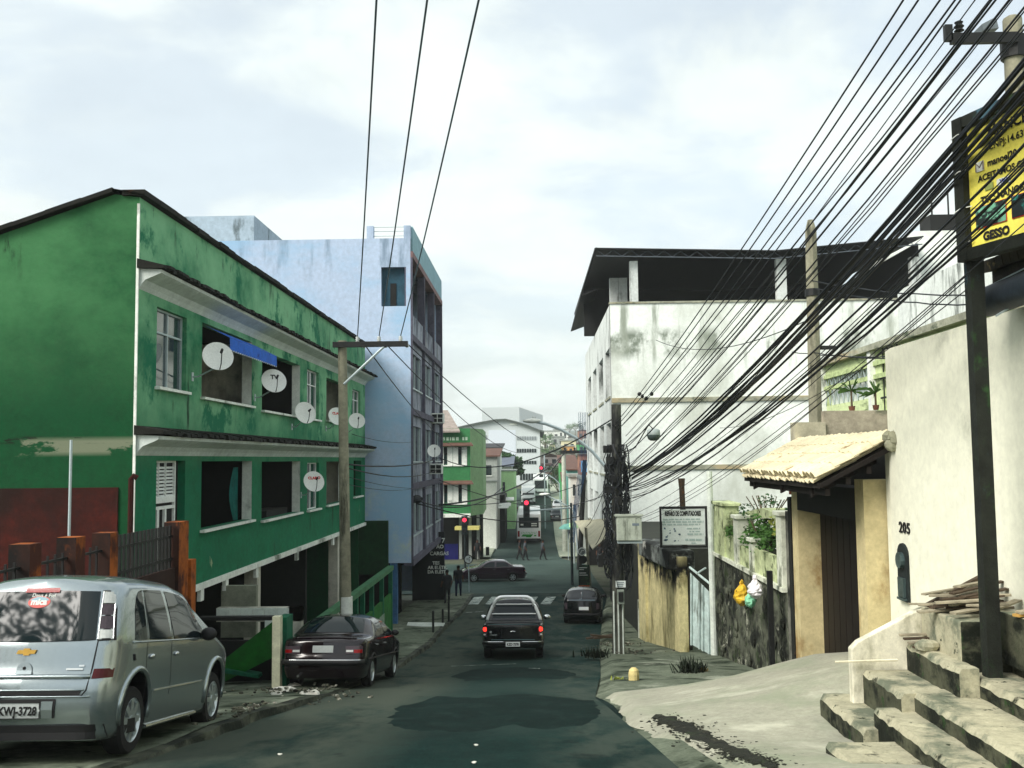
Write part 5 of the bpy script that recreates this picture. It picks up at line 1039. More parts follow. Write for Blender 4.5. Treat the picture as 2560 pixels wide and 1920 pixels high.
mb = MB(); mb.box(a.x+.02, b.x+.02, 29.4, 29.9, b.z-.08, b.z-.02); mb.build('shelf', m_alu, cp)
mb = MB(); mb.box(1.75, 2.42, 29.9, 29.98, -3.05, -2.95); mb.box(1.8, 1.95, 29.85, 29.98, -3.2, -2.85); mb.cyl((1.8, 29.9, -2.95), (2.4, 29.95, -2.35), .025, n=5); mb.build('side_arm', m_black, cp)
a = atY(1539, 1452, 29.75); mb = MB(); mb.box(a.x, a.x+.29, 29.72, 29.76, a.z-.19, a.z); pl_ = mb.build('notice_plate', m_sheet, cp)
mb = MB()
for v in (.04, .09, .14): mb.box(a.x+.03, a.x+.26-v*.4, 29.713, 29.717, a.z-v-.022, a.z-v)
tag(mb.build('small_print', m_gp, pl_), kind='stuff')
a = atY(1543, 1474, 29.7); mb = MB(); mb.box(a.x, a.x+.2, 29.62, 29.78, a.z-.42, a.z); ph = mb.build('meter_box', mat('pale_meter', C(130, 140, 130), var=.2), cp, bevel=.02); mb = MB(); mb.box(a.x+.03, a.x+.17, 29.6, 29.62, a.z-.34, a.z-.06); mb.build('meter_face', m_black, ph)
for dx in (-.13, .0, .13): mb = MB(); mb.cyl((2.36+dx, 29.81-.02*abs(dx), zr(30)), (2.36+dx, 29.81, -3.9), .025, n=6); mb.build('conduit', mat('white_pipe', C(214, 222, 212)), cp)
# slanted second pole with round signs and a poster, near the parked hatchback
p = gnd(1470, 1500); sp2 = thing('sign_post', 'dark post with two round road signs above a narrow poster board', 'sign post', (p.x, p.y, zr(p.y)))
Yp = p.y; mb = MB(); mb.cyl((p.x+.18, Yp+.2, zr(Yp)-.3), (p.x-.05, Yp+.1, atY(1478, 1320, Yp).z), .09, .07, 8); mb.build('post', m_conc, sp2)
for k, (px, py, m1, m2) in enumerate(((1455, 1379, m_trim, m_red), (1457, 1399, m_black, m_black))):
    c = atY(px, py, Yp-.1); mb = MB(); mb.lathe([(0, 0), (.22, 0), (.22, .02), (0, .02)], c, 'Y', n=20); s_ = mb.build('round_sign', mat('grey_sign_back', C(96, 104, 100)) if k == 0 else m_black, sp2)
    if k == 0: mb = MB(); mb.lathe([(.17, -.006), (.21, -.006), (.21, -.002)], c, 'Y', n=20); mb.tube([c+Vector((-.08, -.012, -.1)), c+Vector((-.02, -.012, .06)), c+Vector((.1, -.012, .06))], .018, 4); mb.build('sign_mark', m_trim, s_)
a = atY(1446, 1412, Yp-.1); b = atY(1474, 1478, Yp-.1); mb = MB(); mb.box(a.x, b.x, Yp-.1, Yp-.06, b.z, a.z); ps = mb.build('poster', mat('dark_poster', C(22, 40, 28), rough=.6, var=.4, vs=3, patches=[(C(40, 90, 50), (2, 2, 3), .6, .05)]), sp2)
mb = MB(); mb.box(a.x, b.x, Yp-.11, Yp-.102, b.z, b.z+.3); mb.build('poster_foot', mat('poster_orange', C(190, 80, 40), var=.2), ps)
mb = MB()
for (v, w_) in ((.10, .8), (.17, .5), (.30, .7), (.38, .85)): mb.box(a.x+.04, a.x+(b.x-a.x)*w_, Yp-.11, Yp-.103, a.z-(a.z-b.z)*v-.03, a.z-(a.z-b.z)*v)
mb.build('poster_print', m_trim, ps)
# hanging drum lamp
c = atY(1634, 1087, 28.5); o = thing('street_lamp', 'round drum lamp hanging among the cables before the white wall', 'lamp', c)
mb = MB(); mb.lathe([(0, .17), (.12, .17), (.18, .13), (.19, 0), (.15, -.12), (.08, -.16), (0, -.16)], c, n=14); mb.build('housing', mat('lamp_grey', C(150, 160, 158), rough=.4, var=.2), o, smooth=True)
mb = MB(); mb.lathe([(.0, -.17), (.09, -.165), (.155, -.125), (.195, -.02), (.19, -.0)], c, n=14); mb.build('bowl', mat('lamp_bowl', C(70, 82, 80), rough=.2, var=.2), o, smooth=True)
mb = MB(); mb.tube([c+Vector((0, 0, .15)), c+Vector((-.1, .3, .3)), c+Vector((-.45, .8, -.35)), (2.45, 29.9, .1)], .018, 5); mb.build('arm', m_black, o)
# ================================================================ VEHICLES
m_tyre = mat('tyre_rubber', (.012, .012, .012), rough=.85, var=.3, bump=.2)
m_rim = mat('alloy_rim', C(190, 198, 198), rough=.3, metal=.8, var=.1, bump=0)
m_cglass = mat('car_glass', (.006, .013, .015), rough=.04, var=0, bump=0, spec=.3, fine=0)
m_blackp = mat('black_plastic', (.012, .012, .013), rough=.55, var=.1, bump=.05)
m_chrome = mat('chrome', C(210, 214, 214), rough=.2, metal=.9, var=0, bump=0, fine=0)
m_lred = mat('red_lens', C(140, 14, 18), rough=.15, var=.1, bump=0)
m_lclear = mat('clear_lens', C(206, 208, 204), rough=.15, var=.1, vs=10, bump=0)
m_lsmoke = mat('smoked_lens', C(76, 66, 72), rough=.15, var=.2, vs=20, bump=0)
m_lit = mat('lit_red_lens', C(255, 40, 30), rough=.3, var=0, bump=0, emit=2.2, fine=0)
m_plate = mat('grey_number_plate', C(176, 182, 180), rough=.5, var=.1, bump=0)
def orient(mb, k0=0):       # panels face outwards
    for i in range(k0, len(mb.f)):
        P = [mb.v[j] for j in mb.f[i]]; nv = (P[1]-P[0]).cross(P[2]-P[0]); c_ = sum(P, Vector())/len(P)
        if nv.dot(Vector((c_.x, c_.y*.6, c_.z-.7))) < 0: mb.f[i] = mb.f[i][::-1]
class Car:
    def __init__(s, L, W, prof, belt, zb=.22, n=9, tum=.2, tail=((0, 0),), wheel_r=.3, wb=2.5, rear_axle=None, nose_n=None):
        s.L, s.W, s.prof, s.belt, s.zb, s.n, s.tum, s.tail = L, W, prof, belt, zb, n, tum, tail
        s.rexp = 9; s.lift = 0; s.rw, s.wb = wheel_r, wb; s.ra = rear_axle if rear_axle is not None else -wb/2; s.fa = s.ra+wb
    def zt(s, y): return lin(s.prof, y)
    def plan(s, y): return s.W/2*max(0, 1-abs(2*y/s.L)**s.n)**(1/s.n)
    def g(s, y, z):
        zt = s.zt(y); zl = min(s.belt, zt-.10)
        if z >= zl:
            u = min(1, (z-zl)/max(.01, zt-zl)); t = s.tum*min(1, (zt-zl)/.45)
            return (1-t*u**1.15)*max(0, 1-u**s.rexp)**.5
        v = (zl-z)/(zl-s.zb); return 1-.02*v-.05*max(0, v-.6)**1.5*4
    def hw(s, y, z): return s.plan(y)*s.g(y, z)
    def shift(s, y, z):
        k = max(0, min(1, (-y-(s.L/2-1.3))/1.3)); k = k*k*(3-2*k); return lin(s.tail, z)*k
    def pt(s, x, y, z): return Vector((x, y+s.shift(y, z), z+s.lift))
    def side(s, sgn, y, z, off=.004): return s.pt(sgn*(s.hw(y, z)+off), y, z)
    def rear(s, x, z, off=.004):
        ye = -s.L/2+.04; g = max(.05, s.g(ye, z)); q = min(.999, abs(x)/(s.W/2*g)); y = -s.L/2*(1-q**s.n)**(1/s.n); p = s.pt(x, y, z); p.y -= off; return p
    def top(s, x, y, off=.004):
        zt = s.zt(y); lo, hi = min(s.belt, zt-.1), zt
        for _ in range(24):
            mid = (lo+hi)/2
            if s.hw(y, mid) > abs(x): lo = mid
            else: hi = mid
        p = s.pt(x, y, lo); p.z += off; return p
    def shell(s, mb, K=30, M_=84):
        ys = [-s.L/2*math.cos(math.pi*i/M_)*1.0 for i in range(M_+1)]
        # even middle, dense ends
        ys = [s.L/2*(.55*math.sin(math.pi*(i/M_-.5))+.45*(2*i/M_-1)) for i in range(M_+1)]
        ring = []
        for y in ys:
            zt = s.zt(y); r_ = []
            for k in range(K+1):
                t = k/K; t = 1-(1-t)**1.7 if True else t; z = s.zb+(zt-s.zb)*t; r_.append((s.hw(y, z), z))
            ring.append(r_)
        vs = []; idx = {}
        for sg in (1, -1):
            for i, y in enumerate(ys):
                for k, (h_, z) in enumerate(ring[i]): idx[(sg, i, k)] = len(vs); vs.append(s.pt(sg*h_, y, z))
        fs = []
        for sg in (1, -1):
            for i in range(M_):
                for k in range(K):
                    yc = (ys[i]+ys[i+1])/2; zc = (ring[i][k][1]+ring[i][k+1][1])/2
                    if any((yc-ax)**2+(zc-s.rw)**2 < (s.rw*1.17)**2 for ax in (s.ra, s.fa)) and ring[i][k][0] > s.W*.3: continue
                    f = (idx[(sg, i, k)], idx[(sg, i+1, k)], idx[(sg, i+1, k+1)], idx[(sg, i, k+1)]); fs.append(f if sg > 0 else f[::-1])
        for i in range(M_): fs.append((idx[(1, i, 0)], idx[(-1, i, 0)], idx[(-1, i+1, 0)], idx[(1, i+1, 0)]))
        mb.add(vs, fs)
    def strip(s, mb, fn, lower, upper, rows=5, cols=8):
        def pl(P, t):
            ls = [0]
            for a, b in zip(P, P[1:]): ls.append(ls[-1]+math.hypot(b[0]-a[0], b[1]-a[1]))
            q = t*ls[-1]
            for (a, b, l0, l1) in zip(P, P[1:], ls, ls[1:]):
                if q <= l1+1e-9: k = (q-l0)/max(1e-9, l1-l0); return (a[0]+(b[0]-a[0])*k, a[1]+(b[1]-a[1])*k)
            return P[-1]
        def f(u, v): a = pl(lower, u); b = pl(upper, u); return fn(a[0]+(b[0]-a[0])*v, a[1]+(b[1]-a[1])*v)
        k0 = len(mb.f); mb.grid(f, cols, rows); orient(mb, k0)
def wheels(c, root, track, tw=.19, spokes=8, rimm=m_rim, sides=(1, -1)):
    for ax in (c.ra, c.fa):
        for sg in sides:
            xo = sg*track; r_ = c.rw; wdt = tw
            mb = MB(); prof = [(r_*.66, 0), (r_*.70, 0.0), (r_*.93, .0), (r_, .03), (r_, wdt-.03), (r_*.93, wdt), (r_*.6, wdt)]
            mb.lathe([(a, (-h if sg > 0 else h)) for a, h in prof], (xo, ax, r_), 'X', n=26)
            t = mb.build('wheel', m_tyre, root, world=False, smooth=True, auto=35); WM[t] = WM[root]
            mb = MB(); d = -sg*.03
            mb.lathe([(r_*.69, -sg*.012), (r_*.65, 0), (r_*.60, d), (r_*.58, d*2.2)], (xo, ax, r_), 'X', n=26)
            for k in range(spokes):
                a = 2*math.pi*k/spokes; ca, sa = math.cos(a), math.sin(a); w0, w1 = r_*.11, r_*.085
                def q(rad, wv, dx): return (xo+dx, ax+rad*ca-wv*sa, r_+rad*sa+wv*ca)
                mb.add([q(.08*r_, -w0, d*.2), q(.08*r_, w0, d*.2), q(.64*r_, w1, d*.3), q(.64*r_, -w1, d*.3), q(.08*r_, -w0, d*2), q(.08*r_, w0, d*2), q(.64*r_, w1, d*1.5), q(.64*r_, -w1, d*1.5)], [(0, 1, 2, 3), (0, 4, 5, 1), (1, 5, 6, 2), (3, 2, 6, 7), (0, 3, 7, 4)])
            mb.lathe([(0, 0), (r_*.14, 0), (r_*.16, d)], (xo, ax, r_), 'X', n=12)
            mb.build('rim', rimm, t, world=False)
            mb = MB(); mb.lathe([(0, d*2.6), (r_*.62, d*2.6)], (xo, ax, r_), 'X', n=20); mb.build('brake', m_blackp, t, world=False)
def arch(c, root, m, lip=.03, ext=.0):
    for ax in (c.ra, c.fa):
        for sg in (1, -1):
            mb = MB(); n_ = 18; R_ = c.rw*1.19; pts = []
            for i in range(n_+1):
                a = R(-18)+(math.pi+R(36))*i/n_; y, z = ax+R_*math.cos(a), c.rw+R_*math.sin(a)
                if z > c.zb-.02: pts.append(c.pt(sg*(c.hw(y, max(z, c.zb))-lip*.3+ext), y, z))
            mb.tube(pts, lip, 6); mb.build('wheel_arch', m, root, world=False, smooth=True)
            mb = MB(); inner = [(c.rw*1.18*math.cos(math.pi*i/14), c.rw*1.18*math.sin(math.pi*i/14)+c.lift) for i in range(15)]; vs = []
            for (a, b) in inner: vs += [(sg*c.W*.5*.985, ax+a, c.rw+b), (sg*c.W*.24, ax+a, c.rw+b)]
            mb.add(vs, [(2*i, 2*i+1, 2*i+3, 2*i+2) for i in range(14)]); mb.add([(sg*c.W*.24, ax+a, c.rw+b) for a, b in inner], [tuple(range(15))]); mb.build('wheel_well', m_blackp, root, world=False)
def vehicle(name, label, cat, X, Y, yaw=0, pitch=None, dz=0, group=None):
    if pitch is None: pitch = -math.atan((zr(Y-1.3)-zr(Y+1.3))/2.6)
    z = (zr(Y-1.3)+zr(Y+1.3))/2+dz
    return thing(name, label, cat, (X, Y, z), (pitch*math.cos(yaw), 0, yaw), group)
def plate(c, root, x, z, text, w_=.40, h_=.13, off=.02, m=m_plate, par=None):
    mb = MB(); c.strip(mb, lambda a, b: c.rear(a, b, off), [(x-w_/2, z-h_/2), (x+w_/2, z-h_/2)], [(x-w_/2, z+h_/2), (x+w_/2, z+h_/2)], 2, 4); p = mb.build('number_plate', m, par or root, world=False)
    if text: mb = MB(); mb.text(text, h_*.74, lambda v: c.rear(x+v.x, z+v.y-.008, off+.004), bold=.004, sx=.80); mb.build('plate_number', m_blk, p, world=False)
# ---------------------------------------------------------------- silver compact minivan
m_silver = mat('silver_paint', C(172, 184, 187, .8), rough=.25, metal=.82, var=.05, vs=2, bump=0, coat=.8, fine=.02)
c = Car(4.04, 1.70, [(-2.02, 1.60), (-1.90, 1.63), (-1.6, 1.655), (-.9, 1.67), (-.1, 1.655), (.35, 1.58), (.75, 1.33), (1.12, 1.06), (1.3, 1.0), (1.75, .86), (1.95, .70), (2.02, .62)], .98, zb=.09, n=10, tum=.20, tail=((.2, .06), (.34, .0), (.62, .0), (.74, .05), (1.0, .075), (1.5, .30), (1.62, .36)), wheel_r=.325, wb=2.63, rear_axle=-1.30)
c.rexp = 14; c.lift = .11
van = vehicle('minivan', 'silver compact minivan with tinted rear glass parked half out of frame', 'car', -4.92, 11.42, yaw=R(.6), dz=.05)
WM_van = WM[van]
mb = MB(); c.shell(mb, 34, 96); body = mb.build('body', m_silver, van, world=False, smooth=True)
arch(c, van, m_silver, .034, .004); wheels(c, van, .815, .2, 8)
# rear glass with black surround, side glass
rw = lambda a, b: c.rear(a, b, .006)
mb = MB(); c.strip(mb, rw, [(-.64, 1.015), (0, .995), (.64, 1.015)], [(-.565, 1.475), (0, 1.49), (.565, 1.475)], 8, 18); rg = mb.build('rear_window', m_cglass, van, world=False, smooth=True)
mb = MB(); c.strip(mb, lambda a, b: c.rear(a, b, .02), [(-.17, 1.468), (.17, 1.468)], [(-.165, 1.512), (.165, 1.512)], 2, 6); mb.build('high_brake_light', m_lred, van, world=False)
mb = MB(); mb.text("Deus é Fiel", .052, lambda v: c.rear(.02+v.x, 1.437+v.y-.02*v.x, .011), bold=.0005); mb.build('sticker_lettering', m_trim, rg, world=False)
mb = MB(); mb.add([c.rear(-.01+.11*math.cos(t*math.pi/12), 1.375+.058*math.sin(t*math.pi/12), .011) for t in range(24)], [tuple(range(24))]); sk = mb.build('oval_sticker', mat('salmon_sticker', C(206, 110, 104), var=.1, bump=0), rg, world=False)
mb = MB(); mb.add([c.rear(-.01+.10*math.cos(t*math.pi/12), 1.375+max(.014, .05*math.sin(t*math.pi/12)), .0125) for t in range(13)], [tuple(range(13))]); mb.build('sticker_band', mat('sticker_sky', C(150, 180, 190), var=.1, bump=0), sk, world=False)
mb = MB(); mb.text('mica', .085, lambda v: c.rear(-.01+v.x, 1.375+v.y, .014), bold=.004); mb.build('sticker_lettering', m_trim, sk, world=False)
for sg in (1, -1):
    # tall tail lamp: clear, two smoked, clear
    zz = [1.02, 1.11, 1.24, 1.355, 1.475]; ms = [m_lclear, m_lsmoke, m_lsmoke, m_lclear]
    mb = MB(); xin = lambda z: .662-.075*(z-1.0)/.5; xo_ = lambda z: xin(z)+.125-.035*(z-1.0)/.5
    c.strip(mb, lambda a, b: c.rear(sg*a, b, .010), [(xin(1.0)-.005, 1.005), (xo_(1.0)+.008, 1.005)], [(xin(1.49)-.005, 1.485), (xo_(1.49)+.006, 1.485)], 10, 4); tl = mb.build('tail_lamp', m_blackp, van, world=False)
    for z0, z1, mm in zip(zz, zz[1:], ms):
        mb = MB(); c.strip(mb, lambda a, b: c.rear(sg*a, b, .016), [(xin(z0)+.006, z0+.006), (xo_(z0)-.008, z0+.006)], [(xin(z1)+.006, z1-.004), (xo_(z1)-.008, z1-.004)], 3, 4); mb.build('lens', mm, tl, world=False)
    mb = MB()
    for z0 in zz: mb.tube([c.rear(sg*(xin(z0)+.004), z0, .018), c.rear(sg*(xo_(z0)-.006), z0, .018)], .005, 4)
    mb.tube([c.rear(sg*(xin(z)+.004), z, .018) for z in zz], .005, 4); mb.tube([c.rear(sg*(xo_(z)-.006), z, .018) for z in zz], .005, 4); mb.build('lamp_frame', m_chrome, tl, world=False)
    mb = MB(); c.strip(mb, lambda a, b: c.rear(sg*a, b, .006), [(.655, .655), (.80, .66)], [(.66, .745), (.80, .745)], 2, 5); mb.build('reflector', mat('dark_red_lens', C(70, 14, 16), rough=.2), van, world=False)
    sd = lambda a, b: c.side(sg, a, b, .005)
    for (lo, up, nm) in (([(-1.50, 1.0), (-1.16, .995)], [(-1.47, 1.30), (-1.40, 1.42), (-1.28, 1.485), (-1.16, 1.50)], 'quarter_window'), ([(-1.07, .995), (-.42, .985)], [(-1.07, 1.505), (-.5, 1.51)], 'side_window'), ([(-.32, .985), (.78, .99)], [(-.40, 1.505), (.12, 1.47), (.36, 1.38), (.70, 1.10)], 'side_window')):
        mb = MB(); c.strip(mb, sd, lo, up, 6, 12); mb.build(nm, m_cglass, van, world=False, smooth=True)
    mb = MB(); mb.tube([c.side(sg, y, lin([(-1.55, .975), (.8, .968)], y), .0) for y in [-1.55+.235*i for i in range(11)]], .012, 5); mb.build('belt_trim', m_silver, van, world=False, smooth=True)
    for y in (-1.115, -.37):
        mb = MB(); mb.tube([c.side(sg, y+.02*math.sin(k), .40+.11*k, .0005) for k in range(11)], .0035, 4); mb.build('door_seam', m_blackp, van, world=False)
    for y in (-.98, -.22):
        mb = MB(); p = c.side(sg, y, .82, .012); mb.ball(p, .018, .075, .028, n=8, m=6); h_ = mb.build('door_handle', m_chrome, van, world=False, smooth=True)
    mb = MB(); mb.tube([c.side(sg, -1.5, .86, .004), c.side(sg, -1.47, .80, .005)], .012, 5); mb.build('filler_flap', m_blackp, van, world=False)
    mb = MB(); mb.tube([c.side(sg, y, .47, .004) for y in [-.85+.2*i for i in range(9)]], .012, 5); mb.build('side_moulding', m_silver, van, world=False)
    mb = MB(); mb.tube([c.side(sg, y, .115, .004) for y in [-.9+.2*i for i in range(9)]], .016, 5); mb.build('sill_moulding', m_chrome, van, world=False)
    mb = MB(); p = c.side(sg, .62, 1.02, .10); mb.ball(p, .10, .06, .08, n=10, m=7); mb.tube([p, c.side(sg, .66, .98, 0)], .02, 5); mb.build('mirror', m_blackp, van, world=False, smooth=True)
mb = MB(); mb.grid(lambda u, v: c.top(-.62+1.24*u, .42+.62*v, .006), 10, 8); orient(mb); mb.build('windscreen', m_cglass, van, world=False, smooth=True)
# tailgate seams, light catcher ridge, bumper recess, plate, handle, badge
mb = MB(); P = [(-.60, .505), (.58, .505), (.62, .55), (.64, .72), (.665, 1.0)]
mb.tube([c.rear(a, b, .001) for a, b in P], .007, 5); mb.tube([c.rear(-a, b, .001) for a, b in P[1:]], .007, 5); mb.build('tailgate_seam', m_blackp, van, world=False)
mb = MB(); c.strip(mb, lambda a, b: c.rear(a, b, .008), [(-.56, .512), (.56, .512)], [(-.58, .545), (.58, .545)], 1, 10); mb.build('tailgate_gap', m_blackp, van, world=False)
mb = MB(); mb.tube([c.rear(a, .555, .0) for a in [-.6+.1*i for i in range(13)]], .010, 5); mb.tube([c.rear(a, .675, .002) for a in [-.64+.107*i for i in range(13)]], .024, 6); mb.tube([c.rear(a, .495, .004) for a in [-.66+.11*i for i in range(13)]], .010, 5); mb.build('tailgate_ridge', m_silver, van, world=False, smooth=True)
mb = MB(); c.strip(mb, lambda a, b: c.rear(a, b, .004), [(-.34, .30), (.34, .30)], [(-.345, .475), (.345, .475)], 2, 8); mb.build('plate_recess', m_blackp, van, world=False)
mb = MB(); c.strip(mb, lambda a, b: c.rear(a, b, .010), [(.215, .30), (.32, .30)], [(.215, .455), (.325, .455)], 2, 3); mb.build('recess_end', m_silver, van, world=False)
mb = MB(); c.strip(mb, lambda a, b: c.rear(a, b, .006), [(-.83, .10), (.83, .10)], [(-.825, .235), (.825, .235)], 2, 24); mb.build('underbody_shade', m_blackp, van, world=False)  # black strip painted in for the shade under the rear bumper
plate(c, van, 0, .372, 'KWJ-3728', .42, .145, .016)
mb = MB()
for z in (.30, .445): mb.tube([c.rear(-.205, z, .02), c.rear(.205, z, .02)], .005, 4)
for x in (-.205, .205): mb.tube([c.rear(x, .30, .02), c.rear(x, .445, .02)], .005, 4)
mb.build('plate_surround', m_blackp, van, world=False)
mb = MB(); P = [(-.095, -.018), (-.08, .018), (-.03, .018), (-.028, .032), (.028, .032), (.03, .018), (.095, .018), (.08, -.018), (.03, -.018), (.028, -.032), (-.028, -.032), (-.03, -.018)]
mb.prism([c.rear(a, .905+b, .004) for a, b in P], (0, -.012, 0)); mb.build('emblem', mat('gold_emblem', C(196, 156, 76), rough=.3, metal=.7, var=.1, bump=0), van, world=False)
mb = MB(); mb.add([c.rear(.0+.075*math.cos(t*math.pi/10), .735+.075*math.sin(t*math.pi/10), .012) for t in range(11)]+[c.rear(-.085, .70, .022), c.rear(.085, .70, .022)], [tuple(range(11)), (10, 11, 12, 0)]); mb.build('handle_plate', m_silver, van, world=False)
mb = MB(); p = c.rear(0, .755, .014); mb.ball(p, .017, .012, .017, n=8, m=5); mb.build('lock', m_blackp, van, world=False)
mb = MB(); c.strip(mb, lambda a, b: c.rear(a, b, .006), [(.40, .735), (.56, .735)], [(.40, .752), (.56, .752)], 1, 4); c.strip(mb, lambda a, b: c.rear(a, b, .006), [(.52, .765), (.57, .765)], [(.52, .782), (.57, .782)], 1, 2); mb.build('badge_lettering', m_chrome, van, world=False)
# ---------------------------------------------------------------- dark maroon sedan, parked
def sedan(name, label, X, Y, yaw, paint, text=None, dz=0, lit=False, group=None, spk=6):
    c = Car(4.2, 1.66, [(-2.1, .90), (-1.98, .955), (-1.45, .985), (-1.32, 1.0), (-.95, 1.24), (-.72, 1.355), (-.2, 1.39), (.25, 1.36), (.5, 1.27), (1.0, .98), (1.1, .945), (1.8, .83), (2.02, .72), (2.1, .6)], .93, zb=.2, n=11, tum=.26, tail=((.2, .05), (.35, 0), (.58, 0), (.66, .03), (.95, .06)), wheel_r=.29, wb=2.5, rear_axle=-1.22)
    o = vehicle(name, label, 'car', X, Y, yaw, dz=dz, group=group)
    mb = MB(); c.shell(mb, 26, 80); mb.build('body', paint, o, world=False, smooth=True); arch(c, o, m_blackp, .02); wheels(c, o, .80, .18, spk)
    mb = MB(); mb.grid(lambda u, v: c.top((-.60+1.20*u)*(1-.10*v), -1.27+.50*v, .006), 10, 6); orient(mb); mb.build('rear_window', m_cglass, o, world=False, smooth=True)
    mb = MB(); mb.grid(lambda u, v: c.top((-.60+1.20*u)*(1-.12*(1-v)), .52+.46*v, .006), 10, 6); orient(mb); mb.build('windscreen', m_cglass, o, world=False, smooth=True)
    for sg in (1, -1):
        sd = lambda a, b: c.side(sg, a, b, .005)
        for lo, up in (([(-1.02, .96), (-.16, .955)], [(-.72, 1.27), (-.2, 1.31)]), ([(-.08, .955), (.80, .955)], [(-.06, 1.31), (.2, 1.285), (.42, 1.2)])): mb = MB(); c.strip(mb, sd, lo, up, 5, 10); mb.build('side_window', m_cglass, o, world=False, smooth=True)
        mb = MB(); c.strip(mb, lambda a, b: c.rear(sg*a, b, .006), [(.44, .66), (.755, .66)], [(.44, .80), (.755, .80)], 3, 6); tl = mb.build('tail_lamp', m_lsmoke, o, world=False)
        mb = MB(); c.strip(mb, lambda a, b: c.rear(sg*a, b, .011), [(.60, .675), (.75, .675)], [(.60, .735), (.75, .735)], 2, 4); mb.build('lens', m_lred, tl, world=False)
        mb = MB(); c.strip(mb, lambda a, b: c.rear(sg*a, b, .011), [(.45, .69), (.585, .69)], [(.45, .73), (.585, .73)], 2, 4); mb.build('lens', m_lclear, tl, world=False)
        mb = MB(); p = c.side(sg, .68, .98, .09); mb.ball(p, .09, .05, .06, n=8, m=6); mb.build('mirror', m_blackp, o, world=False, smooth=True)
        mb = MB(); mb.tube([c.side(sg, y, .55, .003) for y in [-1.75+.24*i for i in range(15)]], .016, 5); mb.build('side_moulding', m_blackp, o, world=False)
        for y in (-.95, -.05): mb = MB(); mb.box(-.01, .01, -.07, .07, -.012, .012); p = c.side(sg, y, .80, .012); mb.v = [v+p for v in mb.v]; mb.build('door_handle', m_chrome, o, world=False)
        mb = MB(); c_ = c; mb.grid(lambda u, v: c.pt(sg*(.45+.28*u), 2.06-.12*u*u, .60+.11*v), 3, 2); mb.build('headlamp', m_lclear, o, world=False)
    mb = MB(); mb.tube([c.rear(a, .50, .03) for a in [-.78+.13*i for i in range(13)]], .055, 8); bp = mb.build('bumper', m_blackp, o, world=False, smooth=True)
    mb = MB(); mb.tube([c.rear(a, .545, .072) for a in [-.74+.123*i for i in range(13)]], .010, 5); mb.build('bumper_trim', m_chrome, bp, world=False)
    mb = MB(); mb.tube([c.top(a, -2.0, .01) for a in [-.62+.124*i for i in range(11)]], .018, 6); mb.build('boot_lip', paint, o, world=False, smooth=True)
    plate(c, o, 0, .745, text, .40, .13, .012)
    mb = MB(); mb.cyl((-.45, -2.0, .25), (-.45, -2.13, .25), .025, n=8); mb.build('exhaust', m_chrome, o, world=False)
    return o, c
m_maroon = mat('dark_maroon_paint', (.006, .002, .004), spec=.35, rough=.18, var=.1, vs=2, bump=0, coat=.5, fine=0)
m_blackcar = mat('black_car_paint', (.004, .005, .006), spec=.3, rough=.18, var=.1, bump=0, coat=.5, fine=0)
sedan('sedan', 'near-black maroon sedan parked on the pavement below the tiled parapet', -4.05, 21.3, R(-2), m_maroon, None, .02)
sedan('sedan', 'dark purple sedan turning across the junction', *gnd(1232, 1452).xy, R(97), mat('dark_purple_paint', (.022, .006, .016), rough=.15, coat=1, var=.1, bump=0, fine=0), None)
# small black hatchback on the right, nose downhill
def hatch(name, label, X, Y, yaw, paint):
    c = Car(3.7, 1.6, [(-1.85, 1.0), (-1.78, 1.1), (-1.4, 1.38), (-.9, 1.44), (0, 1.42), (.3, 1.33), (.85, 1.0), (1.0, .94), (1.6, .8), (1.85, .6)], .92, zb=.2, n=8, tum=.24, tail=((.2, .05), (.4, 0), (.7, .02), (1.0, .08), (1.4, .28)), wheel_r=.28, wb=2.35, rear_axle=-1.12)
    o = vehicle(name, label, 'car', X, Y, yaw); mb = MB(); c.shell(mb, 24, 70); mb.build('body', paint, o, world=False, smooth=True); arch(c, o, m_blackp, .02); wheels(c, o, .77, .17, 6)
    mb = MB(); c.strip(mb, lambda a, b: c.rear(a, b, .006), [(-.56, .96), (.56, .96)], [(-.50, 1.30), (.50, 1.30)], 6, 10); mb.build('rear_window', mat('hatch_glass', (.03, .05, .06), rough=.08, var=0, bump=0, spec=.8, fine=0), o, world=False, smooth=True)
    for sg in (1, -1):
        sd = lambda a, b: c.side(sg, a, b, .005)
        for lo, up in (([(-1.3, .95), (-.35, .95)], [(-1.1, 1.30), (-.4, 1.35)]), ([(-.25, .95), (.65, .95)], [(-.25, 1.34), (.1, 1.3), (.3, 1.2)])): mb = MB(); c.strip(mb, sd, lo, up, 5, 8); mb.build('side_window', m_cglass, o, world=False, smooth=True)
        mb = MB(); c.strip(mb, lambda a, b: c.rear(sg*a, b, .006), [(.60, .62), (.74, .62)], [(.60, .88), (.72, .88)], 4, 3); mb.build('tail_lamp', m_lsmoke, o, world=False)
        mb = MB(); p = c.side(sg, .55, .98, .10); mb.ball(p, .10, .05, .07, n=8, m=6); mb.build('mirror', m_blackp, o, world=False, smooth=True)
    plate(c, o, .08, .66, None, .40, .13, .014, mat('white_number_plate', C(226, 230, 228), var=.05, bump=0))
    mb = MB(); mb.tube([c.rear(a, .42, .025) for a in [-.74+.123*i for i in range(13)]], .05, 8); mb.build('bumper', m_blackp, o, world=False, smooth=True)
hb = gnd(1462, 1556); hatch('hatchback', 'small black hatchback parked on the right kerb by the sign post', hb.x, hb.y+.9, R(-5), m_blackcar)
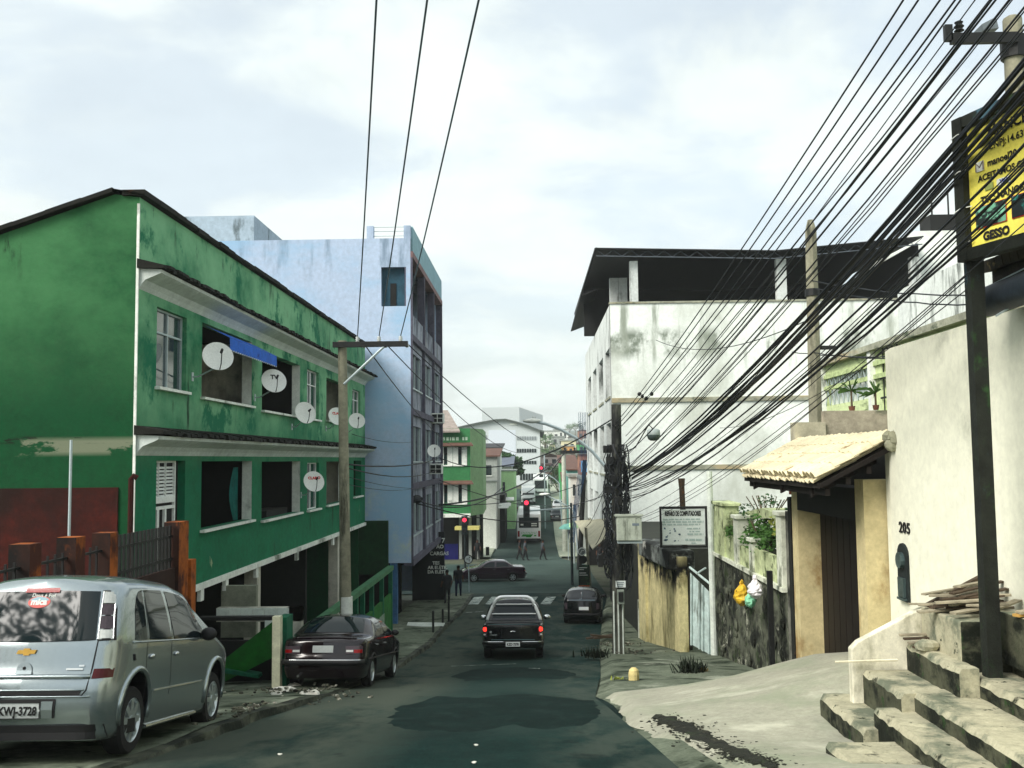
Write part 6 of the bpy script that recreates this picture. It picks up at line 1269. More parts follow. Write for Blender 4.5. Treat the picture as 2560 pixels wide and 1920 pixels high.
# ---------------------------------------------------------------- black pickup with chrome roll bar and lit brake lamps
pk = vehicle('pickup_truck', 'black pickup truck with chrome roll bar and lit brake lamps', 'pickup truck', -.72, 31.1)
c = Car(4.6, 1.78, [(-2.3, .98), (-2.26, 1.02), (-.62, 1.03), (-.56, 1.04), (-.50, 1.60), (-.42, 1.665), (0, 1.69), (.4, 1.66), (.65, 1.55), (1.1, 1.12), (1.2, 1.08), (1.9, .98), (2.2, .84), (2.3, .7)], .98, zb=.34, n=12, tum=.22, tail=((.3, 0), (1, 0)), wheel_r=.34, wb=2.85, rear_axle=-1.30)
mb = MB(); c.shell(mb, 26, 90); mb.build('body', m_blackcar, pk, world=False, smooth=True); arch(c, pk, m_blackp, .03); wheels(c, pk, .86, .22, 6)
mb = MB(); mb.box(-.80, .80, -2.2, -.62, 1.025, 1.05); mb.build('bed_cover', m_blackp, pk, world=False)
mb = MB(); mb.grid(lambda u, v: Vector(((-.66+1.32*u)*(1-.14*v), -.575-.004+.06*v, 1.10+.46*v)), 6, 4); orient(mb); mb.build('rear_window', m_cglass, pk, world=False)
for sg in (1, -1):
    sd = lambda a, b: c.side(sg, a, b, .005); mb = MB(); c.strip(mb, sd, [(-.4, 1.04), (.95, 1.04)], [(-.35, 1.52), (.3, 1.53), (.6, 1.42)], 5, 10); mb.build('side_window', m_cglass, pk, world=False, smooth=True)
    mb = MB(); p = c.side(sg, .72, 1.08, .14); mb.ball(p, .12, .05, .08, n=9, m=6); mb.build('mirror', m_chrome, pk, world=False, smooth=True)
    mb = MB(); c.strip(mb, lambda a, b: c.rear(sg*a, b, .006), [(.735, .66), (.85, .66)], [(.735, .95), (.85, .95)], 4, 3); tl = mb.build('tail_lamp', m_lsmoke, pk, world=False)
    mb = MB(); p = c.rear(sg*.79, .865, .02); mb.lathe([(0, -.012), (.05, -.01), (.062, 0)], p, 'Y', n=14); mb.build('brake_light', m_lit, tl, world=False)
    mb = MB(); p = c.rear(sg*.79, .72, .014); mb.box(p.x-.045, p.x+.045, p.y-.004, p.y+.004, p.z-.02, p.z+.02); mb.build('lens', m_lclear, tl, world=False)
P = []
for i in range(33):
    t = i/32
    if t < .3: k = t/.3; P.append((-.80+.20*k**1.2, -.80, 1.05+.50*k))
    elif t < .42: k = (t-.3)/.12; a = math.pi*(1-.5*k)+.35*(1-k); P.append((-.34+.27*math.cos(a), -.80, 1.50+.24*math.sin(a)))
    elif t <= .58: k = (t-.42)/.16; P.append((-.34+.68*k, -.80, 1.74))
    elif t < .7: k = (t-.58)/.12; a = math.pi/2*(1-k)-.35*k; P.append((.34+.27*math.cos(a), -.80, 1.50+.24*math.sin(a)))
    else: k = (1-t)/.3; P.append((.80-.20*k**1.2, -.80, 1.05+.50*k))
mb = MB(); mb.tube(P, .048, 10); rb_ = mb.build('roll_bar', mat('bright_chrome', C(236, 240, 240), rough=.25, metal=.25, var=0, bump=0, fine=0), pk, world=False, smooth=True)
for z, x in ((1.52, .54), (1.24, .66)): mb = MB(); mb.cyl((-x, -.80, z), (x, -.80, z), .018, n=6); mb.build('cross_bar', mat('bright_chrome', C(236, 240, 240)), rb_, world=False)
mb = MB()
for z, w_ in ((1.0, .82), (.575, .62)): mb.tube([c.rear(a, z, .004) for a in [-w_+w_/6*i for i in range(13)]], .010, 5)
mb.build('tailgate_trim', mat('dull_steel', C(70, 96, 96), rough=.35, metal=.6, bump=0), pk, world=False)
mb = MB(); mb.tube([c.rear(a, .48, .05) for a in [-.84+.14*i for i in range(13)]], .06, 8); bp = mb.build('bumper', m_blackp, pk, world=False, smooth=True)
mb = MB()
for a, b in ((-.80, -.27), (.27, .80)): mb.tube([c.rear(a+(b-a)*i/6, .525, .105) for i in range(7)], .012, 5)
mb.build('bumper_trim', m_chrome, bp, world=False)
plate(c, pk, .0, .46, 'KZD 7578', .40, .13, .125, mat('white_number_plate', C(226, 230, 228), var=.05, bump=0))
mb = MB(); mb.tube([c.rear(-.07+.035*i, .795+.018*math.sin(math.pi*i/4), .012) for i in range(5)], .010, 5); mb.build('handle', m_chrome, pk, world=False)
mb = MB(); c.strip(mb, lambda a, b: c.rear(a, b, .007), [(-.66, .70), (-.45, .70)], [(-.66, .72), (-.45, .72)], 1, 4); c.strip(mb, lambda a, b: c.rear(a, b, .007), [(-.66, .76), (-.60, .76)], [(-.66, .82), (-.60, .82)], 1, 2); mb.build('badge', m_chrome, pk, world=False)
# ---------------------------------------------------------------- bus seen from behind
def box_vehicle(name, label, cat, X, Y, Lh, Wd, Ht, m, yaw=0): return vehicle(name, label, cat, X, Y, yaw)
bs_ = vehicle('bus', 'white city bus with green rear lettering driving away', 'bus', -.83, 110)
m_bus = mat('bus_white', C(232, 236, 234), rough=.35, var=.06, bump=0, coat=.4); m_bgreen = mat('bus_green', C(40, 150, 56), rough=.5, var=.1, bump=0)
mb = MB(); mb.box(-1.24, 1.24, -5.4, 5.4, .45, 3.15); mb.build('body', m_bus, bs_, world=False, bevel=.14)
mb = MB(); mb.box(-1.02, 1.02, -5.425, -5.402, 1.72, 2.78); rwn = mb.build('rear_window', m_cglass, bs_, world=False, bevel=.01)
mb = MB(); mb.box(.25, .85, -5.435, -5.428, 1.88, 1.98); mb.box(.25, .85, -5.435, -5.428, 2.08, 2.2); mb.box(-.85, -.55, -5.435, -5.428, 1.96, 2.14); mb.build('window_sticker', m_trim, rwn, world=False)
mb = MB(); mb.prism([(-.8, -5.405, .82), (-.35, -5.405, .82), (-.25, -5.405, .74), (.18, -5.405, .74), (.45, -5.405, 1.04), (-.62, -5.405, 1.04)], (0, -.012, 0)); mb.prism([(.50, -5.405, .84), (.76, -5.405, .84), (.76, -5.405, .98), (.58, -5.405, .98)], (0, -.012, 0)); mb.build('green_band', m_bgreen, bs_, world=False)
mb = MB()       # blurred slanted letters
for i in range(10): x = -.82+i*.165; mb.prism([(x, -5.405, 1.08), (x+.045, -5.405, 1.08), (x+.12, -5.405, 1.30), (x+.075, -5.405, 1.30)], (0, -.01, 0)); mb.prism([(x+.05, -5.405, 1.26-(i % 3)*.07), (x+.15, -5.405, 1.26-(i % 3)*.07), (x+.16, -5.405, 1.30-(i % 3)*.07), (x+.06, -5.405, 1.30-(i % 3)*.07)], (0, -.01, 0))
mb.build('lettering', mat('pale_green_print', C(150, 190, 150), var=.1, bump=0), bs_, world=False)
mb = MB(); mb.box(-1.2, 1.2, -5.46, -5.41, .42, .62); mb.build('bumper', m_blackp, bs_, world=False)
for sg in (1, -1):
    mb = MB(); mb.box(sg*1.06-.1, sg*1.06+.1, -5.43, -5.402, .8, 1.4); mb.build('tail_lamp', m_lred, bs_, world=False)
    for y in (-3.4, 3.2): mb = MB(); mb.cyl((sg*1.0, y, .48), (sg*1.25, y, .48), .48, n=18); mb.build('wheel', m_tyre, bs_, world=False)
    for i in range(6): mb = MB(); y = -4.7+i*1.6; mb.box(sg*1.25-.012, sg*1.25+.012, y, y+1.4, 1.7, 2.6); mb.build('side_window', m_cglass, bs_, world=False)
# vans and minibus coming up the hill
def minibus(px, py, label, Hh=2.7, Wd=2.0, name='white_van'):
    p = gnd(px, py); o = vehicle(name, label, 'van', p.x, p.y+2.5, R(180))
    mb = MB(); mb.prism([(-Wd/2, -2.6, .35), (-Wd/2, 2.55, .35), (-Wd/2, 2.6, 1.0), (-Wd/2, 2.45, 1.35), (-Wd/2, 2.2, Hh-.15), (-Wd/2, 1.9, Hh), (-Wd/2, -2.6, Hh)], (Wd, 0, 0)); mb.build('body', m_bus, o, world=False, bevel=.1)
    mb = MB(); mb.add([(-Wd*.42, 2.47, 1.38), (Wd*.42, 2.47, 1.38), (Wd*.39, 2.25, Hh-.4), (-Wd*.39, 2.25, Hh-.4)], [(0, 1, 2, 3)]); mb.v = [v+Vector((0, .03, 0)) for v in mb.v]; mb.build('windscreen', m_cglass, o, world=False)
    for sg in (1, -1):
        mb = MB(); mb.box(sg*Wd*.36-.14, sg*Wd*.36+.14, 2.6, 2.62, .8, 1.0); mb.build('headlamp', m_lclear, o, world=False)
        mb = MB(); mb.box(sg*(Wd/2+.12)-.08, sg*(Wd/2+.12)+.08, 2.0, 2.1, 1.5, 1.85); mb.build('mirror', m_blackp, o, world=False)
        for y in (-1.7, 1.6): mb = MB(); mb.cyl((sg*(Wd/2-.22), y, .36), (sg*(Wd/2+.01), y, .36), .36, n=16); mb.build('wheel', m_tyre, o, world=False)
        mb = MB(); mb.box(sg*(Wd/2+.003)-.004, sg*(Wd/2+.003)+.004, -2.2, 1.7, 1.35, Hh-.4); mb.build('side_window', m_cglass, o, world=False)
    mb = MB(); mb.box(-Wd*.3, Wd*.3, 2.6, 2.62, .7, .9); mb.build('grille', m_blackp, o, world=False)
    return o
minibus(1352, 1246, 'taller white minibus coming towards the junction, on the right', 2.9, 2.15, 'minibus'); minibus(1321, 1262, 'white van beside the minibus, behind the bus', 2.1, 1.9)
# ================================================================ BEYOND THE JUNCTION
m_fwin = mat('far_window', (.02, .028, .03), rough=.15, var=.1, bump=0, spec=.6)
def far_house(name, label, x0, x1, Y, zt, dep, m, wins=(), roof=None, z0=None, cat='building', group=None):
    """box house facing up the street; wins = (cols, rows, u0, u1, z0, z1 fractions)"""
    zb_ = zr(Y)-1.0 if z0 is None else z0; o = thing(name, label, cat, ((x0+x1)/2, Y, zb_), group=group)
    mb = MB(); mb.box(x0, x1, Y, Y+dep, zb_, zt); mb.build('wall', m, o)
    H_ = zt-zr(Y); W_ = x1-x0
    for (cols, rows, u0, u1, v0, v1, fx) in wins:
        for i in range(cols):
            for j in range(rows):
                a = x0+W_*(u0+(u1-u0)*(i+.5-fx/2)/cols); b = x0+W_*(u0+(u1-u0)*(i+.5+fx/2)/cols); c_ = zr(Y)+H_*(v0+(v1-v0)*(j+.22)/rows); d = zr(Y)+H_*(v0+(v1-v0)*(j+.78)/rows)
                mb = MB(); mb.box(a, b, Y-.03, Y-.004, c_, d); wn = mb.build('window', m_fwin, o)
                mb = MB(); mb.box(a-.06, b+.06, Y-.09, Y-.004, c_-.09, c_-.01); mb.build('sill', m_trim, wn)
    if roof:
        kind, mr, ov, h_ = roof; mb = MB()
        if kind == 'gable':
            xm = (x0+x1)/2; mb.prism([(x0-ov, Y-ov, zt), (xm, Y-ov, zt+h_), (x1+ov, Y-ov, zt), (x1+ov, Y-ov, zt+.12), (xm, Y-ov, zt+h_+.12), (x0-ov, Y-ov, zt+.12)], (0, dep+2*ov, 0)); mb.prism([(x0, Y, zt-.01), (xm, Y, zt+h_-.02), (x1, Y, zt-.01)], (0, dep, 0))
        elif kind == 'shed': mb.hexa([(x0-ov, Y-ov, zt), (x1+ov, Y-ov, zt), (x1+ov, Y+dep, zt+h_), (x0-ov, Y+dep, zt+h_), (x0-ov, Y-ov, zt+.14), (x1+ov, Y-ov, zt+.14), (x1+ov, Y+dep, zt+h_+.14), (x0-ov, Y+dep, zt+h_+.14)])
        else: mb.box(x0-ov, x1+ov, Y-ov, Y+dep+ov, zt, zt+h_)
        mb.build('roof', mr, o)
    return o
m_tileroof = mat('brown_tile_roof', C(96, 70, 60), var=.35, vs=1.5); m_fwhite = mat('far_white', C(214, 218, 210), var=.1, vs=.3); m_fgrey = mat('far_grey', C(150, 156, 150), var=.2, vs=.4); m_fgreen = mat('far_green', C(70, 152, 88), var=.15, vs=.5); m_flime = mat('far_lime', C(176, 214, 156), var=.15, vs=.5); m_fpink = mat('far_pink', C(206, 190, 184), var=.1); m_forange = mat('far_orange', C(206, 150, 80), var=.2, vs=.5); m_fteal = mat('far_teal', C(96, 150, 140), var=.2); m_fbrick = mat('far_brick', C(150, 104, 84), var=.25, vs=1); m_fblue = mat('far_blue', C(110, 160, 208), var=.15); m_fyell = mat('far_cream', C(212, 206, 168), var=.12)
# green corner building with two shuttered floors
m_gc1 = mat('corner_green', C(52, 118, 70), var=.25, vs=.6); m_gc2 = mat('corner_pale_green', C(132, 166, 120), var=.2, vs=.6)
gc = thing('corner_building', 'two-storey green corner building with tiled canopies beyond the junction', 'building', (-6.7, 84, zr(84)))
cx0, cx1 = -10.5, atY(1176, 1200, 84).x; Yc = 84.0; zt = atY(1130, 1098, Yc).z; zA = atY(1130, 1290, Yc).z
zz = lambda py: atY(1130, py, Yc).z
hl_ = []
for (p0, p1) in ((1103, 1125), (1139, 1161)):
    for (t, b) in ((1118, 1161), (1212, 1257)): hl_.append((atY(p0, 1150, Yc).x, atY(p1, 1150, Yc).x, zz(b), zz(t)))
mb = MB(); facade(mb, (0, Yc, 0), (1, 0, 0), (0, -1, 0), cx0, cx1, zA, zt+.9, hl_, .2); mb.build('front_wall', m_gc1, gc)
P = [Vector((cx1, Yc, 0)), Vector((atY(1208, 1200, 87).x, 87.0, 0)), Vector((atY(1214, 1200, 95).x, 96.0, 0))]
mb = MB()
for a, b in zip(P, P[1:]): mb.quad((a.x, a.y, zA), (b.x, b.y, zA), (b.x, b.y, zt+.9), (a.x, a.y, zt+.9))
mb.build('corner_wall', m_gc2, gc)
mb = MB(); mb.box(cx0, cx1-.1, Yc+.25, Yc+.4, zA, zt+.5); mb.box(cx0, cx1, Yc+.3, 95, zt+.5, zt+.6); mb.build('inner_wall', m_dark, gc)
for h in hl_:
    for x in (h[0], h[1]): mb = MB(); mb.box(x-.22, x+.22, Yc-.06, Yc-.004, h[2]-.1, h[3]); mb.build('shutter', m_trim, gc)
    mb = MB(); mb.box(h[0]-.2, h[1]+.2, Yc-.1, Yc-.07, h[2]-.15, h[2]-.05); mb.build('sill', m_trim, gc)
    mb = MB(); mb.box(h[0]+.22, h[1]-.22, Yc+.1, Yc+.12, h[2], h[2]+.8); mb.build('railing', mat('teal_rail', C(34, 60, 58)), gc)
for pz in (1113, 1208):
    z = zz(pz); mb = MB(); Q = [Vector((cx0, Yc-.05, z)), Vector((cx1+.1, Yc-.05, z)), Vector((P[1].x+.1, 87, z))]
    mb.hexa([(cx0, Yc-.75, z-.1), (cx1+.3, Yc-.75, z-.1), (cx1+.1, Yc-.01, z-.05), (cx0, Yc-.01, z-.05), (cx0, Yc-.75, z-.02), (cx1+.3, Yc-.75, z-.02), (cx1+.1, Yc-.01, z+.22), (cx0, Yc-.01, z+.22)]); mb.build('tile_canopy', m_tileroof, gc)
mb = MB(); mb.box(cx0, cx1, Yc-.10, Yc-.002, zz(1292)-.05, zz(1284)); mb.build('white_band', m_trim, gc)
# worn painted lettering band
mb = MB(); rg2 = random.Random(5); x = atY(1098, 1100, Yc).x
while x < atY(1165, 1100, Yc).x: wd = rg2.uniform(.12, .3); mb.quad((x, Yc-.02, zz(1101)), (x+wd*.8, Yc-.02, zz(1101)), (x+wd*.8, Yc-.02, zz(1093)), (x, Yc-.02, zz(1093))); x += wd+.05+(.2 if rg2.random() < .15 else 0)
tag(mb.build('worn_lettering', mat('faded_white_print', C(190, 214, 190), var=.2, vs=8), gc), kind='stuff')
mb = MB(); mb.hexa([(cx0-2, Yc-.6, zt+.55), (cx1-.8, Yc-.6, zt+.55), (cx1-2.4, Yc+6, zt+2.6), (cx0-2, Yc+6, zt+2.6), (cx0-2, Yc-.6, zt+.7), (cx1-.8, Yc-.6, zt+.7), (cx1-2.4, Yc+6, zt+2.75), (cx0-2, Yc+6, zt+2.75)]); mb.build('roof', mat('grey_tile_roof', C(146, 136, 128), var=.3, vs=2), gc)
mb = MB(); mb.box(cx0, P[1].x, Yc+2.2, Yc+2.4, zr(84), zA); mb.box(cx0, cx0+.2, Yc, Yc+2.2, zr(84), zA); mb.build('shop_back', m_dark, gc)
for px in (1152, 1176, 1196): p = atY(px, 1350, 86); mb = MB(); mb.box(p.x-.12, p.x+.12, 85.6, 85.9, zr(86), zA); mb.build('shop_pillar', m_fgrey, gc)
mb = MB(); a = atY(1140, 1318, 85); b = atY(1200, 1322, 85); mb.box(a.x, b.x, 83.6, 85.4, a.z-.15, a.z+.12); mb.build('shop_canopy', mat('yellow_canopy', C(196, 186, 110), var=.15), gc)
a = atY(1112, 1355, 88); b = atY(1150, 1400, 88); mb = MB(); mb.box(a.x, b.x, 85.9, 86, b.z-.3, a.z); mb.build('blue_shutter', mat('navy_shutter', C(18, 20, 96), var=.2), gc)
# row up the left of the far street
far_house('street_house', 'grey rendered house right behind the green corner building', -9, atY(1243, 1170, 100).x, 100, atY(1230, 1142, 100).z, 8, m_fgrey, [(1, 1, .7, .95, .75, .95, .5)], ('shed', m_tileroof, .3, .8))
far_house('street_house', 'white house with blank gable beside the grey one on the far left side', -8.5, atY(1240, 1250, 97).x, 97, atY(1230, 1205, 97).z, 2.8, m_fwhite, (), ('flat', m_fgrey, .1, .15))
far_house('street_house', 'dark-roofed house with two strip windows above the corner building', -10, atY(1248, 1130, 112).x, 112, atY(1230, 1122, 112).z, 8, m_fwhite, [(2, 1, .55, .98, .72, .9, .7)], ('shed', m_metal, .4, .6))
far_house('street_house', 'lime green house below the big hall, on the left of the far street', atY(1250, 1200, 118).x, atY(1287, 1200, 118).x, 118, atY(1270, 1178, 118).z, 9, m_flime, [(1, 1, .1, .4, .5, .9, .6)], ('flat', m_fgrey, .15, .15))
far_house('street_house', 'small slate-roofed house behind the lime green one', atY(1252, 1170, 128).x, atY(1279, 1170, 128).x, 128, atY(1265, 1166, 128).z, 7, m_fgrey, (), ('shed', mat('slate', C(96, 104, 116), var=.2), .3, 1.2))
far_house('market_stall', 'dark market shopfront with white awnings on the left pavement', atY(1232, 1270, 106).x, atY(1262, 1270, 106).x, 106, atY(1250, 1238, 106).z, 8, m_dark, ())
for i, (px, py, Y) in enumerate(((1253, 1264, 104), (1247, 1269, 102), (1262, 1250, 110))):
    p = atY(px, py, Y); mb = MB(); mb.hexa([(p.x-1, Y-.6, p.z-.06), (p.x+1, Y-.6, p.z-.06), (p.x+1, Y+.8, p.z+.2), (p.x-1, Y+.8, p.z+.2), (p.x-1, Y-.6, p.z), (p.x+1, Y-.6, p.z), (p.x+1, Y+.8, p.z+.28), (p.x-1, Y+.8, p.z+.28)]); single(mb, 'white_awning', m_trim, ['middle one of the small white shop awnings on the far left', 'lowest small white shop awning on the far left', 'highest small white shop awning, farthest up the left row'][i], 'awning', 'white awnings on the far left')
# the long grey hall with arched roof
Yh = 160.0; hall = thing('grey_hall', 'long pale grey hall with low arched roof and window bands', 'building', (-6, Yh, zr(Yh)))
T = [(1150, 1070), (1195, 1060), (1240, 1052), (1264, 1051), (1290, 1057), (1318, 1066), (1348, 1078)]
P = [atY(x, y, Yh) for x, y in T]; m_hall = mat('hall_cladding', C(196, 204, 204), var=.06, vs=.2)
mb = MB(); poly = [Vector((P[0].x-8, Yh, -10)), Vector((P[0].x-8, Yh, P[0].z-.8))]+P+[Vector((P[-1].x, Yh, -10))]; mb.prism(poly, (0, 40, 0)); mb.build('wall', m_hall, hall)
mb = MB()
Q = [Vector((P[0].x-8.6, Yh, P[0].z-.9))]+P+[P[-1]+Vector((.8, 0, -.25))]
for a, b in zip(Q, Q[1:]): mb.hexa([(a.x, Yh-.6, a.z), (b.x, Yh-.6, b.z), (b.x, Yh+40, b.z), (a.x, Yh+40, a.z), (a.x, Yh-.6, a.z+.25), (b.x, Yh-.6, b.z+.25), (b.x, Yh+40, b.z+.25), (a.x, Yh+40, a.z+.25)])
mb.build('roof', mat('hall_roof', C(80, 88, 84), var=.2), hall)
for (x0, x1, y0, y1, n_) in ((1292, 1342, 1091, 1100, 8), (1292, 1342, 1122, 1131, 8), (1303, 1342, 1152, 1160, 6), (1300, 1342, 1184, 1200, 6), (1200, 1219, 1088, 1099, 3)):
    for i in range(n_):
        a = atY(x0+(x1-x0)*i/n_, y0, Yh); b = atY(x0+(x1-x0)*(i+.78)/n_, y1, Yh); mb = MB(); mb.box(a.x, b.x, Yh-.08, Yh-.004, b.z, a.z); mb.build('window', m_fwin if y0 > 1100 else mat('grey_vent', C(140, 148, 150)), hall)
mb = MB(); a = atY(1275, 1058, Yh); b = atY(1292, 1063, Yh); mb.box(a.x, b.x, Yh-.1, Yh-.004, b.z, a.z); mb.build('white_sign', m_trim, hall)
mb = MB(); a = atY(1221, 1060, Yh); b = atY(1290, 1150, Yh); mb.box(a.x, b.x, Yh-.05, Yh-.002, b.z, a.z-1.0); mb.build('pale_panel', mat('hall_panel', C(206, 214, 222), var=.04, vs=.2), hall)
mb = MB(); mb.box(P[-1].x, P[-1].x+.1, Yh-.0, Yh+40, -10, P[-1].z); mb.build('side_wall', m_hall, hall)
# very pale tower block behind
Yt = 900; a = atY(1205, 1018, Yt); b = atY(1298, 1018, Yt); tb = thing('tower_block', 'very pale windowless block fading into the haze behind the hall', 'building', (a.x, Yt, 20))
c1 = atY(1357, 1042, Yt+170)
mb = MB(); mb.prism([(a.x, Yt, 0), (b.x, Yt, 0), (c1.x*1.0, Yt+170, 0), (a.x, Yt+170, 0)], (0, 0, b.z)); mb.build('wall', mat('pale_block', C(186, 194, 194), var=.05, vs=.02), tb)
mb = MB(); w0 = b.lerp(Vector((c1.x, Yt+170, b.z)), .55); mb.box(w0.x-1, w0.x+3, w0.y-8, w0.y-6, b.z-9, b.z-5); mb.build('vent', m_fgrey, tb)
# houses climbing the far hillside, seen between hall and white building
rh = random.Random(12)
specs = [(1352, 1398, 1143, 190, 6, m_fpink, 'pale pink house with tiled roof on the far slope', 'gable'), (1352, 1380, 1165, 178, 4, m_fwhite, 'low white house below the pink one on the far slope', 'shed'),
 (1404, 1440, 1102, 300, 8, m_fyell, 'cream block with orange lower storey on the far slope', 'flat'), (1404, 1436, 1116, 296, 3, m_forange, 'orange ground storey in front of the cream block', 'flat'),
 (1352, 1400, 1078, 430, 12, m_fwhite, 'long white hillside building, farthest left on the slope', 'flat'), (1378, 1412, 1092, 400, 6, m_fgrey, 'grey house with flat roof below the long white building', 'flat'), (1384, 1420, 1074, 460, 7, m_fwhite, 'white block beside the long hillside building', 'flat'),
 (1430, 1462, 1112, 330, 6, m_fgreen, 'small green-grey house right of the cream block', 'gable'), (1445, 1470, 1078, 500, 6, m_fbrick, 'brick-red house high on the far slope', 'gable'), (1420, 1446, 1094, 420, 5, m_fgrey, 'small grey house above the cream block', 'gable'), (1456, 1472, 1096, 430, 4, m_fwhite, 'tiny white house at the right of the far slope', 'gable'), (1358, 1372, 1108, 380, 4, m_fwhite, 'tiny white house in the trees on the far slope', 'gable'), (1374, 1388, 1112, 360, 4, m_fyell, 'tiny cream house in the trees on the far slope', 'gable'), (1360, 1376, 1186, 160, 3, m_fgrey, 'low grey roof behind the minibus', 'shed'), (1428, 1450, 1135, 230, 4, m_fgrey, 'grey shed beyond the far pole', 'shed')]
for (x0, x1, yt, Y, dep, m, lb, rk) in specs:
    a = atY(x0, yt, Y); b = atY(x1, yt, Y); W_ = b.x-a.x
    far_house('hillside_house', lb, a.x, b.x, Y, a.z, dep, m, [(max(2, int(W_/2.2)), max(1, int(W_/6)), .06, .94, .42, .95, .5)], (rk, m_tileroof if rk != 'flat' else m_fgrey, .3, W_*.16 if rk != 'flat' else .3), z0=min(a.z-5, zr(Y)-1), group='houses on the far slope')
# right side shops beyond the white building
for (x0, x1, yt, Y, dep, m, lb, rk) in [(1462, 1560, 1200, 88, 12, m_fgrey, 'grey shop block directly beyond the white building', 'flat'), (1418, 1478, 1176, 112, 10, m_fteal, 'teal-green shop on the right of the far street', 'shed'), (1426, 1470, 1192, 104, 7, m_fwhite, 'white shopfront with dark openings on the right of the far street', 'flat'), (1400, 1440, 1158, 135, 9, m_fgreen, 'dark green roofed shop further up the right side', 'shed'), (1408, 1446, 1205, 118, 4, m_fgrey, 'grey shuttered kiosk on the right of the far street', 'shed'), (1452, 1500, 1135, 100, 8, m_fbrick, 'brick-coloured block with blue storey beyond the white building', 'flat')]:
    a = atY(x0, yt, Y); b = atY(x1, yt, Y); far_house('shop_building', lb, a.x, b.x, Y, a.z, dep, m, [(3, 2, .05, .95, .35, .95, .5)], (rk, m_fgrey if rk == 'flat' else m_tileroof, .25, .25 if rk == 'flat' else 1.0), group='shops on the right of the far street')
a = atY(1452, 1152, 99.7); b = atY(1476, 1180, 99.7); mb = MB(); mb.box(a.x, b.x, 99.6, 99.75, b.z, a.z); single(mb, 'blue_hoarding', m_fblue, 'light blue hoarding panel beside the leaning dark pole', 'hoarding')
a = atY(1452, 1182, 99.7); b = atY(1476, 1208, 99.7); mb = MB(); mb.box(a.x, b.x, 99.6, 99.75, b.z, a.z); single(mb, 'orange_hoarding', m_fbrick, 'brick-orange panel under the light blue one', 'hoarding')
# trees
def tree(name, label, base, h_, r_, m, seed, n_=1400, size=.5, group=None):
    o = thing(name, label, 'tree', base, group=group); rt_ = random.Random(seed); b = Vector(base)
    mb = MB(); mb.tube([b-Vector((0, 0, .5)), b+Vector((.1, 0, h_*.3)), b+Vector((0, .1, h_*.6))], [h_*.035, h_*.028, h_*.015], 7)
    for i in range(6): a = rt_.uniform(0, 6.3); mb.tube([b+Vector((0, 0, h_*.35)), b+Vector((math.cos(a)*r_*.5, math.sin(a)*r_*.5, h_*.62)), b+Vector((math.cos(a)*r_*.8, math.sin(a)*r_*.8, h_*.8))], [h_*.014, h_*.01, h_*.004], 5)
    mb.build('trunk', m_bark, o)
    mb = MB()
    for k in range(12):
        a = rt_.uniform(0, 6.3); q = rt_.uniform(.1, .75); c_ = b+Vector((math.cos(a)*r_*q, math.sin(a)*r_*q, h_*rt_.uniform(.5, .92))); s_ = r_*rt_.uniform(.28, .5); leaves(mb, c_, s_, s_, s_*.75, n_//12, size, rt_, .25)
    mb.build('crown', m, o)
for i, (px, py, Y, h_, r_, lb) in enumerate(((1262, 1168, 135, 4.6, 2.3, 'green street tree in front of the hall, leaning right'), (1284, 1170, 140, 4.2, 2.0, 'broader green tree against the hall windows'), (1246, 1156, 140, 4, 1.9, 'small green tree left of the hall'))):
    p = atY(px, py, Y); tree('street_tree', lb, (p.x, Y, p.z-h_*.62), h_, r_, m_leaf2, 40+i, 1500, .55, 'trees by the hall')
for i, (px, py, Y, h_, lb) in enumerate(((1364, 1104, 340, 7, 'grey-green tree mass beside the long white hillside building'), (1385, 1124, 330, 5, 'small tree below the grey hillside house'), (1424, 1070, 700, 9, 'dark treetop on the skyline, left one'), (1452, 1069, 700, 10, 'dark treetop on the skyline, right one'), (1438, 1070, 720, 8, 'dark treetop on the skyline, between two others'), (1400, 1134, 280, 4.5, 'tree in front of the cream block'), (1366, 1132, 300, 4.5, 'tree among the tiny hillside houses'), (1442, 1156, 200, 4, 'tree beyond the far concrete pole'), (1384, 1188, 165, 4.2, 'dense tree right of the far red light'), (1397, 1212, 150, 4.5, 'dark tree beside the minibus'), (1425, 1192, 140, 3.5, 'tree behind the far pole, on the right pavement'))):
    p = atY(px, py, Y); tree('hillside_tree', lb, (p.x, Y, p.z-h_*.6), h_, h_*.5, m_leaf2 if i % 2 else m_leaf, 60+i, 700, h_*.06, 'trees beyond the junction')
# ---------------------------------------------------------------- poles, lamps and signals by the junction
def pole(px, py_top, py_base, Y, r_, label, name='utility_pole', lean=0, m=None):
    t = atY(px, py_top, Y); o = thing(name, label, 'utility pole' if name == 'utility_pole' else 'lamp post', (t.x, Y, zr(Y))); mb = MB(); mb.cyl((t.x-lean, Y, zr(Y)-.2), (t.x, Y, t.z), r_*1.25, r_, 10); mb.build('shaft', m or m_conc, o, smooth=True, auto=50); return o, t
o, t = pole(1409, 1133, 1360, 92, .19, 'pale concrete pole with dark crossarm on the far right pavement', m=mat('pale_pole', C(190, 194, 180), var=.2)); mb = MB(); mb.box(t.x-.3, t.x+2.6, 91.7, 91.85, t.z-.05, t.z+.25); mb.build('crossarm', m_black, o)
for dx in (.1, 1.0, 1.9): mb = MB(); mb.lathe([(0, 0), (.12, .02), (.07, .12), (.12, .2), (0, .3)], (t.x+dx, 91.78, t.z+.25), n=8); mb.build('insulator', m_black, o)
o, t = pole(1462, 1150, 1300, 74, .16, 'leaning dark pole with a bundle of blue cables beside the white building', lean=.55, m=m_black)
mb = MB(); rr = random.Random(2)
for i in range(7): mb.tube([(t.x-.4+i*.13, 73.8, t.z+3.5), (t.x-.35+i*.1, 73.8, t.z), (t.x-.9+i*.05, 73.7, t.z-3.5), (t.x-1.2+i*.05, 73.7, t.z-6)], .025, 4)
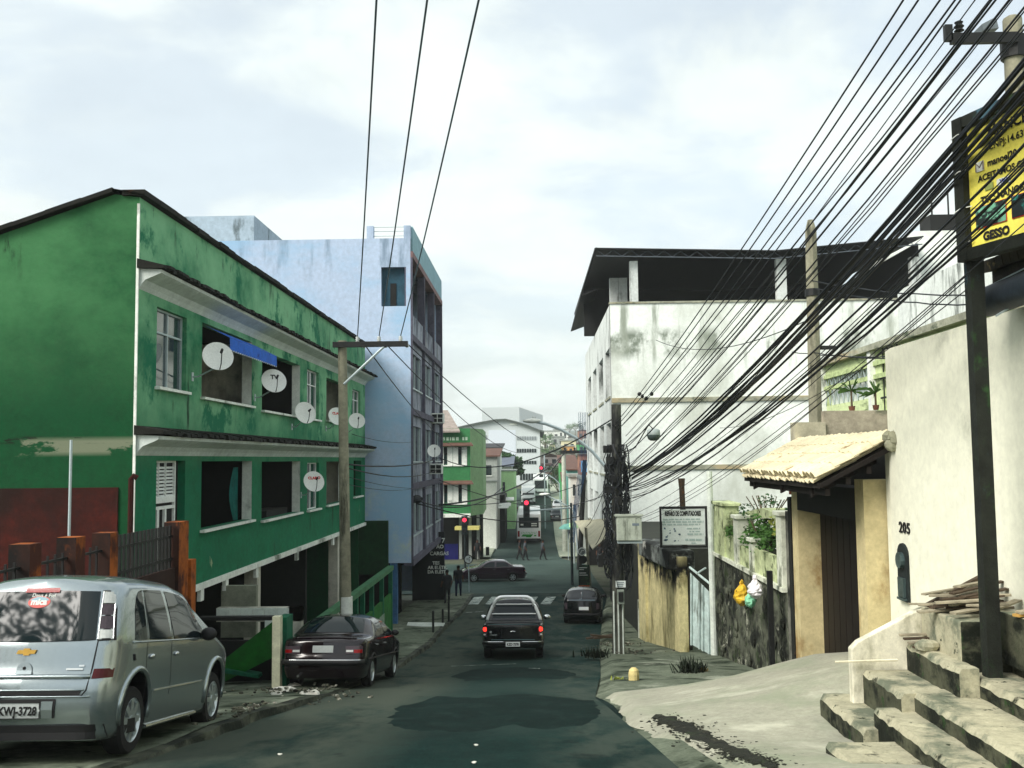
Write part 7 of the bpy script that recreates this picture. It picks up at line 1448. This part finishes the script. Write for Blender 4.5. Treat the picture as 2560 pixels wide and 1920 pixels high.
mb.build('cable_bundle', mat('blue_cable', C(30, 60, 90), var=.2), o)
o, t = pole(1434, 1290, 1400, 80, .05, 'slim pale post carrying the traffic light arm', 'signal_post', m=mat('galvanised', C(150, 160, 160), var=.1)); 
def signal(px, py, Y, label, arm_to=None, s_=1.0):
    c_ = atY(px, py, Y); o = thing('traffic_light', label, 'traffic light', (c_.x, Y, c_.z-.95*s_)); mb = MB(); mb.box(c_.x-.2*s_, c_.x+.2*s_, Y, Y+.25, c_.z-.95*s_, c_.z+.25*s_); mb.build('housing', mat('signal_grey', C(50, 60, 60), var=.2), o, bevel=.03)
    mb = MB(); mb.lathe([(0, -.03), (.11*s_, -.025), (.135*s_, 0)], (c_.x, Y-.002, c_.z), 'Y', n=16); mb.build('red_lamp', mat('lit_signal', C(255, 46, 70), rough=.4, var=0, bump=0, emit=1.6, fine=0), o)
    for k in (1, 2): mb = MB(); mb.lathe([(0, -.03), (.11*s_, -.025), (.135*s_, 0)], (c_.x, Y-.002, c_.z-.36*s_*k), 'Y', n=16); mb.build('dark_lamp', m_blackp, o)
    if arm_to: mb = MB(); mb.cyl((c_.x+.2, Y+.12, c_.z-.5*s_), arm_to, .05, n=6); mb.build('arm', m_alu, o)
    return o
q = atY(1428, 1270, 62); signal(1316, 1257, 62, 'traffic light showing red, hung over the road in front of the bus', (q.x, 62.1, q.z))
mb = MB(); mb.cyl((q.x, 62.2, zr(62)), (q.x, 62.2, q.z+.3), .09, .07, 8); single(mb, 'signal_mast', mat('dark_mast', C(50, 60, 60)), 'dark mast on the right carrying the traffic light arm', 'post')
signal(1161, 1300, 66, 'red traffic light on the left below the green corner building'); 
p = atY(1162, 1320, 66.2); mb = MB(); mb.cyl((p.x, 66.3, zr(66)), (p.x, 66.3, p.z), .07, n=8); single(mb, 'signal_mast', mat('dark_mast', C(50, 60, 60)), 'dark mast under the left traffic light', 'post')
signal(1353, 1170, 118, 'distant red traffic light above the minibus', s_=1.15)
p = atY(1356, 1168, 118.2); mb = MB(); mb.cyl((p.x+.25, 118.3, zr(118)), (p.x+.25, 118.3, p.z+1.5), .07, n=8); single(mb, 'signal_mast', m_alu, 'thin mast of the distant traffic light', 'post')
def lamp_arm(pts, Y, label, r_=.07):
    P = [atY(x, y, Y) for x, y in pts]; o = thing('street_lamp', label, 'lamp', (P[-1].x, Y, zr(Y))); mb = MB(); mb.tube(P, r_, 6); mb.tube([P[-1], Vector((P[-1].x+.3, Y, zr(Y)))], r_*1.3, 6); mb.build('arm', m_alu, o)
    mb = MB(); mb.ball(P[0], .45, .2, .12, n=10, m=6); mb.build('head', m_trim, o)
lamp_arm([(1330, 1052), (1365, 1060), (1400, 1073), (1440, 1095), (1480, 1128), (1520, 1175)], 48, 'long curved street lamp arm reaching over the junction', .075)
lamp_arm([(1352, 1184), (1368, 1186), (1385, 1196), (1398, 1208)], 115, 'small curved street lamp near the minibus', .06)
lamp_arm([(1362, 1236), (1390, 1250), (1420, 1266), (1436, 1280)], 78, 'low angled lamp arm on the right corner', .06)
mb = MB(); rr = random.Random(7); c_ = atY(1420, 1318, 84)
for i, (px, py, m, lb) in enumerate(((1420, 1322, m_fteal, 'teal parasol heap on the right corner, left one'), (1436, 1318, m_flime, 'pale green parasol on the right corner, right one'))):
    c_ = atY(px, py, 84); mb = MB(); mb.lathe([(0, .45), (.35, .38), (.75, .12), (.8, 0)], c_, n=9); o = single(mb, 'market_parasol', m, lb, 'parasol', 'parasols on the right corner', base=(c_.x, 84, zr(84)))
    mb = MB(); mb.cyl((c_.x, 84, zr(84)), (c_.x, 84, c_.z+.4), .03, n=6); mb.build('pole', m_alu, o)
# round one-way sign on the left
p = gnd(1171, 1480); o = thing('road_sign', 'round white turn sign on a thin post, left side of the junction', 'sign', (p.x, p.y, zr(p.y))); c_ = atY(1171, 1398, p.y)
mb = MB(); mb.cyl((p.x+.05, p.y, zr(p.y)), (c_.x, p.y, c_.z), .03, n=6); mb.build('post', m_alu, o); mb = MB(); mb.lathe([(0, 0), (.26, 0), (.26, .02), (0, .02)], c_-Vector((0, .04, 0)), 'Y', n=20); dsc = mb.build('disc', m_trim, o)
mb = MB(); mb.lathe([(.21, -.004), (.265, -.004), (.265, .01)], c_-Vector((0, .045, 0)), 'Y', n=20); mb.tube([c_+Vector((.05, -.055, -.12)), c_+Vector((.05, -.055, .02)), c_+Vector((-.1, -.055, .02))], .022, 4); mb.ball(c_+Vector((.06, -.055, .1)), .035, .01, .035, n=6, m=4); mb.build('sign_mark', m_blk, dsc)
for (px, py, ya, col, lb) in ((1268, 1302, 4, C(150, 156, 156), 'grey sedan parked on the far left kerb'), (1279, 1278, 4, C(30, 34, 40), 'dark sedan parked ahead of the grey one on the far left kerb'), (1392, 1300, 0, C(34, 40, 44), 'dark sedan beside the bus on the far right'), (1396, 1275, 0, C(190, 194, 194), 'white sedan further up the far right kerb')):
    p = gnd(px, py); sedan('sedan', lb, p.x, p.y, R(ya), mat('paint_'+lb.split()[0]+str(px), col, rough=.25, var=.05, bump=0, coat=.6), None, group='cars parked along the far street')
# sidewalk clutter: pale drum and two low posts
p = gnd(1216, 1358); mb = MB(); mb.lathe([(0, 0), (.3, 0), (.33, .1), (.33, .95), (.26, 1.05), (0, 1.1)], (p.x, p.y, zr(p.y)+.1), n=14); single(mb, 'water_drum', m_fwhite, 'tall white plastic drum on the far left pavement', 'drum')
for i, (px, py) in enumerate(((1219, 1392), (1240, 1345))): p = gnd(px, py); mb = MB(); mb.box(p.x-.15, p.x+.15, p.y-.1, p.y+.1, zr(p.y), zr(p.y)+.85); single(mb, 'litter_bin', m_black, ['dark litter bin nearest the turning purple car', 'dark litter bin beside the white drum'][i], 'bin', 'bins on the far left pavement')
# ---------------------------------------------------------------- people
m_skin = mat('skin', C(84, 56, 44), var=.1, bump=0); m_hair = mat('dark_hair', (.012, .01, .009), var=.2)
CL = {'black': mat('black_cloth', (.012, .013, .015), var=.2), 'blue': mat('blue_cloth', C(24, 50, 150), var=.2), 'white': mat('white_cloth', C(206, 208, 210), var=.1), 'grey': mat('grey_cloth', C(60, 66, 72), var=.2), 'jeans': mat('denim', C(26, 34, 56), var=.2)}
def person(px, py, label, top, bottom, stride=.25, face=0, arm=.15, h_=1.70, Y=None, long_hair=False):
    p = gnd(px, py); base = Vector((p.x, p.y, zr(p.y)+.01)); o = thing('person', label, 'person', base, (0, 0, face)); k = h_/1.70
    J = [((0, 0, .93), .15), ((0, 0, 1.12), .135), ((0, .01, 1.32), .16), ((0, .01, 1.44), .07), ((0, .015, 1.50), .055), ((0, .03, 1.58), .085), ((0, .03, 1.66), .07),
         ((.10, 0, .86), .095), ((.11, stride*.5, .48), .065), ((.11, stride*.9, .08), .045), ((.11, stride*.9+.16, .03), .035),
         ((-.10, 0, .86), .095), ((-.11, -stride*.25, .48), .065), ((-.11, -stride*.9, .10), .045), ((-.11, -stride*.9+.15, .04), .035),
         ((.19, .01, 1.39), .06), ((.24, -arm*.5, 1.12), .045), ((.25, arm*.6, .90), .036), ((.25, arm*.8, .80), .036),
         ((-.19, .01, 1.39), .06), ((-.24, arm*.5, 1.12), .045), ((-.25, arm, .92), .036), ((-.25, arm*1.3, .83), .036)]
    E_ = [(0, 1), (1, 2), (2, 3), (3, 4), (4, 5), (5, 6), (0, 7), (7, 8), (8, 9), (9, 10), (0, 11), (11, 12), (12, 13), (13, 14), (2, 15), (15, 16), (16, 17), (17, 18), (2, 19), (19, 20), (20, 21), (21, 22)]
    me = bpy.data.meshes.new('b'); me.from_pydata([tuple(Vector(j[0])*k) for j in J], E_, []); ob = bpy.data.objects.new('b', me); COL.objects.link(ob); sm = ob.modifiers.new('s', 'SKIN'); 
    for v, j in zip(me.skin_vertices[0].data, J): v.radius = (j[1]*k*1.3, j[1]*k*1.15)
    me.skin_vertices[0].data[0].use_root = True
    sb = ob.modifiers.new('ss', 'SUBSURF'); sb.levels = 1; sb.render_levels = 1
    dg = bpy.context.evaluated_depsgraph_get(); ev = ob.evaluated_get(dg); m2 = bpy.data.meshes.new_from_object(ev); bpy.data.objects.remove(ob)
    for mm in (m_skin, CL[top], CL[bottom], m_blackp): m2.materials.append(mm)
    for f in m2.polygons:
        z = f.center.z/k; x = abs(f.center.x); f.use_smooth = True
        f.material_index = 0 if z > 1.45 or (x > .2 and z < 1.15 and z > .7) else 1 if z > .95 else 3 if z < .09 else 2
    b = bpy.data.objects.new('body', m2); COL.objects.link(b); b.parent = o
    mb = MB(); mb.ball((0, -.005, 1.635*k), .092, .10, .085, n=10, m=7); 
    if long_hair: mb.ball((0, -.06, 1.52*k), .085, .05, .14, n=8, m=6)
    mb.build('hair', m_hair, o, world=False, smooth=True)
    return o
person(1299, 1400, 'left one of two dark-clad people crossing behind the bus', 'black', 'black', .28, R(-80)); person(1313, 1402, 'right one of two dark-clad people crossing behind the bus, grey top', 'grey', 'black', .22, R(-80))
person(1357, 1400, 'slim person in dark clothes walking alone behind the bus', 'grey', 'black', .26, R(-70), h_=1.65)
person(1194, 1401, 'person in black with a white belt standing by the corner shop', 'black', 'black', .06, R(180), long_hair=True)
person(1230, 1366, 'person in a blue shirt beside the white drum', 'blue', 'jeans', .1, R(20)); person(1238, 1358, 'person in dark clothes behind the blue-shirted one', 'black', 'grey', .12, R(10))
person(1146, 1493, 'dark silhouetted person walking on the left pavement by the shop board', 'black', 'jeans', .18, R(0)); person(1118, 1510, 'shadowed person standing under the blue building by the black posts', 'black', 'black', .05, R(30))
for k, (px, py, tp, bt, lb) in enumerate(((1262, 1330, 'white', 'jeans', 'person in a white shirt far up the left pavement'), (1256, 1338, 'black', 'jeans', 'dark-clad person beside the white-shirted one'), (1278, 1312, 'blue', 'grey', 'distant person in blue by the parked cars on the left'), (1412, 1345, 'white', 'black', 'person in white on the far right corner'), (1424, 1352, 'grey', 'jeans', 'person in grey near the parasols'), (1408, 1322, 'black', 'black', 'distant dark figure behind the pale pole'))): person(px, py, lb, tp, bt, .15, R(40*k))
person(1500, 1415, 'person in dark clothes on the right pavement behind the sign post', 'black', 'grey', .1, R(170))
# ================================================================ OVERHEAD WIRES
rcb = random.Random(99)
def cable(a, b, sag, r_, label, group, name='overhead_cable', m=None, wig=0, n_=18):
    a = Vector(a); b = Vector(b); pts = []
    for i in range(n_+1):
        t = i/n_; p = a.lerp(b, t); p.z -= sag*4*t*(1-t)
        if wig and 0 < i < n_: p += Vector((rcb.uniform(-wig, wig), 0, rcb.uniform(-wig, wig)))
        pts.append(p)
    mb = MB(); mb.tube(pts, r_, 5); o = mb.build(name, m or m_cab, None, smooth=True)
    return tag(o, label, 'cable', group)
def through(s, e, Ye, ext=1.25):
    """from point s through the sight line of pixel e at distance Ye, carried on past it to the next support up the hill"""
    q = atY(e[0], e[1], Ye); return s+(q-s)*ext
S = lambda px, py, Y=30: atY(px, py, Y)
# thin separate lines of the upper run
for i, (s_, e_) in enumerate((((1532, 1066), (2222, 0)), ((1536, 1072), (2258, 0)), ((1541, 1078), (2310, 0)), ((1553, 1066), (2346, 0)))):
    a = S(*s_); b = through(a, e_, 9.0); cable(a, b, .32, .010, ['leftmost thin wire of the fan rising to the upper right', 'second thin wire from the left in the rising fan', 'third thin wire from the left in the rising fan', 'fourth thin wire from the left in the rising fan'][i], 'wires rising from the cable pole')
    t = (Vector(a)-S(1690, 840+i*32, 24.5)); q = a.lerp(b, .205); q.z -= .32*4*.205*.795; mb = MB(); mb.ball(q, .05, n=7, m=5, jit=.2, rnd=rcb); single(mb, 'wire_clamp', m_black, ['topmost small black clamp on the thin wires', 'second black clamp from the top on the thin wires', 'third black clamp from the top on the thin wires', 'lowest small black clamp on the thin wires'][i], 'clamp', 'clamps on the thin wires')
LB = 'dark wire in the dense middle fan from the cable pole to the upper right'
for i in range(11):
    s_ = (1556+rcb.uniform(-10, 14), 1090+i*11); e_ = (2366+i*21+rcb.uniform(-8, 8), 0); a = S(*s_); b = through(a, e_, rcb.uniform(8.5, 10)); cable(a, b, rcb.uniform(.25, .6), rcb.choice((.007, .009, .012)), ['fifth', 'sixth', 'seventh', 'eighth', 'ninth', 'tenth', 'eleventh', 'twelfth', 'thirteenth', 'fourteenth', 'fifteenth'][i]+' wire from the left in the fan rising to the upper right', 'wires rising from the cable pole', wig=.012)
LB = 'thick black cable in the tight bundle crossing before the yellow sign'
# tight bundle
for i in range(16):
    s_ = (1580+rcb.uniform(-12, 12), 1196+rcb.uniform(-24, 26)); e_ = (2560, 36+i*7.5+rcb.uniform(-8, 8)); a = S(*s_); b = through(a, e_, rcb.uniform(8.6, 9.2)); cable(a, b, rcb.uniform(.55, .8), rcb.choice((.009, .013, .018)), LB, 'thick bundle of cables', wig=.014)
for i in range(9):
    s_ = (1572+rcb.uniform(-8, 16), 1235+rcb.uniform(-20, 40)); e_ = (2560, 215+i*17+rcb.uniform(-10, 10)); a = S(*s_); b = through(a, e_, rcb.uniform(8.2, 9)); cable(a, b, rcb.uniform(.5, .95), rcb.choice((.006, .009, .014)), 'black cable of the lower bundle passing across the yellow sign', 'lower bundle of cables', wig=.016)
for i, (s_, e_) in enumerate((((1575, 1290), (2560, 470)), ((1580, 1300), (2560, 560)), ((1590, 1300), (2415, 700)), ((1600, 1308), (2415, 690)), ((1800, 1070), (2415, 725)))):
    a = S(s_[0], s_[1], 30 if i < 4 else 25); b = atY(e_[0], e_[1], 10.2 if i > 1 else 8.6); cable(a, b, .35, .006, ['thin wire crossing the lower part of the yellow sign', 'lowest thin wire crossing the yellow sign frame', 'thin wire ending at the dark sign post, lower of a pair', 'thin wire ending at the dark sign post, upper of a pair', 'short thin wire from the sign post towards the bare pole'][i], 'thin service wires')
# lines from the bare concrete pole
for i, (a, b) in enumerate(((S(2025, 700, 21), atY(2560, 735, 13)), (S(2030, 720, 21), atY(2560, 760, 13)), (S(1980, 880, 24), atY(2490, 870, 14)), (S(2030, 880, 21), atY(2480, 880, 14)))):
    cable(a, b, .12, .012, 'slack thin wire running right from the bare concrete pole', 'wires of the bare concrete pole', wig=.01)
cable(S(1640, 850, 40), S(2020, 800, 21), .5, .012, 'loose wire looping across the white wall to the bare pole', 'wires of the bare concrete pole')
# three lines over the road from the left pole
for i, (c_, e_) in enumerate(zip(INS, ((940, 0), (1065, 0), (1192, 0)))):
    b = through(c_, e_, 9.5, 1.3); cable(c_, b, .12, .012, ['left one of the three wires rising over the road', 'middle one of the three wires rising over the road', 'right one of the three wires rising over the road'][i], 'three wires over the road', m=mat('bare_wire', C(70, 86, 96), rough=.5, var=.1, bump=0))
    q = atY((1180, 1330, 1420)[i], (1115, 1125, 1122)[i], 92); cable(c_+Vector((.12, .15, -.15)), q, 1.1, .014, ['lower line from the left pole down the street, left one', 'lower line from the left pole down the street, middle one', 'lower line from the left pole down the street, right one'][i], 'lines down the street')
# lines across the street and around the junction
for i, (pa, Ya, pb, Yb, sg_, r_) in enumerate((((860, 1160), 22.6, (1098, 1144), 50, .2, .022), ((860, 1168), 22.6, (1098, 1172), 50, .3, .016), ((862, 1190), 22.6, (1098, 1215), 50, .2, .008), ((866, 1210), 22.6, (1028, 1222), 41.2, .1, .008), ((880, 1085), 25, (1028, 1105), 41.2, .1, .008),
    ((1098, 1144), 50, (1530, 1048), 30, .9, .022), ((1098, 1262), 52, (1415, 1130), 92, 1.0, .05), ((1040, 1250), 44, (1260, 1215), 70, .8, .03), ((1040, 1258), 44, (1450, 1290), 70, .6, .03), ((1098, 1200), 50, (1440, 1270), 80, .5, .02), ((1410, 1135), 92, (1300, 1240), 105, .6, .04), ((1100, 1262), 60, (1460, 1208), 74, .5, .025), ((1330, 1252), 62, (1530, 1230), 30.2, .4, .014), ((1462, 1240), 74, (1535, 1180), 30.2, .6, .014), ((1460, 1320), 60, (1540, 1130), 30.2, .5, .014), ((1482, 1368), 56, (1545, 1200), 30.2, .4, .018), ((1490, 1374), 56, (1548, 1215), 30.2, .4, .016))):
    cable(atY(*pa, Ya), atY(*pb, Yb), sg_, r_, 'dark wire strung across the junction between the houses', 'wires around the junction', wig=.004)
mb = MB(); c_ = atX(1040, 1248, -5.0); mb.ball(c_, .28, .2, .16, n=8, m=5, jit=.35, rnd=rcb); single(mb, 'wire_knot', m_cab, 'black knot of wires on the corner of the blue building', 'cable')
# ================================================================ SMALL THINGS
rs2 = random.Random(77)
mb = MB(); pth = [gnd(x, y) for x, y in ((1640, 1814), (1670, 1824), (1720, 1846), (1780, 1872), (1850, 1900), (1905, 1922), (1960, 1950))]; vs = []; n_ = 70
for i in range(n_+1):
    t = i/n_*(len(pth)-1); k = min(int(t), len(pth)-2); p = pth[k].lerp(pth[k+1], t-k); w_ = .26*math.sin(math.pi*min(1, .06+i/n_))**.5*(1+.35*math.sin(i*.7))+rs2.uniform(-.05, .05)
    for q in (-1, -.5, 0, .5, 1): x, y = p.x+q*w_*.55, p.y+q*w_; vs.append((x, y, max(apz(x, y), zr(y)+.03)+.012*(1-abs(q))+rs2.uniform(0, .012)-(.012 if abs(q) == 1 else 0)))
mb.add(vs, [(i*5+k, i*5+k+1, (i+1)*5+k+1, (i+1)*5+k) for i in range(n_) for k in range(4)])
struct(mb, 'gully_soil', mat('damp_soil', C(30, 32, 22), var=.7, vs=5, bs=30, bump=.8, patches=[(C(96, 92, 70), (5, 5, 5), .63, .04), (C(34, 46, 22), (3, 3, 3), .6, .06)]))
# mossy gully and debris on the right verge, one mass nobody could count
mb = MB(); path = [gnd(x, y) for x, y in ((1660, 1822), (1720, 1846), (1780, 1872), (1850, 1900), (1900, 1919))]
for i in range(2200):
    t = rs2.random()*(len(path)-1); k = min(int(t), len(path)-2); p = path[k].lerp(path[k+1], t-k); q_ = rs2.choice((.7, .8, 1, 2.0)); x, y = p.x+rs2.gauss(0, .085*q_), p.y+rs2.gauss(0, .17*q_); s_ = rs2.uniform(.006, .024); z = max(apz(x, y), zr(y)+.05) if x > re_(y) else zr(y)
    mb.ball((x, y, z+.005), s_, s_*rs2.uniform(.6, 1.4), s_*.22, n=5, m=3, jit=.4, rnd=rs2)
tag(mb.build('gully_debris', mat('black_soil', C(30, 32, 22), var=.6, vs=8, patches=[(C(90, 84, 60), (8, 8, 8), .66, .04)]), None), 'dark strip of soil and dead leaves along the right road edge', 'debris', kind='stuff')
mb = MB()
for (c_, sx_, sy_, n_) in ((gnd(700, 1745), .5, .3, 60), (gnd(1560, 1640), .6, .5, 70), (gnd(1530, 1620), .5, .5, 60), (gnd(820, 1740), .3, .8, 40), (gnd(600, 1800), .12, .8, 50)):
    for i in range(n_):
        x, y = c_.x+rs2.gauss(0, sx_), c_.y+rs2.gauss(0, sy_); s_ = rs2.uniform(.015, .05); mb.ball((x, y, zr(y)+(.14 if x < le(y) or x > re_(y) else .02)), s_, s_, s_*.5, n=5, m=3, jit=.35, rnd=rs2)
tag(mb.build('rubble', mat('rubble_grey', C(90, 90, 76), var=.6, vs=8, patches=[(C(196, 194, 180), (5, 5, 5), .60, .05), (C(24, 24, 18), (4, 4, 4), .55, .05)]), None), 'scattered rubble and litter along both road edges', 'debris', kind='stuff')
# crumpled white plastic by the maroon car
m_pl = mat('white_plastic', C(222, 220, 208), rough=.5, var=.2, vs=10)
def crumple(px, py, r_, label, m=m_pl, dz=.05, seed=1, name='plastic_litter'):
    p = gnd(px, py); q = random.Random(seed); mb = MB(); mb.ball((p.x, p.y, zr(p.y)+dz), r_*1.3, r_, r_*.45, n=9, m=6, jit=.35, rnd=q); return single(mb, name, m, label, 'litter', 'litter on the pavements')
crumple(710, 1735, .16, 'largest crumpled white plastic heap by the cream post', seed=1); crumple(735, 1722, .12, 'white plastic heap against the green post', seed=2); crumple(775, 1742, .13, 'white plastic scrap below the maroon car', seed=3); crumple(598, 1798, .10, 'white plastic bag on the mossy kerb', seed=4); crumple(690, 1742, .07, 'small white scrap left of the plastic heap', seed=5)
crumple(1592, 1626, .12, 'white rag at the foot of the cable pole', seed=6); crumple(1610, 1636, .10, 'grey-white scrap right of the cable pole foot', seed=7); crumple(1535, 1622, .12, 'yellowish plastic jug left of the cable pole foot', mat('yellow_jug', C(206, 176, 110), var=.2), seed=8); crumple(1804, 1861, .05, 'small white paper in the dark gully', seed=9)
for i, (px, py) in enumerate(((1190, 1866), (1185, 1910), (700, 1890))): crumple(px, py, .018, ['tiny white scrap on the open road', 'tiny scrap at the bottom edge of the road', 'tiny scrap on the road beside the minivan'][i], dz=.015, seed=20+i)
# yellowish capped marker on the pavement edge
p = gnd(1585, 1715); mb = MB(); mb.lathe([(0, 0), (.10, 0), (.105, .18), (.09, .26), (.05, .30), (0, .31)], (p.x, p.y, zr(p.y)+.05), n=12); single(mb, 'marker_post', mat('sand_yellow', C(206, 190, 130), var=.2, vs=6), 'short sand-yellow marker post on the right pavement edge', 'post')
# dark agave-like weed and wood scraps
def tuft(px, py, r_, h_, n_, label, seed, m=m_leaf2):
    p = gnd(px, py); q = random.Random(seed); b = Vector((p.x, p.y, zr(p.y)+.08)); o = thing('weed_tuft', label, 'plant', b, group='weeds on the right pavement'); mb = MB()
    for i in range(n_):
        a = q.uniform(0, 6.3); l_ = h_*q.uniform(.5, 1); e = q.uniform(.5, 1.4); s_ = Vector((-math.sin(a), math.cos(a), 0))*q.uniform(.012, .03); c_ = b+Vector((q.gauss(0, r_*.5), q.gauss(0, r_*.4), 0)); t_ = c_+Vector((math.cos(a)*l_*math.cos(e), math.sin(a)*l_*math.cos(e), l_*math.sin(e)))
        mb.add([c_-s_, c_+s_, c_.lerp(t_, .6)+s_*.8, t_, c_.lerp(t_, .6)-s_*.8], [(0, 1, 2, 3, 4)])
    mb.build('leaves', m, o)
m_wd = mat('dark_weed', C(22, 32, 18), var=.4, vs=8, bump=0)
tuft(1722, 1692, .34, .42, 130, 'dark spiky weed clump in the middle of the right pavement', 1, m_wd); tuft(1755, 1692, .12, .2, 30, 'small brownish weed right of the dark spiky clump', 2, mat('brown_weed', C(80, 70, 36), var=.4, bump=0)); tuft(1490, 1650, .35, .35, 120, 'dark low weeds at the kerb below the cable pole', 3, m_wd); tuft(1545, 1712, .15, .12, 40, 'thin yellow grass by the sand-yellow marker', 4, m_leafy)
for i, (px, py) in enumerate(((1500, 1603), (1520, 1608), (1512, 1612))):
    p = gnd(px, py); mb = MB(); mb.box(-.5, .5, -.07, .07, -.03, .03); o = mb.build('plank', m_bd2, None); o.location = (p.x, p.y, zr(p.y)+.16+.06*i); o.rotation_euler = (0, rs2.uniform(-.15, .15), rs2.uniform(-.5, .5)); tag(o, ['lowest dark plank in the scrap heap left of the cable pole', 'middle dark plank in the scrap heap left of the cable pole', 'top dark plank in the scrap heap left of the cable pole'][i], 'plank', 'scrap planks by the cable pole')
tree('leafy_tree', 'leafy tree above the near left pavement, mirrored in the rear window of the minivan', (-8.9, 2.6, zr(2.6)), 10.5, 2.6, m_leaf2, 91, 2600, .22)
# haze between the near street and the far hillside
mb = MB(); mb.box(-2700, 2700, -60, 4200, -12, 64)
hz = mb.build('haze', None, None); hz.data.materials.clear()
mh = bpy.data.materials.new('haze_air'); mh.use_nodes = True; nt = mh.node_tree; nt.nodes.clear()
pv = N(nt, 'ShaderNodeVolumePrincipled'); pv.inputs['Color'].default_value = (.93, .97, .98, 1); pv.inputs['Density'].default_value = HAZE; pv.inputs['Anisotropy'].default_value = .2
om = N(nt, 'ShaderNodeOutputMaterial'); nt.links.new(pv.outputs[0], om.inputs['Volume']); hz.data.materials.append(mh); hz['kind'] = 'stuff'; hz['label'] = 'thin pale haze over the far street and hillside'
